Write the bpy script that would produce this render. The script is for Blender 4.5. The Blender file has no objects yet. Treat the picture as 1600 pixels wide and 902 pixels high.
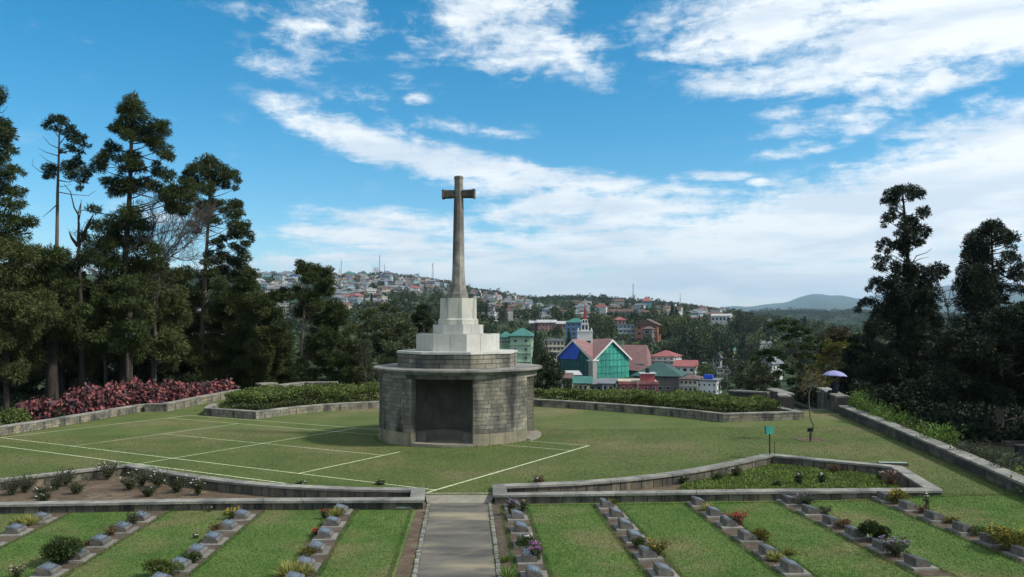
import bpy, math, random
import numpy as np
from mathutils import Vector, Matrix
R = math.radians
random.seed(7)
rng = np.random.default_rng(11)
scene = bpy.context.scene
COL = scene.collection

# ------------------------------------------------------------------ camera
EYE = 4.74; FPX = 1302.0; PITCH = 0.04069           # eye height, focal length in photo pixels, upward pitch
cam_d = bpy.data.cameras.new("camera"); cam = bpy.data.objects.new("camera", cam_d); COL.objects.link(cam)
cam_d.sensor_width = 36.0; cam_d.lens = 36.0 * FPX / 1600.0
cam_d.clip_start = 0.1; cam_d.clip_end = 60000
cam.location = (0, 0, EYE); cam.rotation_euler = (math.pi / 2 + PITCH, 0, 0)
scene.camera = cam

# ------------------------------------------------------------------ sun and sky
SUN_AZ = R(104); SUN_EL = R(43)                     # clockwise from +Y (view direction)
sun_dir = Vector((math.sin(SUN_AZ) * math.cos(SUN_EL), math.cos(SUN_AZ) * math.cos(SUN_EL), math.sin(SUN_EL)))
sd = bpy.data.lights.new("sun", 'SUN'); sd.energy = 3.7; sd.angle = R(5.0); sd.color = (1.0, 0.95, 0.86)
so = bpy.data.objects.new("sun", sd); COL.objects.link(so)
so.rotation_euler = (-sun_dir).to_track_quat('-Z', 'Y').to_euler(); so.location = (30, -10, 40)

world = bpy.data.worlds.new("World"); scene.world = world; world.use_nodes = True
wn = world.node_tree.nodes; wl = world.node_tree.links; wn.clear()
SKY = 0.11
def wnode(t, **k):
    n = wn.new(t)
    for a, b in k.items(): setattr(n, a, b)
    return n
def wmath(op, a, b=None, c=None, clamp=False):
    n = wnode('ShaderNodeMath', operation=op, use_clamp=clamp)
    for i, v in enumerate((a, b, c)):
        if v is None: continue
        if isinstance(v, (int, float)): n.inputs[i].default_value = v
        else: wl.new(v, n.inputs[i])
    return n.outputs[0]
sky = wnode('ShaderNodeTexSky', sky_type='NISHITA'); sky.sun_disc = False
sky.sun_elevation = SUN_EL; sky.sun_rotation = SUN_AZ; sky.altitude = 1400; sky.air_density = 1.0; sky.dust_density = 0.25; sky.ozone_density = 1.6
tc = wnode('ShaderNodeTexCoord'); sep = wnode('ShaderNodeSeparateXYZ'); wl.new(tc.outputs['Generated'], sep.inputs[0])
SX, SY, SZ = sep.outputs
azn = wmath('ARCTAN2', SX, SY); eln = wmath('ARCSINE', SZ)
ae = wnode('ShaderNodeCombineXYZ'); wl.new(azn, ae.inputs[0]); wl.new(eln, ae.inputs[1])
# the cloud layer lies on a plane above: perspective coordinates
zz = wmath('ADD', wmath('MAXIMUM', SZ, 0.0), 0.055)
cp = wnode('ShaderNodeCombineXYZ'); wl.new(wmath('DIVIDE', SX, zz), cp.inputs[0]); wl.new(wmath('DIVIDE', SY, zz), cp.inputs[1])
def pixdir(px, py):
    u = (px - 800) / FPX; v = (451 - py) / FPX; c, s = math.cos(-PITCH), math.sin(-PITCH)
    d = Vector((u, c + v * s, -s + v * c)).normalized()
    return d
def azel(px, py):
    d = pixdir(px, py); return math.atan2(d.x, d.y), math.asin(d.z)
# cloud banks: centre (read off the photograph as a direction), half sizes, tilt, weight
BANKS = [(470,188,60,22,-22,.9),(560,218,120,28,-20,1.05),(680,252,110,34,-16,1.15),(800,280,120,28,-10,1.15),(930,285,90,22,-6,1.0),
 (515,42,85,45,5,.72),(480,60,50,35,60,.6),(655,50,60,40,0,.6),(760,28,130,55,10,.95),(850,70,110,40,-20,.95),(900,95,70,26,-30,.75),(790,80,90,40,-10,.75),
 (440,103,75,20,-8,.62),(395,18,100,14,0,.45),(560,150,70,30,-20,.42),(625,128,30,14,0,.5),(646,155,26,10,0,.5),(700,200,80,16,-5,.45),(775,211,60,12,-8,.45),
 (1060,30,90,30,8,.62),(1240,30,190,62,6,1.1),(1450,40,240,68,6,1.25),(1190,122,120,26,4,.85),(1300,105,110,34,12,.95),(1420,95,90,30,15,.8),(1590,40,120,50,20,1.1),
 (1380,158,120,28,22,.8),(1432,140,45,16,35,.9),(1470,124,26,20,0,1.15),(1518,115,22,16,30,.6),(1240,195,60,30,-30,.52),(1290,185,90,22,12,.6),(1225,240,90,12,6,.62),(1560,155,55,26,0,.5),(1100,118,40,14,-20,.6),
 (1480,225,160,16,10,.72),(1400,262,120,16,10,.8),(1600,290,260,95,12,1.5),(1400,340,260,70,8,1.5),(1200,370,260,60,6,1.3),(1000,400,280,60,2,1.05),
 (1030,330,170,40,-4,1.1),(870,320,110,38,8,1.1),(900,385,160,36,0,1.05),(785,338,34,16,5,1.0),(1110,275,60,9,0,.7),(1183,286,16,7,0,.8),
 (620,345,130,18,-4,1.05),(590,372,150,18,-2,1.05),(700,395,200,24,-4,1.05),(560,408,150,16,0,.9),(760,372,60,14,0,.8),
 (440,408,50,12,0,1.0),(760,425,420,26,0,1.1),(1150,440,450,40,0,1.25),(1500,440,300,70,0,1.3),(330,420,260,14,0,.6),(240,335,70,26,-10,.55),(420,365,60,9,0,.5)]
total = None
for (cx, cy, rx, ry, ang, w) in BANKS:
    a, e = azel(cx, cy); sc_ = 1.55 / FPX
    mp = wnode('ShaderNodeMapping', vector_type='TEXTURE'); wl.new(ae.outputs[0], mp.inputs[0])
    mp.inputs['Location'].default_value = (a, e, 0); mp.inputs['Rotation'].default_value = (0, 0, R(ang)); mp.inputs['Scale'].default_value = (rx * sc_, ry * sc_, 1)
    g = wnode('ShaderNodeTexGradient', gradient_type='SPHERICAL'); wl.new(mp.outputs[0], g.inputs[0])
    v = wmath('MULTIPLY', g.outputs['Fac'], w * 1.35)
    v = wmath('MINIMUM', v, w)
    total = v if total is None else wmath('SMOOTH_MAX', total, v, 0.12)
# cloud added round the unseen sky, denser, to whiten the ambient light
nb = wnode('ShaderNodeTexNoise'); nb.inputs['Scale'].default_value = 0.35; nb.inputs['Detail'].default_value = 2; wl.new(cp.outputs[0], nb.inputs['Vector'])
inview = wmath('MULTIPLY', wmath('LESS_THAN', wmath('ABSOLUTE', azn), 0.66), wmath('LESS_THAN', eln, 0.46))
outm = wmath('MULTIPLY', wmath('SUBTRACT', 1.0, inview), wmath('MULTIPLY', wmath('SUBTRACT', nb.outputs['Fac'], 0.30, clamp=True), 4.0))
total = wmath('MAXIMUM', total, wmath('MINIMUM', outm, 1.0))
def wnoise(src, scale, detail, rough, stretch, rot=0.0, dist=0.0):
    m = wnode('ShaderNodeMapping'); wl.new(src, m.inputs[0]); m.inputs['Scale'].default_value = stretch; m.inputs['Rotation'].default_value = (0, 0, rot)
    n = wnode('ShaderNodeTexNoise'); n.inputs['Scale'].default_value = scale; n.inputs['Detail'].default_value = detail
    n.inputs['Roughness'].default_value = rough; n.inputs['Distortion'].default_value = dist; wl.new(m.outputs[0], n.inputs['Vector']); return n.outputs['Fac']
nA = wnoise(cp.outputs[0], 2.2, 9, 0.66, (1, 1.25, 1), 0.5, 0.4)
nB = wnoise(ae.outputs[0], 9.0, 8, 0.62, (1.0, 3.4, 1), R(-8), 0.5)
nC = wnoise(ae.outputs[0], 30.0, 9, 0.68, (1.0, 1.7, 1), R(10), 0.3)
nn = wmath('ADD', wmath('ADD', wmath('MULTIPLY', nA, 0.40), wmath('MULTIPLY', nB, 0.30)), wmath('MULTIPLY', nC, 0.30))
dens = wmath('ADD', total, wmath('MULTIPLY', wmath('SUBTRACT', nn, 0.5), 4.7))
cov = wnode('ShaderNodeMapRange', interpolation_type='SMOOTHSTEP'); wl.new(dens, cov.inputs[0])
cov.inputs[1].default_value = 0.22; cov.inputs[2].default_value = 1.15
gate = wmath('MULTIPLY', cov.outputs[0], wmath('MULTIPLY', total, 3.0, clamp=True))
# thick parts are a little greyer below
nG = wnoise(ae.outputs[0], 7.0, 6, 0.6, (0.7, 4.0, 1), R(-5), 0.3)
shade = wnode('ShaderNodeMapRange', interpolation_type='SMOOTHSTEP'); wl.new(nG, shade.inputs[0]); shade.inputs[1].default_value = 0.36; shade.inputs[2].default_value = 0.60
ccol = wnode('ShaderNodeMix', data_type='RGBA'); wl.new(shade.outputs[0], ccol.inputs[0])
ccol.inputs[6].default_value = (5.5, 6.15, 6.8, 1); ccol.inputs[7].default_value = (7.5, 7.75, 7.8, 1)
hs = wnode('ShaderNodeHueSaturation'); hs.inputs['Hue'].default_value = 0.484; hs.inputs['Saturation'].default_value = 1.50; hs.inputs['Value'].default_value = 1.05
wl.new(sky.outputs[0], hs.inputs['Color'])
mixc = wnode('ShaderNodeMix', data_type='RGBA'); wl.new(wmath('MULTIPLY', gate, 0.95), mixc.inputs[0]); wl.new(hs.outputs[0], mixc.inputs[6]); wl.new(ccol.outputs[2], mixc.inputs[7])
bg = wnode('ShaderNodeBackground'); bg.inputs['Strength'].default_value = SKY; wl.new(mixc.outputs[2], bg.inputs['Color'])
wo = wnode('ShaderNodeOutputWorld'); wl.new(bg.outputs[0], wo.inputs['Surface'])

scene.view_settings.view_transform = 'Standard'; scene.view_settings.look = 'None'
scene.view_settings.exposure = 0.42; scene.view_settings.gamma = 1.0; scene.view_settings.use_curve_mapping = False
scene.render.engine = 'CYCLES'

# ------------------------------------------------------------------ materials
MATS = {}
def mat(name, c1, c2=None, rough=0.85, scale=3.0, detail=5, c3=None, fine=40.0, fine_amt=0.25, bump=0.0, island=0.0, objrand=0.0, metallic=0.0,
        stretch=(1, 1, 1), trans=0.0, local=False, streak=None, spec=0.3, bscale=None, gloss_noise=False):
    if name in MATS: return MATS[name]
    m = bpy.data.materials.new(name); m.use_nodes = True; MATS[name] = m
    N = m.node_tree.nodes; L = m.node_tree.links; b = N['Principled BSDF']
    b.inputs['Roughness'].default_value = rough; b.inputs['Metallic'].default_value = metallic; b.inputs['Specular IOR Level'].default_value = spec
    if c2 is None: c2 = tuple(x * 0.75 for x in c1)
    geo = N.new('ShaderNodeNewGeometry'); t = N.new('ShaderNodeTexCoord')
    mp = N.new('ShaderNodeMapping'); L.new(t.outputs['Object'] if local else geo.outputs['Position'], mp.inputs[0]); mp.inputs['Scale'].default_value = stretch
    def noise(s, d=5, r=0.6):
        n = N.new('ShaderNodeTexNoise'); n.inputs['Scale'].default_value = s; n.inputs['Detail'].default_value = d; n.inputs['Roughness'].default_value = r
        L.new(mp.outputs[0], n.inputs['Vector']); return n.outputs['Fac']
    def ramp(f, lo=0.35, hi=0.65):
        n = N.new('ShaderNodeMapRange'); n.inputs[1].default_value = lo; n.inputs[2].default_value = hi; L.new(f, n.inputs[0]); return n.outputs[0]
    def mix(f, a, bb, mode='MIX'):
        n = N.new('ShaderNodeMix'); n.data_type = 'RGBA'; n.blend_type = mode
        if isinstance(f, float): n.inputs[0].default_value = f
        else: L.new(f, n.inputs[0])
        for i, v in ((6, a), (7, bb)):
            if isinstance(v, tuple): n.inputs[i].default_value = (*v, 1)
            else: L.new(v, n.inputs[i])
        return n.outputs[2]
    col = mix(ramp(noise(scale, detail)), tuple(c1), tuple(c2))
    if c3: col = mix(ramp(noise(scale * 0.37 + 0.01, 4), 0.5, 0.66), col, tuple(c3))
    def brightness(fac_socket, amt):
        mr = N.new('ShaderNodeMapRange'); L.new(fac_socket, mr.inputs[0]); mr.inputs[3].default_value = 1 - amt; mr.inputs[4].default_value = 1 + amt
        hv = N.new('ShaderNodeHueSaturation'); L.new(mr.outputs[0], hv.inputs['Value']); return hv
    if fine_amt:
        hv = brightness(ramp(noise(fine, 3), .3, .7), fine_amt); L.new(col, hv.inputs['Color']); col = hv.outputs[0]
    if streak:
        sm = N.new('ShaderNodeMapping'); L.new(geo.outputs['Position'], sm.inputs[0]); sm.inputs['Scale'].default_value = (1, 1, 0.16)
        sn = N.new('ShaderNodeTexNoise'); sn.inputs['Scale'].default_value = streak[1]; sn.inputs['Detail'].default_value = 4; L.new(sm.outputs[0], sn.inputs['Vector'])
        col = mix(ramp(sn.outputs['Fac'], 0.5, 0.66), col, streak[0])
    if island:
        hv = brightness(geo.outputs['Random Per Island'], island); L.new(col, hv.inputs['Color'])
        h2 = N.new('ShaderNodeMapRange'); L.new(geo.outputs['Random Per Island'], h2.inputs[0]); h2.inputs[3].default_value = 0.485; h2.inputs[4].default_value = 0.515
        L.new(h2.outputs[0], hv.inputs['Hue']); col = hv.outputs[0]
    if objrand:
        oi = N.new('ShaderNodeObjectInfo'); hv = brightness(oi.outputs['Random'], objrand); L.new(col, hv.inputs['Color']); col = hv.outputs[0]
    L.new(col, b.inputs['Base Color'])
    if bump:
        bp = N.new('ShaderNodeBump'); bp.inputs['Strength'].default_value = bump; bp.inputs['Distance'].default_value = 0.03
        L.new(noise(bscale or fine, 4), bp.inputs['Height']); L.new(bp.outputs[0], b.inputs['Normal'])
    if trans:
        tr = N.new('ShaderNodeBsdfTranslucent'); L.new(col, tr.inputs[0]); ms = N.new('ShaderNodeMixShader'); ms.inputs[0].default_value = trans
        L.new(b.outputs[0], ms.inputs[1]); L.new(tr.outputs[0], ms.inputs[2]); L.new(ms.outputs[0], N['Material Output'].inputs[0])
    return m

M_LAWN = mat('lawn_grass', (.104, .126, .042), (.072, .102, .032), scale=.45, c3=(.150, .136, .066), fine=11, fine_amt=.30, bump=.5, bscale=45, rough=.95, spec=.1)
M_LAWN2 = mat('lower_lawn_grass', (.104, .152, .042), (.066, .122, .028), scale=.8, c3=(.150, .150, .064), fine=14, fine_amt=.32, bump=.6, bscale=40, rough=.95, spec=.1)
M_BLADE = mat('grass_blade', (.100, .160, .040), (.064, .128, .026), scale=.8, c3=(.17, .152, .070), island=.4, fine_amt=.1, rough=.7, trans=.25)
M_LINE = mat('chalk_line', (.62, .66, .42), (.50, .56, .34), scale=9, fine_amt=.2)
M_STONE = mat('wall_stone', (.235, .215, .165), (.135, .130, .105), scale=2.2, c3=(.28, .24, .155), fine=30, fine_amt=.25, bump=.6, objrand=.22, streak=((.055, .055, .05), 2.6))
M_STONEF = mat('bed_wall_stone', (.135, .12, .088), (.070, .066, .054), scale=2.2, c3=(.18, .155, .10), fine=30, fine_amt=.3, bump=.7, objrand=.3, streak=((.035, .035, .032), 2.6))  # darker copy of the wall stone; shade of the front faces in its colour
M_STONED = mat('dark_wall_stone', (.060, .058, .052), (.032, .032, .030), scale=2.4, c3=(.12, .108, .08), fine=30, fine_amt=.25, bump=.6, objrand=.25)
M_MORT = mat('mortar', (.045, .043, .038), (.028, .028, .025), scale=6, bump=.3)
M_COP = mat('coping_stone', (.29, .275, .235), (.19, .182, .158), scale=1.8, c3=(.13, .128, .112), fine=26, fine_amt=.3, bump=.4, objrand=.10, streak=((.12, .12, .11), 1.3))
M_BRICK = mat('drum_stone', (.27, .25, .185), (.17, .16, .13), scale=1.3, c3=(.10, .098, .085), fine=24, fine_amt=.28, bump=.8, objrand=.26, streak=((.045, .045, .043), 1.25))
M_BASE = mat('drum_base_stone', (.27, .235, .15), (.18, .165, .12), scale=1.6, c3=(.12, .115, .09), fine=24, bump=.5, objrand=.12)
M_INNER = mat('shelter_plaster', (.115, .106, .088), (.07, .066, .056), scale=2, bump=.3)
M_BRICKD = mat('darker_drum_stone', (.20, .185, .15), (.13, .122, .10), scale=1.3, c3=(.07, .07, .062), fine=24, fine_amt=.28, bump=.8, objrand=.26, streak=((.035, .036, .035), 1.3))  # left pier's stone: darker and streakier than the rest of the drum
M_BENCH = mat('bench_stone', (.15, .142, .12), (.10, .095, .08), scale=2, bump=.3)
M_RIM = mat('rim_stone', (.25, .24, .21), (.15, .145, .13), scale=2.6, c3=(.09, .09, .082), fine=20, fine_amt=.3, bump=.4, objrand=.06)
M_WHITE = mat('white_stone', (.50, .49, .445), (.42, .41, .37), scale=1.6, c3=(.40, .40, .36), fine=30, fine_amt=.10, bump=.3, objrand=.09, streak=((.36, .355, .32), 2.2))
M_PED = mat('pedestal_stone', (.50, .485, .42), (.42, .41, .35), scale=1.6, c3=(.34, .34, .30), fine=30, fine_amt=.1, bump=.2, streak=((.27, .265, .23), 2.5))
M_SHAFT = mat('shaft_stone', (.20, .187, .168), (.105, .098, .09), scale=2.0, c3=(.31, .295, .25), fine=24, fine_amt=.25, bump=.5, streak=((.075, .067, .06), 2.2))
M_ARM = mat('cross_arm_stone', (.085, .075, .066), (.045, .042, .04), scale=5, c3=(.15, .13, .11), fine=24, bump=.5)
M_ASPH = mat('path_asphalt', (.155, .138, .110), (.068, .065, .057), scale=1.3, c3=(.27, .235, .155), stretch=(.55, 1.5, 1), fine=60, fine_amt=.22, bump=.5, bscale=90, rough=.8)
M_APRON = mat('path_apron', (.26, .24, .18), (.18, .165, .13), scale=3, fine=50, bump=.4)
M_KERB = mat('kerb_cobble', (.24, .23, .20), (.13, .125, .11), scale=9, objrand=.3, bump=.6)
M_SOIL = mat('bed_soil', (.115, .082, .052), (.072, .050, .032), scale=4, c3=(.15, .12, .075), fine=30, fine_amt=.35, bump=.9, bscale=18, rough=1)
M_SOILD = mat('grave_soil', (.105, .078, .055), (.060, .045, .032), scale=5, fine=30, fine_amt=.35, bump=.9, bscale=22, rough=1)
M_SLAB = mat('marker_slab', (.22, .205, .175), (.145, .135, .118), scale=5, fine=50, bump=.3, objrand=.15)
M_BLOCK = mat('marker_block', (.15, .138, .12), (.080, .075, .068), scale=6, fine=60, fine_amt=.35, bump=.6, objrand=.18)
M_BRONZE = mat('bronze_plaque', (.115, .140, .175), (.07, .09, .125), scale=8, metallic=.35, rough=.38, fine_amt=.15, spec=.5)
M_LETTER = mat('raised_letters', (.36, .38, .36), (.28, .30, .30), metallic=.3, rough=.4)
M_BARK = mat('bark', (.055, .045, .036), (.030, .025, .021), scale=6, stretch=(1, 1, .25), fine=20, fine_amt=.4, bump=1.0, rough=1)
M_BARKP = mat('pale_bark', (.16, .13, .10), (.09, .075, .06), scale=6, stretch=(1, 1, .25), fine=20, fine_amt=.3, bump=1.0, rough=1)
M_TWIG = mat('bare_twig', (.10, .09, .085), (.06, .055, .05), scale=6, fine_amt=.2)
def leafmat(n, c, t=.22, isl=.45): return mat(n, c, tuple(x * .62 for x in c), scale=.9, island=isl, fine_amt=0.0, rough=.65, trans=t, spec=.15)
M_CON = leafmat('conifer_needles', (.062, .082, .026))
M_CON2 = leafmat('olive_conifer_needles', (.090, .106, .036))
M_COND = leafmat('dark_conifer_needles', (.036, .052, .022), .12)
M_BLACKT = leafmat('shade_black_needles', (.026, .037, .019), .06)  # near-black leaf colour holds the shadow side of the backlit right-hand trees
M_BARKD = mat('dark_bark', (.035, .030, .025), (.02, .018, .016), scale=6, fine=20, bump=1.0, rough=1)
M_BROAD = leafmat('broad_leaf', (.060, .088, .028))
M_BROADP = leafmat('pale_broad_leaf', (.105, .125, .058))
M_YEL = leafmat('yellow_green_leaf', (.16, .15, .035))
M_RUST = leafmat('rusty_leaf', (.085, .062, .030))
M_GREY = leafmat('grey_green_leaf', (.066, .078, .042))
M_HEDGE = leafmat('hedge_leaf', (.125, .165, .045))
M_HEDGED = leafmat('dull_hedge_leaf', (.072, .092, .034))
M_COVER = leafmat('ground_cover_leaf', (.145, .205, .045))
M_FRESH = leafmat('fresh_green_leaf', (.13, .22, .035))
M_REDL = leafmat('red_leaf', (.29, .095, .10), .25, .75)
M_DARKL = leafmat('purple_black_leaf', (.080, .055, .062), .1, .6)
M_ROSE = leafmat('rose_leaf', (.060, .075, .032))
M_SPIKE = leafmat('yellow_blade', (.34, .34, .10))
M_DRY = leafmat('dry_leaf', (.14, .085, .045))
M_FW = mat('white_petal', (.75, .72, .70), (.65, .6, .58)); M_FP = mat('purple_petal', (.42, .12, .42), (.30, .08, .33))
M_FR = mat('red_petal', (.50, .06, .05), (.36, .04, .04)); M_FY = mat('yellow_petal', (.60, .42, .04), (.5, .32, .03)); M_FL = mat('lilac_petal', (.30, .22, .34), (.22, .16, .27))
M_FPINK = mat('pink_petal', (.60, .38, .36), (.5, .3, .3))
M_HILL = mat('hillside', (.048, .070, .036), (.032, .048, .028), scale=.012, c3=(.062, .078, .040), fine=.06, fine_amt=.35, rough=1, spec=.05)
M_FAR = leafmat('forest_leaf', (.052, .074, .036), .08, .5)
M_FAR2 = leafmat('light_forest_leaf', (.090, .110, .042), .08, .45)
M_TEAL = mat('teal_paint', (.03, .22, .17), (.025, .18, .145), rough=.5, fine_amt=.08)
M_BLACKP = mat('black_metal', (.018, .018, .02), (.012, .012, .013), rough=.5)
M_NAVY = mat('navy_cloth', (.014, .016, .030), (.009, .010, .02), rough=.9)
M_SKIN = mat('skin', (.30, .16, .10), (.26, .14, .09), rough=.6); M_HAIR = mat('hair', (.012, .01, .009))
M_UMB = mat('lilac_umbrella_cloth', (.36, .36, .62), (.31, .31, .56), rough=.55, trans=.25, fine_amt=.05)
M_STEEL = mat('steel', (.25, .26, .27), (.2, .2, .21), rough=.4, metallic=.6)
M_MAST = mat('mast_steel', (.30, .31, .32), (.24, .25, .26), rough=.6)
M_MASTR = mat('mast_red', (.35, .06, .05), (.3, .05, .04), rough=.6)

# ------------------------------------------------------------------ helpers
def tag(o, label=None, cat=None, group=None, kind=None):
    if label: o['label'] = label
    if cat: o['category'] = cat
    if group: o['group'] = group
    if kind: o['kind'] = kind
    return o
def thing(name, label, cat, loc=(0, 0, 0), rz=0.0, group=None):
    o = bpy.data.objects.new(name, None); o.empty_display_size = .2; COL.objects.link(o); o.location = loc; o.rotation_euler = (0, 0, rz)
    return tag(o, label, cat, group)
class MB:
    def __init__(s): s.v = []; s.f = []
    def add(s, vs, fs):
        b = len(s.v); s.v += [tuple(v) for v in vs]; s.f += [tuple(i + b for i in f) for f in fs]; return s
    def box(s, x0, x1, y0, y1, z0, z1):
        return s.add([(x0, y0, z0), (x1, y0, z0), (x1, y1, z0), (x0, y1, z0), (x0, y0, z1), (x1, y0, z1), (x1, y1, z1), (x0, y1, z1)],
                     [(0, 3, 2, 1), (4, 5, 6, 7), (0, 1, 5, 4), (1, 2, 6, 5), (2, 3, 7, 6), (3, 0, 4, 7)])
    def prism(s, poly, z0, z1, top=None):
        n = len(poly); t = top or poly
        return s.add([(x, y, z0) for x, y in poly] + [(x, y, z1) for x, y in t],
                     [tuple(range(n))[::-1], tuple(range(n, 2 * n))] + [(i, (i + 1) % n, (i + 1) % n + n, i + n) for i in range(n)])
    def tube(s, pts, rad, n=6, cap=True):
        P = [Vector(p) for p in pts]; b = len(s.v)
        if not hasattr(rad, '__len__'): rad = [rad] * len(P)
        up = Vector((.13, .21, 1)).normalized(); a = None
        for i, p in enumerate(P):
            t = (P[min(i + 1, len(P) - 1)] - P[max(i - 1, 0)]).normalized()
            if a is None: a = t.cross(Vector((1, 0, 0)) if abs(t.z) > .8 else up).normalized()
            else: a = (a - t * a.dot(t)).normalized()
            c = t.cross(a)
            for k in range(n):
                w = 2 * math.pi * k / n; q = p + (a * math.cos(w) + c * math.sin(w)) * rad[i]; s.v.append(tuple(q))
        for i in range(len(P) - 1):
            for k in range(n): s.f.append((b + i * n + k, b + i * n + (k + 1) % n, b + (i + 1) * n + (k + 1) % n, b + (i + 1) * n + k))
        if cap:
            s.f.append(tuple(b + k for k in range(n))[::-1]); s.f.append(tuple(b + (len(P) - 1) * n + k for k in range(n)))
        return s
    def lathe(s, prof, n=24, a0=0, a1=2 * math.pi, cx=0, cy=0):
        b = len(s.v); full = abs(a1 - a0 - 2 * math.pi) < 1e-6; m = n if full else n + 1
        for r, z in prof:
            for k in range(m):
                w = a0 + (a1 - a0) * k / n; s.v.append((cx + r * math.cos(w), cy + r * math.sin(w), z))
        for i in range(len(prof) - 1):
            for k in range(n):
                k2 = (k + 1) % m; s.f.append((b + i * m + k, b + i * m + k2, b + (i + 1) * m + k2, b + (i + 1) * m + k))
        return s
    def build(s, name, m, parent=None, smooth=False, loc=None):
        me = bpy.data.meshes.new(name); me.from_pydata(s.v, [], s.f); me.update()
        if m: me.materials.append(m)
        if smooth: me.polygons.foreach_set('use_smooth', [True] * len(me.polygons))
        o = bpy.data.objects.new(name, me); COL.objects.link(o)
        if parent: o.parent = parent
        if loc: o.location = loc
        return o
def np_mesh(name, V, F, m, parent=None):
    """V (n,3); F (k,3) or (k,4)"""
    me = bpy.data.meshes.new(name); V = np.asarray(V, np.float32); F = np.asarray(F, np.int32); k = F.shape[1]
    me.vertices.add(len(V)); me.vertices.foreach_set('co', V.ravel()); me.loops.add(F.size); me.loops.foreach_set('vertex_index', F.ravel())
    me.polygons.add(len(F)); me.polygons.foreach_set('loop_start', np.arange(0, F.size, k, dtype=np.int32))
    me.update(calc_edges=True); me.materials.append(m)
    o = bpy.data.objects.new(name, me); COL.objects.link(o)
    if parent: o.parent = parent
    return o
def unit(a): return a / (np.linalg.norm(a, axis=1, keepdims=True) + 1e-9)
def sprig_arrays(P, D, L, W):
    """thin triangles: base at P, pointing D, length L, width W"""
    n = len(P); D = unit(D); S = unit(np.cross(D, rng.normal(size=(n, 3)))) * np.reshape(W, (-1, 1)) * .5
    V = np.empty((n, 3, 3)); V[:, 0] = P - S; V[:, 1] = P + S; V[:, 2] = P + D * np.reshape(L, (-1, 1))
    return V.reshape(-1, 3), np.arange(3 * n).reshape(-1, 3)
def leaf_arrays(P, D, L, W):
    """rhombic leaves"""
    n = len(P); D = unit(D); S = unit(np.cross(D, rng.normal(size=(n, 3)))) * np.reshape(W, (-1, 1)) * .5; LL = D * np.reshape(L, (-1, 1))
    V = np.empty((n, 4, 3)); V[:, 0] = P; V[:, 1] = P + LL * .45 + S; V[:, 2] = P + LL; V[:, 3] = P + LL * .45 - S
    return V.reshape(-1, 3), np.arange(4 * n).reshape(-1, 4)
def ball(n):
    return unit(rng.normal(size=(n, 3)))
def to_ground(x, y): return .0127 * x
def at(px, py, zo=0.0):
    """pixel of the photograph -> point on the lawn plane raised by zo"""
    d = pixdir(px, py); t = (zo - EYE) / (d.z - .0127 * d.x); return Vector((d.x * t, d.y * t, EYE + d.z * t))
def atY(px, py, Y):
    d = pixdir(px, py); t = Y / d.y; return Vector((d.x * t, Y, EYE + d.z * t))
def children(o): return [c for c in bpy.data.objects if c.parent is o]
def copy_tree(o, kids, loc, rz=0, scale=None):
    c = o.copy(); COL.objects.link(c); c.location = loc; c.rotation_euler = (0, 0, rz)
    if scale: c.scale = scale
    for ch, sub in kids:
        k = ch.copy(); COL.objects.link(k); k.parent = c
        for g in sub:
            q = g.copy(); COL.objects.link(q); q.parent = k
    return c
def interp(x, tab): return float(np.interp(x, [a for a, b in tab], [b for a, b in tab]))

# ------------------------------------------------------------------ terrain
SKY1 = [(-600, 440), (0, 436), (400, 437), (470, 436), (540, 436), (600, 432), (640, 437), (680, 442), (740, 455), (780, 463), (830, 471), (870, 469), (900, 468), (950, 471),
        (1000, 475), (1050, 478), (1080, 483), (1120, 489), (1160, 496), (1200, 505), (1260, 514), (1320, 525), (1400, 540), (1600, 556), (2200, 560)]
SKY2 = [(-600, 508), (1000, 506), (1100, 500), (1130, 497), (1160, 493), (1200, 490), (1250, 489), (1300, 491), (1330, 490), (1370, 492), (1420, 494), (1600, 497), (2200, 497)]
SKY3 = [(-600, 490), (900, 490), (1060, 487), (1110, 483), (1160, 483), (1200, 478), (1240, 469), (1268, 464), (1280, 463), (1300, 466), (1345, 467), (1372, 463), (1400, 462), (1450, 456), (1500, 452), (1600, 456), (2200, 470)]
def zlev(r, y): return EYE + (504 - y) * r / FPX
def hash2(x, y): return math.sin(x * .013 + 1.3) * math.cos(y * .011 + .4) + .5 * math.sin(x * .031 + y * .027)
def terr(x, y):
    r = math.hypot(x, y)
    az = math.atan2(x, abs(y) if y < 0 else y); az = max(-1.1, min(1.1, az)); px = 800 + FPX * math.tan(max(-.95, min(.95, az)))
    s1 = interp(px, SKY1); s2 = interp(px, SKY2); s3 = interp(px, SKY3)
    pts = [(0, -1.2), (52, -1.2), (62, -2.6), (100, -6.5), (150, -11), (200, -13.5), (250, zlev(250, 608)), (350, zlev(350, .8 * 582 + .2 * max(s1, 500))),
           (520, zlev(520, .6 * 533 + .4 * s1)), (820, zlev(820, .38 * 512 + .62 * s1)), (1080, zlev(1080, .12 * 505 + .88 * s1)), (1300, zlev(1300, s1)), (1500, zlev(1300, s1) - 6),
           (1900, min(-25, zlev(1900, s2 + 8))), (2250, zlev(2250, s2 + 4)), (2600, zlev(2600, s2)), (3400, -60), (7000, zlev(7000, 500)), (10000, zlev(10000, .5 * s3 + .5 * 497)),
           (12500, zlev(12500, .85 * s3 + .15 * 497)), (14000, zlev(14000, s3)), (16200, 100)]
    z = float(np.interp(r, [a for a, b in pts], [b for a, b in pts]))
    if r > 120: z += hash2(x, y) * min(2.2, (r - 120) / 300.) * (1 if abs(r - 1300) > 150 else .4)
    if 3000 < r: z += hash2(x * .12, y * .12) * 12 + (r > 9000) * (math.sin(px * .045) * 22 + math.sin(px * .11 + r * .001) * 12)
    return z
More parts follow.
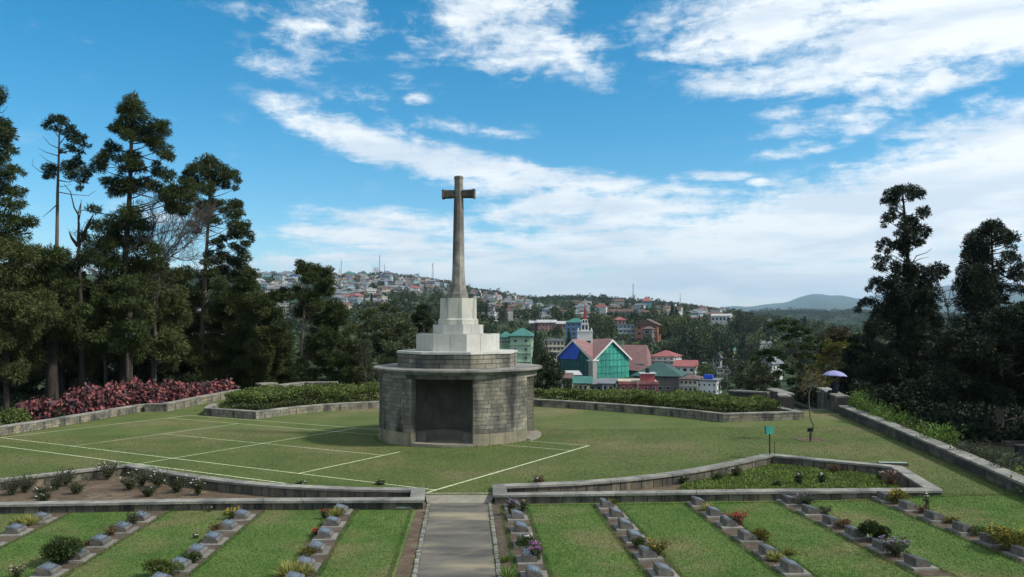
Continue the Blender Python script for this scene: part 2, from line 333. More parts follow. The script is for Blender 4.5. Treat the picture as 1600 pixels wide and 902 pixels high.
radii = [0, 12, 24, 36, 46, 52, 57, 62, 70, 80, 92, 105, 120, 140, 160, 180, 200, 225, 250, 275, 300, 325, 350, 380, 415, 450, 485, 520, 560, 600, 650, 700, 760, 820, 880, 950, 1020, 1080, 1140, 1200, 1250,
         1300, 1350, 1420, 1500, 1700, 1900, 2050, 2250, 2400, 2500, 2600, 2700, 2900, 3400, 4500, 6000, 7000, 8500, 10000, 11200, 12500, 13200, 14000, 14600, 15400, 16200]
azs = list(np.radians(np.arange(-42, 42.01, .33))) + list(np.radians(np.arange(46, 318.1, 4)))
tm = MB(); na = len(azs)
for r in radii:
    for a in azs:
        x, y = r * math.sin(a), r * math.cos(a); tm.v.append((x, y, terr(x, y)))
for i in range(len(radii) - 1):
    for k in range(na): tm.f.append((i * na + k, i * na + (k + 1) % na, (i + 1) * na + (k + 1) % na, (i + 1) * na + k))
hills = tm.build('terrain', M_HILL, smooth=True); hills['kind'] = 'structure'; tag(hills, 'wooded hillsides falling to a valley and rising to far blue mountains')
def on_ray(px, py, rmin=110, rmax=16000):
    """first terrain point met by the sight line of a photograph pixel"""
    d = pixdir(px, py); h = math.hypot(d.x, d.y); r = rmin
    while r < rmax:
        z = EYE + d.z / h * r
        if terr(d.x / h * r, d.y / h * r) >= z: break
        r *= 1.012
    return Vector((d.x / h * r, d.y / h * r, terr(d.x / h * r, d.y / h * r))), r
def at_r(px, r):
    d = pixdir(px, 500); h = math.hypot(d.x, d.y); x, y = d.x / h * r, d.y / h * r
    return Vector((x, y, terr(x, y)))

# ------------------------------------------------------------------ lawns, court, path
def sheet(name, poly, zf, m, thick=1.0, label=None, kind='structure', parent=None):
    b = MB(); n = len(poly); b.v = [(x, y, zf(x, y)) for x, y in poly] + [(x, y, zf(x, y) - thick) for x, y in poly]
    b.f = [tuple(range(n))] + [(i + n, (i + 1) % n + n, (i + 1) % n, i) for i in range(n)]
    o = b.build(name, m, parent)
    if kind: o['kind'] = kind
    if label: o['label'] = label
    return o
def smooth_line(P, n=6):
    """Catmull-Rom through the points"""
    P = [Vector(p) for p in P]; out = []
    for i in range(len(P) - 1):
        p0 = P[max(0, i - 1)]; p1 = P[i]; p2 = P[i + 1]; p3 = P[min(len(P) - 1, i + 2)]
        for k in range(n):
            t = k / n; out.append(.5 * ((2 * p1) + (-p0 + p2) * t + (2 * p0 - 5 * p1 + 4 * p2 - p3) * t * t + (-p0 + 3 * p1 - 3 * p2 + p3) * t ** 3))
    return out + [P[-1]]
def ccw(p):
    a = sum(p[i][0] * p[(i + 1) % len(p)][1] - p[(i + 1) % len(p)][0] * p[i][1] for i in range(len(p)))
    return p if a > 0 else p[::-1]
LOW = -0.13
gz = lambda x, y: .0127 * x
gl = lambda x, y: .0127 * x + LOW * float(np.interp(x, [8.5, 12.2], [1, .04]))
FRC = [(p[0], p[1]) for p in smooth_line([(-.36, 23.9), (2.0, 24.25), (4.5, 25.25), (6.6, 26.75), (8.85, 28.75)], 4)]
FLC = [(p[0], p[1]) for p in smooth_line([(-12.95, 28.35), (-10.2, 26.25), (-7.6, 24.75), (-5.0, 23.85), (-2.62, 23.5)], 4)]
upper_poly = ccw([(-36, 24.3), (-20.4, 24.2), (-17.2, 24.6), (-15.6, 26.0)] + FLC + [(-2.45, 23.35), (-.5, 23.25)] + FRC + [(10.5, 27.35), (11.95, 26.1), (11.35, 22.62), (13.7, 22.2), (14.55, 28), (15.5, 34.6), (16.5, 43.3), (16.6, 44.2), (15.2, 43.9), (14.4, 50), (10, 55), (-10, 57), (-18.6, 57.5), (-19.4, 47), (-20.7, 47), (-21.35, 44), (-21.9, 40.6), (-22.9, 36.8), (-24.4, 30), (-36, 28)])
lawn = sheet('court_lawn', upper_poly, gz, M_LAWN, 1.1)
b = MB(); NX, NY = 64, 22
for j in range(NY + 1):
    for i in range(NX + 1):
        x = -34 + 48 * i / NX; y = 8 + (22.62 - 8) * j / NY; b.v.append((x, y, gl(x, y)))
for j in range(NY):
    for i in range(NX): q = j * (NX + 1) + i; b.f.append((q, q + 1, q + NX + 2, q + NX + 1))
k = len(b.v); b.v += [(-3.1, 22.61, gl(-3, 0)), (.3, 22.61, gl(0, 0)), (-.4, 23.3, gl(0, 0)), (-2.5, 23.4, gl(-2.5, 0))]; b.f.append((k, k + 1, k + 2, k + 3))
lawn2 = b.build('grave_lawn', M_LAWN2); lawn2['kind'] = 'structure'
# tennis court lines
CT = R(-32.19); CX, CY = -10.037, 33.734
def court(u, v): return (math.cos(CT) * u - math.sin(CT) * v + CX, math.sin(CT) * u + math.cos(CT) * v + CY)
U = (-11.885, -6.4, 0, 6.4, 11.885); Vv = (-5.485, -4.115, 0, 4.115, 5.485)
def cline(u0, v0, u1, v1, w=.055):
    a = Vector(court(u0, v0)); c = Vector(court(u1, v1)); t = (c - a).normalized(); n = Vector((-t.y, t.x)) * w * .5; b = MB(); K = 14
    for i in range(K + 1):
        p = a.lerp(c, i / K); j = random.uniform(-.006, .006)
        for s in (1, -1): b.v.append((p.x + n.x * s * (1 + j * 20), p.y + n.y * s * (1 - j * 20), gz(p.x, p.y) + .006))
    for i in range(K): b.f.append((2 * i, 2 * i + 1, 2 * i + 3, 2 * i + 2))
    b.build('court_line', M_LINE, lawn)
cline(U[0], Vv[0], U[0], Vv[4]); cline(U[4], -4.75, U[4], Vv[4], .075)
cline(U[0], Vv[1], U[4], Vv[1]); cline(U[0], Vv[3], U[4], Vv[3], .045); cline(U[0], Vv[4], U[4], Vv[4], .045); cline(U[0], Vv[0], 7.3, Vv[0], .06)
cline(U[1], Vv[1], U[1], Vv[3], .045); cline(U[3], Vv[1], U[3], .9, .065); cline(U[2], Vv[0], U[2], Vv[4], .055); cline(U[1], 0, U[3], 0, .045)
# path
pl = lambda y: np.interp(y, [8, 16.28, 22.9, 23.45], [-1.36, -1.83, -2.20, -2.42]); pr_ = lambda y: np.interp(y, [8, 16.22, 22.7, 23.45], [.15, -.31, -.66, -.50])
ys = [8, 12, 16, 19, 22.7]
sheet('path', ccw([(float(pl(y)), y) for y in ys] + [(float(pr_(y)), y) for y in ys[::-1]]), lambda x, y: gl(x, y) + .012, M_ASPH, .3)
b = MB(); q = [(float(pl(22.7)) - .1, 22.7, gl(-2.2, 0) + .016), (float(pr_(22.7)) + .1, 22.7, gl(-.6, 0) + .016), (-.46, 23.42, gz(-.5, 0) + .012), (-2.44, 23.5, gz(-2.4, 0) + .012)]
b.add(q, [(0, 1, 2, 3)]); o = b.build('path_apron', M_APRON); o['kind'] = 'structure'
def kerb(label, xf, y0, y1, w, side):
    t = thing('cobble_kerb', label, 'kerb', (0, 0, 0)); y = y0; c = MB(); c.box(0, 0, 0, 0, 0, 0); n = 0
    K = MB(); yy = y0
    while yy < y1:
        l = random.uniform(.13, .2); x = float(xf(yy)) + side * (w / 2 + .01); jx = random.uniform(-.012, .012); h = random.uniform(.035, .06)
        s = MB(); z = gl(x, yy); s.prism([(x - w / 2 + jx, yy), (x + w / 2 + jx, yy + random.uniform(-.01, .01)), (x + w / 2 + jx, yy + l - .02), (x - w / 2 + jx, yy + l - .02)], z - .1, z + h,
                        [(x - w / 2 + jx + .012, yy + .012), (x + w / 2 + jx - .012, yy + .012), (x + w / 2 + jx - .012, yy + l - .032), (x - w / 2 + jx + .012, yy + l - .032)])
        s.build('kerb_stone', M_KERB, t); yy += l
kerb('narrow edging of small rough cobbles along the left side of the path', pl, 14.5, 22.9, .10, -1)
kerb('narrow edging of small rough cobbles along the right side of the path', pr_, 14.5, 22.9, .10, 1)
# soil strip left of the path and loose strip right of it
sheet('bare_soil_strip', ccw([(float(pl(y)) - .12, y) for y in ys] + [(float(pl(y)) - .42 + .1 * (y > 22), y) for y in ys[::-1]]), lambda x, y: gl(x, y) + .006, M_SOIL, .2)
sheet('gravel_soil_strip', ccw([(float(pr_(y)) + .12, y) for y in ys] + [(float(pr_(y)) + .46, y) for y in ys[::-1]]), lambda x, y: gl(x, y) + .005, M_SOILD, .2)

# ------------------------------------------------------------------ walls of coursed stone
def offset_poly(P, w, closed=False):
    n = len(P); out = []
    for i in range(n):
        a = P[i - 1] if (i > 0 or closed) else None; c = P[(i + 1) % n] if (i < n - 1 or closed) else None; p = P[i]
        if a is None: t1 = t2 = (Vector(c) - Vector(p)).normalized()
        elif c is None: t1 = t2 = (Vector(p) - Vector(a)).normalized()
        else: t1 = (Vector(p) - Vector(a)).normalized(); t2 = (Vector(c) - Vector(p)).normalized()
        n1 = Vector((-t1.y, t1.x)); n2 = Vector((-t2.y, t2.x)); m = (n1 + n2); L = m.length
        m = m / L if L > 1e-6 else n1; k = 1 / max(.35, m.dot(n1)); out.append(Vector(p) + m * w * k)
    return out
def arc_pts(P, step):
    """resample smooth runs"""
    return P
def wall_run(parent, P, zb, zt, thick, courses, slen, m, cop=None, mc=None, seed=1, closed=False, cop_h=.07, over=.03, cop_len=.9, no_cop=False):
    """P: centre line. zb, zt: base / top of stones as functions of (x,y). Individual stones, mortar core, individual copings."""
    rs = random.Random(seed); P = [Vector(p) for p in P]
    if closed: P = P + [P[0]]
    base = P[:-1] if closed else P
    Lf = offset_poly(base, thick / 2, closed); Rt = offset_poly(base, -thick / 2, closed); Lc = offset_poly(base, thick / 2 + over, closed); Rc = offset_poly(base, -thick / 2 - over, closed)
    Li = offset_poly(base, thick / 2 - .025, closed); Ri = offset_poly(base, -thick / 2 + .025, closed)
    if closed:
        for q in (Lf, Rt, Lc, Rc, Li, Ri): q.append(q[0])
    S = [0]
    for i in range(1, len(P)): S.append(S[-1] + (P[i] - P[i - 1]).length)
    corners = [0]
    for i in range(1, len(P) - 1):
        if (P[i] - P[i - 1]).normalized().dot((P[i + 1] - P[i]).normalized()) < .93: corners.append(i)
    corners.append(len(P) - 1)
    def ev(Q, s):
        for i in range(1, len(S)):
            if s <= S[i] + 1e-9: f = (s - S[i - 1]) / max(1e-9, S[i] - S[i - 1]); return Q[i - 1].lerp(Q[i], min(1, max(0, f)))
        return Q[-1]
    core = MB(); n = len(P)
    for i in range(n):
        for q, dz in ((Li, 0), (Ri, 0)):
            p = q[i]; core.v.append((p.x, p.y, zb(p.x, p.y) - .15)); core.v.append((p.x, p.y, zt(p.x, p.y) - .012))
    for i in range(n - 1):
        a = i * 4; c = a + 4; core.f += [(a, a + 1, c + 1, c), (a + 2, c + 2, c + 3, a + 3), (a + 1, a + 3, c + 3, c + 1)]
    if not closed: core.f += [(0, 2, 3, 1), ((n - 1) * 4, (n - 1) * 4 + 1, (n - 1) * 4 + 3, (n - 1) * 4 + 2)]
    core.build('mortar_core', M_MORT, parent)
    def piece(name, QL, QR, s0, s1, z0f, z1f, mm, gap, proud=0.0):
        s0 += gap; s1 -= gap; k = max(1, int((s1 - s0) / .45)); b = MB()
        for j in range(k + 1):
            s = s0 + (s1 - s0) * j / k; l = ev(QL, s); r = ev(QR, s); c = (l + r) / 2; w = (l - r).normalized() * proud; l = l + w; r = r - w
            b.v += [(l.x, l.y, z0f(c.x, c.y)), (l.x, l.y, z1f(c.x, c.y)), (r.x, r.y, z1f(c.x, c.y)), (r.x, r.y, z0f(c.x, c.y))]
        for j in range(k):
            for e in range(4): b.f.append((j * 4 + e, j * 4 + (e + 1) % 4, j * 4 + 4 + (e + 1) % 4, j * 4 + 4 + e))
        b.f += [(3, 2, 1, 0), (k * 4, k * 4 + 1, k * 4 + 2, k * 4 + 3)]
        b.build(name, mm, parent)
    for ci in range(len(corners) - 1):
        a, e = S[corners[ci]], S[corners[ci + 1]]; Ls = e - a
        for c in range(courses):
            N = max(1, round(Ls / slen)); cuts = [a] + [a + Ls * (j + (.5 if c % 2 else 0) + rs.uniform(-.16, .16)) / N for j in range(0 if c % 2 else 1, N)] + [e]
            cuts = sorted(x for x in cuts if a <= x <= e)
            for j in range(len(cuts) - 1):
                if cuts[j + 1] - cuts[j] < .05: continue
                f0, f1 = c / courses, (c + 1) / courses
                piece('wall_stone', Lf, Rt, cuts[j], cuts[j + 1], (lambda x, y, f=f0, c=c: zb(x, y) + (zt(x, y) - zb(x, y)) * f + (.006 if c else -.12)),
                      (lambda x, y, f=f1: zb(x, y) + (zt(x, y) - zb(x, y)) * f - .007), m, .011, rs.uniform(-.010, .010))
        if not no_cop:
            N = max(1, round(Ls / cop_len)); cuts = [a + Ls * j / N for j in range(N + 1)]
            for j in range(N):
                dz = rs.uniform(-.004, .004)
                piece('coping_stone', Lc, Rc, cuts[j], cuts[j + 1], (lambda x, y: zt(x, y)), (lambda x, y, d=dz: zt(x, y) + cop_h + d), mc or M_COP, .008)
def X2(v): return (v.x, v.y)
# left boundary wall
t = thing('boundary_wall', 'low curved stone wall at the lawn\'s left edge, before the red-leaved shrubs', 'wall', (-21, 44, -.2))
def shift(P, o): return [Vector((p.x - o.x, p.y - o.y)) for p in P]
def local(t, f): return lambda x, y: f(x + t.location.x, y + t.location.y) - t.location.z
WALL_L = smooth_line([(-24.2, 31.0), (-22.9, 36.8), (-21.9, 40.6), (-21.35, 44.0), (-20.85, 47.3)], 4)
wall_run(t, shift(WALL_L, t.location), local(t, gz), local(t, lambda x, y: gz(x, y) + .36), .34, 3, .42, M_STONE, seed=3, cop_h=.06, cop_len=1.1)
t2 = thing('boundary_wall', 'second length of low stone wall beyond the jog, ending near the hedge planter at left', 'wall', (-19.5, 50, -.2))
WALL_L2 = [(-20.5, 46.9), (-19.45, 46.9)] + smooth_line([(-19.45, 46.95), (-19.3, 49.5), (-18.9, 53.5), (-18.5, 56.6)], 3)[1:]
wall_run(t2, shift([Vector(p) for p in WALL_L2], t2.location), local(t2, gz), local(t2, lambda x, y: gz(x, y) + .40), .34, 3, .42, M_STONE, seed=4, cop_h=.06, cop_len=1.1)
# rear left hedge planter: short end wall, then arc behind the cross
CM = Vector((-2.27, 35.3))
RL = [Vector((-16.9, 47.6)), Vector((-16.25, 44.75)), Vector((-13.05, 42.75))] + smooth_line([(-13.05, 42.75), (-10.9, 45.6), (-7.5, 47.45), (-4.0, 48.3), (-1.4, 48.4)], 4)[1:]
t = thing('planter_wall', 'stone planter wall with pale coping round the clipped hedge left of the cross', 'planter', (-11, 45, -.1))
wall_run(t, shift(RL, t.location), local(t, gz), local(t, lambda x, y: gz(x, y) + .33), .36, 2, .42, M_STONE, seed=5, cop_h=.06, over=.02, cop_len=1.0)
# rear right hedge planter
RR = smooth_line([(-1.4, 48.4), (1.4, 47.35), (5.0, 44.55), (8.1, 41.45), (9.85, 38.95)], 4) + [Vector((13.5, 39.45)), Vector((13.1, 42.0)), Vector((13.0, 43.6))]
t = thing('planter_wall', 'curved dark stone planter wall before the hedge right of the cross', 'planter', (6, 43, .05))
wall_run(t, shift(RR, t.location), local(t, gz), local(t, lambda x, y: gz(x, y) + .33), .36, 2, .5, M_STONE, seed=6, cop_h=.06, over=.02, cop_len=1.0)
# front planters (sunk beds between two copings)
ZT = lambda x, y: gz(x, y) + .06
def front_planter(label, outline, seed, soil_m, soil_name):
    t = thing('bed_wall', label, 'planter', (0, 0, 0))
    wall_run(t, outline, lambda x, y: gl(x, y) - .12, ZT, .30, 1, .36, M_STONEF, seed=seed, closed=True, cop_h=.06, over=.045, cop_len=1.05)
    sheet(soil_name, [(p.x, p.y) for p in outline], lambda x, y: gz(x, y) - .20, soil_m, .2)
    return t
FR = ccw([(-.32, 22.72), (6.0, 22.74), (11.35, 22.62)][::1] + [(11.95, 26.1), (10.5, 27.35), (8.85, 28.75)] + [(p.x, p.y) for p in smooth_line([(8.85, 28.75), (6.6, 26.75), (4.5, 25.25), (2.0, 24.25), (-.36, 23.9)], 4)[1:]])
front_right = front_planter('wedge-shaped sunk flower bed right of the path, walled in stone with wide pale coping', [Vector(p) for p in FR], 8, M_SOIL, 'planted_bed')
FL = ccw([(-2.5, 22.2), (-8.0, 22.42), (-14.2, 22.3), (-20.0, 22.1), (-20.4, 24.2)] + [(-17.2, 24.6), (-15.6, 26.0), (-12.95, 28.35)] + [(p.x, p.y) for p in smooth_line([(-12.95, 28.35), (-10.2, 26.25), (-7.6, 24.75), (-5.0, 23.85), (-2.62, 23.5)], 4)[1:]])
front_left = front_planter('sunk rose bed of bare brown soil left of the path, walled in shade-toned stone', [Vector(p) for p in FL], 9, M_SOIL, 'rose_bed_soil')
# long wall at right, ending in a block beside the steps
t = thing('boundary_wall', 'long straight wall along the right edge of the lawn with broad pale coping', 'wall', (14.5, 30, .2))
RW = [Vector((13.15, 17.0)), Vector((13.62, 22.0)), Vector((14.55, 28.0)), Vector((15.5, 34.6)), Vector((16.35, 41.3))]
wall_run(t, shift(RW, t.location), local(t, lambda x, y: gz(x, y) - .15), local(t, lambda x, y: gz(x, y) + float(np.interp(y, [17, 22, 41], [.27, .29, .38]))), .42, 3, .6, M_STONED, seed=12, cop_h=.07, over=.04, cop_len=1.2)  # near-black stone puts the inner face's shade into the wall colour
def block_wall(label, P, zb, zt, thick, courses, slen, seed, m=M_STONED, name='gate_pier', cat='pier', cop_h=.08, over=.03, cop_len=.8):
    c = Vector(P[0]); t = thing(name, label, cat, (c.x, c.y, 0))
    wall_run(t, shift([Vector(p) for p in P], t.location), local(t, zb), local(t, zt), thick, courses, slen, m, seed=seed, cop_h=cop_h, over=over, cop_len=cop_len); return t
low = lambda x, y: -1.2
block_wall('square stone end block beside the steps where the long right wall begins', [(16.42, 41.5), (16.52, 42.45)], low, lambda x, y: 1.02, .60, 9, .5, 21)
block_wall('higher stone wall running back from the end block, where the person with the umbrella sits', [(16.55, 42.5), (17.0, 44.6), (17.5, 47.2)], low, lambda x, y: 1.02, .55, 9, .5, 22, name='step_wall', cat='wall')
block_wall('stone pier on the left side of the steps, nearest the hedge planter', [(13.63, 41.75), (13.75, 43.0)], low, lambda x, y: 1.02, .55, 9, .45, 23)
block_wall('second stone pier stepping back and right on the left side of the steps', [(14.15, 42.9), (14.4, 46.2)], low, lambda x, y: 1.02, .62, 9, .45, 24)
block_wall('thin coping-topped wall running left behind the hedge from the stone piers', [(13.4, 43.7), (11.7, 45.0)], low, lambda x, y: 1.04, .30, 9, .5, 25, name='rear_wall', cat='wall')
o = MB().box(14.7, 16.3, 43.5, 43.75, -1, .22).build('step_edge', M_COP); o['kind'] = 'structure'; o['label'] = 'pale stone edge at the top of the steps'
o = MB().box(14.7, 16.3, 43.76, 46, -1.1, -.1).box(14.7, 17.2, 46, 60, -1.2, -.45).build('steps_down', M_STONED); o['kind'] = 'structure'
block_wall('square lit stone block at the left end behind the hedge, near the red-leaved shrubs', [(-15.85, 52.2), (-15.0, 53.0)], low, lambda x, y: .86, .75, 9, .42, 26, m=M_STONE)
block_wall('angled stone wall with pale coping behind the left hedge, below the conifers', [(-14.3, 51.0), (-13.4, 53.6), (-11.2, 53.7)], low, lambda x, y: .86, .42, 9, .42, 27, m=M_STONE, name='rear_wall', cat='wall')

# ------------------------------------------------------------------ Cross of Sacrifice on its round shelter
cross = thing('memorial_cross', 'tall weathered stone cross on white octagonal steps above a round stone shelter with dark openings', 'memorial', (-2.27, 35.3, -.03), R(-8))
RD = 3.3
def pt(r, phi):   # phi in degrees from the front (-y), positive to +x
    return (r * math.sin(R(phi)), -r * math.cos(R(phi)))
OPEN = 21.5
def arc_block(name, r0, r1, a0, a1, z0, z1, m, seg=2, parent=cross, rt0=None):
    b = MB(); n = seg + 1
    for z in (z0, z1):
        for r in (r0, r1):
            for k in range(n): x, y = pt(r, a0 + (a1 - a0) * k / seg); b.v.append((x, y, z))
    i = lambda zi, ri, k: zi * 2 * n + ri * n + k
    for k in range(seg):
        b.f += [(i(0, 1, k), i(0, 1, k + 1), i(1, 1, k + 1), i(1, 1, k)), (i(0, 0, k + 1), i(0, 0, k), i(1, 0, k), i(1, 0, k + 1)),
                (i(1, 0, k), i(1, 1, k), i(1, 1, k + 1), i(1, 0, k + 1)), (i(0, 0, k + 1), i(0, 1, k + 1), i(0, 1, k), i(0, 0, k))]
    b.f += [(i(0, 0, 0), i(0, 1, 0), i(1, 1, 0), i(1, 0, 0)), (i(0, 1, seg), i(0, 0, seg), i(1, 0, seg), i(1, 1, seg))]
    return b.build(name, m, parent) if parent is not None else b
# inner body: disc minus four alcoves
chalf = (RD - .03) * math.sin(R(OPEN)); ccen = 2.62; arad = math.hypot(chalf, 0) + .02
out = []
for q in range(4):
    f0 = 90 * q
    for k in range(9): out.append(pt(RD - .03, f0 + OPEN + (90 - 2 * OPEN) * k / 8))
    c = pt(ccen, f0 + 90)
    for k in range(13):     # alcove from one jamb round the back to the other
        w = -90 - 180 * k / 12; lx, ly = arad * math.sin(R(w)), arad * math.cos(R(w)) * 1.0
        # local frame: outward = direction f0+90, tangent = increasing phi
        ox, oy = pt(1, f0 + 90); tx, ty = pt(1, f0 + 180)
        out.append((c[0] + tx * lx + ox * ly, c[1] + ty * lx + oy * ly))
n = len(out); b = MB(); b.v = [(x, y, -.2) for x, y in out] + [(x, y, 2.78) for x, y in out]; b.f = [(i, (i + 1) % n, (i + 1) % n + n, i + n) for i in range(n)]
b.build('shelter_core', M_INNER, cross)

MB().lathe([(0, .10), (3.2, .10), (3.2, -.2)], 48).build('shelter_floor', M_APRON, cross)
MB().lathe([(0, 2.60), (3.2, 2.60)], 48).build('shelter_ceiling', M_INNER, cross)
for q in range(4):
    arc_block('threshold', 3.0, 3.50 if q == 1 else 3.34, 90 * q - OPEN - (1.5 if q == 1 else 0), 90 * q + OPEN + (1.5 if q == 1 else 0), -.15, .115, M_APRON, 12)
    c = pt(ccen, 90 * q); b = MB(); base = 90 * q - 90   # bench: curved seat round the back of the alcove
    a0 = math.atan2(-c[1], -c[0])
    b.lathe([(arad * .60, .1), (arad * .60, .5), (arad * 1.02, .5), (arad * 1.02, .1)], 14, a0 - math.pi / 2, a0 + math.pi / 2, c[0], c[1]); b.f += [(0, 15, 30, 45), (14, 59, 44, 29)]
    b.build('bench', M_BENCH, cross)
rs = random.Random(5)
rows = []
z = .50
for i in range(13): rows.append((z, z + .158)); z += .16
cnt = 0; rear = MB()
def rear_add(b):
    rear.add(b.v, b.f)
for q in range(4):
    a0 = 90 * q + OPEN; a1 = 90 * (q + 1) - OPEN; visible = q in (0, 3)
    # heavy base course
    N = 4
    for k in range(N):
        f0 = a0 + (a1 - a0) * k / N; f1 = a0 + (a1 - a0) * (k + 1) / N
        arc_block('base_stone', 3.0, RD + .02 + rs.uniform(-.006, .006), f0 + .12, f1 - .12, -.25, .49, M_BASE, 3)
    for ri, (z0, z1) in enumerate(rows):
        N = 7; cuts = [a0] + [a0 + (a1 - a0) * (k + (.5 if ri % 2 else 0) + rs.uniform(-.2, .2)) / N for k in range(0 if ri % 2 else 1, N)] + [a1]
        for k in range(len(cuts) - 1):
            if cuts[k + 1] - cuts[k] < 1.2: continue
            args = (3.0, RD + rs.uniform(-.008, .008), cuts[k] + .13, cuts[k + 1] - .13, z0, z1 - .013 + .004 * rs.random())
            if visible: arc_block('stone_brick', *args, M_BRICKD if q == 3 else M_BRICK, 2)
            else: rear_add(arc_block('x', *args, None, 2, parent=None))
o = rear.build('rear_stone_bricks', M_BRICK, cross); o['kind'] = 'stuff'
for k in range(24): arc_block('lintel_stone', 2.9, RD + .012, 15 * k + .08 + 4, 15 * k + 14.92 + 4, 2.582, 2.74, M_BRICK, 3)
for k in range(20):   # the round roof slab with its rolled edge
    w0, w1 = 18 * k + .12, 18 * k + 17.88; prof = [(3.2, 2.742), (3.37, 2.744), (3.38, 2.79), (3.44, 2.80), (3.45, 2.835), (3.53, 2.85), (3.545, 2.862), (3.545, 2.925), (3.53, 2.935), (3.2, 2.94)]
    b = MB(); b.lathe(prof, 5, R(w0), R(w1))
    m_ = 6; L = len(prof)
    b.f += [tuple(i * m_ for i in range(L))[::-1], tuple(i * m_ + 5 for i in range(L))]
    b.build('roof_slab', M_RIM, cross)
for k in range(10):
    b = MB(); b.lathe([(2.0, 2.944), (3.505, 2.941), (3.50, 2.90)], 6, R(36 * k + .2), R(36 * k + 35.8)); b.build('roof_flag', M_COP, cross)
def octo(r, z0, z1, r2=None, n=8, off=22.5):
    P = [pt(r, off + 45 * k) for k in range(8)]; T = [pt(r2, off + 45 * k) for k in range(8)] if r2 else None
    return P, T
def oct_ring(name, r, z0, z1, m, rowsn, per, depth=.25, r2=None, vis=True, gap=.004):
    for k in range(8):
        A = Vector(pt(r, 22.5 + 45 * (k - 1))); B = Vector(pt(r, 22.5 + 45 * k)); mid = 45 * k; inn = Vector(pt(depth, mid))
        for c in range(rowsn):
            za = z0 + (z1 - z0) * c / rowsn; zb_ = z0 + (z1 - z0) * (c + 1) / rowsn; NN = per + (c % 2 if per > 2 else 0)
            cuts = [0] + [min(.97, max(.03, (j + (-.5 if (c % 2 and per > 2) else 0) + (rs.uniform(-.12, .12) if per > 2 else 0)) / per)) for j in range(1, NN)] + [1]
            for j in range(len(cuts) - 1):
                p = A.lerp(B, cuts[j]); q_ = A.lerp(B, cuts[j + 1]); t_ = (B - A).normalized(); ga = gap if j else 0; gb = gap if j < len(cuts) - 2 else 0
                pr = Vector(pt(rs.uniform(-.004, .005) if per > 2 else 0, mid)); p = p + t_ * ga + pr; q_ = q_ - t_ * gb + pr
                pi, qi = p * (1 - depth / r), q_ * (1 - depth / r)
                bb = MB().prism([(p.x, p.y), (q_.x, q_.y), (qi.x, qi.y), (pi.x, pi.y)], za + (.004 if c else 0), zb_ - (.016 if rowsn > 1 else .004))
                bb.build(name, m, cross)
def oct_solid(name, r, z0, z1, m, r2=None, prof=None):
    b = MB(); P, T = octo(r, z0, z1, r2); b.prism(P, z0, z1, T); return b.build(name, m, cross)
oct_ring('plinth_stone', 2.56, 2.95, 3.50, M_BRICK, 3, 3, gap=.011)
oct_solid('plinth_core', 2.50, 2.9, 3.49, M_MORT)
oct_ring('plinth_coping', 2.60, 3.503, 3.60, M_WHITE, 1, 2, .9)
oct_solid('plinth_top', 1.9, 3.4, 3.594, M_WHITE)
oct_ring('step_block', 1.79, 3.60, 4.30, M_WHITE, 1, 2, .5, gap=.009); oct_solid('step_core', 1.5, 3.5, 4.296, M_WHITE)
oct_ring('step_block', 1.08, 4.302, 4.68, M_WHITE, 1, 2, .4); oct_solid('step_core', .8, 4.2, 4.676, M_WHITE)
oct_solid('pedestal_base', .86, 4.682, 4.88, M_PED); oct_solid('pedestal_base', .855, 4.884, 4.935, M_PED, .80)
oct_solid('pedestal', .79, 4.938, 5.785, M_PED, .78)
b = MB(); prof = [(.435, 5.787), (.425, 5.98), (.385, 6.04), (.315, 6.32), (.285, 6.60), (.265, 7.0), (.215, 9.62)]
for r, z in prof:
    for k in range(8): x, y = pt(r, 22.5 + 45 * k); b.v.append((x, y, z))
for i in range(len(prof) - 1):
    for k in range(8): b.f.append((i * 8 + k, i * 8 + (k + 1) % 8, i * 8 + 8 + (k + 1) % 8, i * 8 + 8 + k))
b.f.append(tuple(range((len(prof) - 1) * 8, len(prof) * 8))); b.build('shaft', M_SHAFT, cross)
b = MB(); prof = [(.213, 9.622), (.19, 10.62), (.185, 10.84), (.205, 10.90), (.205, 10.97), (.16, 11.0)]
for r, z in prof:
    for k in range(8): x, y = pt(r, 22.5 + 45 * k); b.v.append((x, y, z))
for i in range(len(prof) - 1):
    for k in range(8): b.f.append((i * 8 + k, i * 8 + (k + 1) % 8, i * 8 + 8 + (k + 1) % 8, i * 8 + 8 + k))
b.f.append(tuple(range((len(prof) - 1) * 8, len(prof) * 8))); b.build('upper_shaft', M_SHAFT, cross)
for s in (-1, 1):
    b = MB(); cc = .05
    def sect(x, h, d): return [(x, -d, h - cc), (x, -d + cc, h), (x, d - cc, h), (x, d, h - cc), (x, d, -h + cc), (x, d - cc, -h), (x, -d + cc, -h), (x, -d, -h + cc)]
    secs = [sect(s * .12, .165, .14), sect(s * .62, .18, .155), sect(s * .64, .205, .175), sect(s * .70, .205, .175)]
    for q_ in secs: b.v += [(x, y, z + 10.23) for x, y, z in q_]
    for i in range(3):
        for k in range(8): b.f.append((i * 8 + k, i * 8 + (k + 1) % 8, i * 8 + 8 + (k + 1) % 8, i * 8 + 8 + k))
    b.f.append(tuple(range(24, 32))); b.build('cross_arm', M_ARM, cross)
b = MB()   # the sword on the front of the shaft
b.prism([(-.045, -.29), (.045, -.29), (.045, -.24), (-.045, -.24)], 7.2, 9.9, [(-.03, -.235), (.03, -.235), (.03, -.18), (-.03, -.18)]); b.build('sword_relief', M_SHAFT, cross)

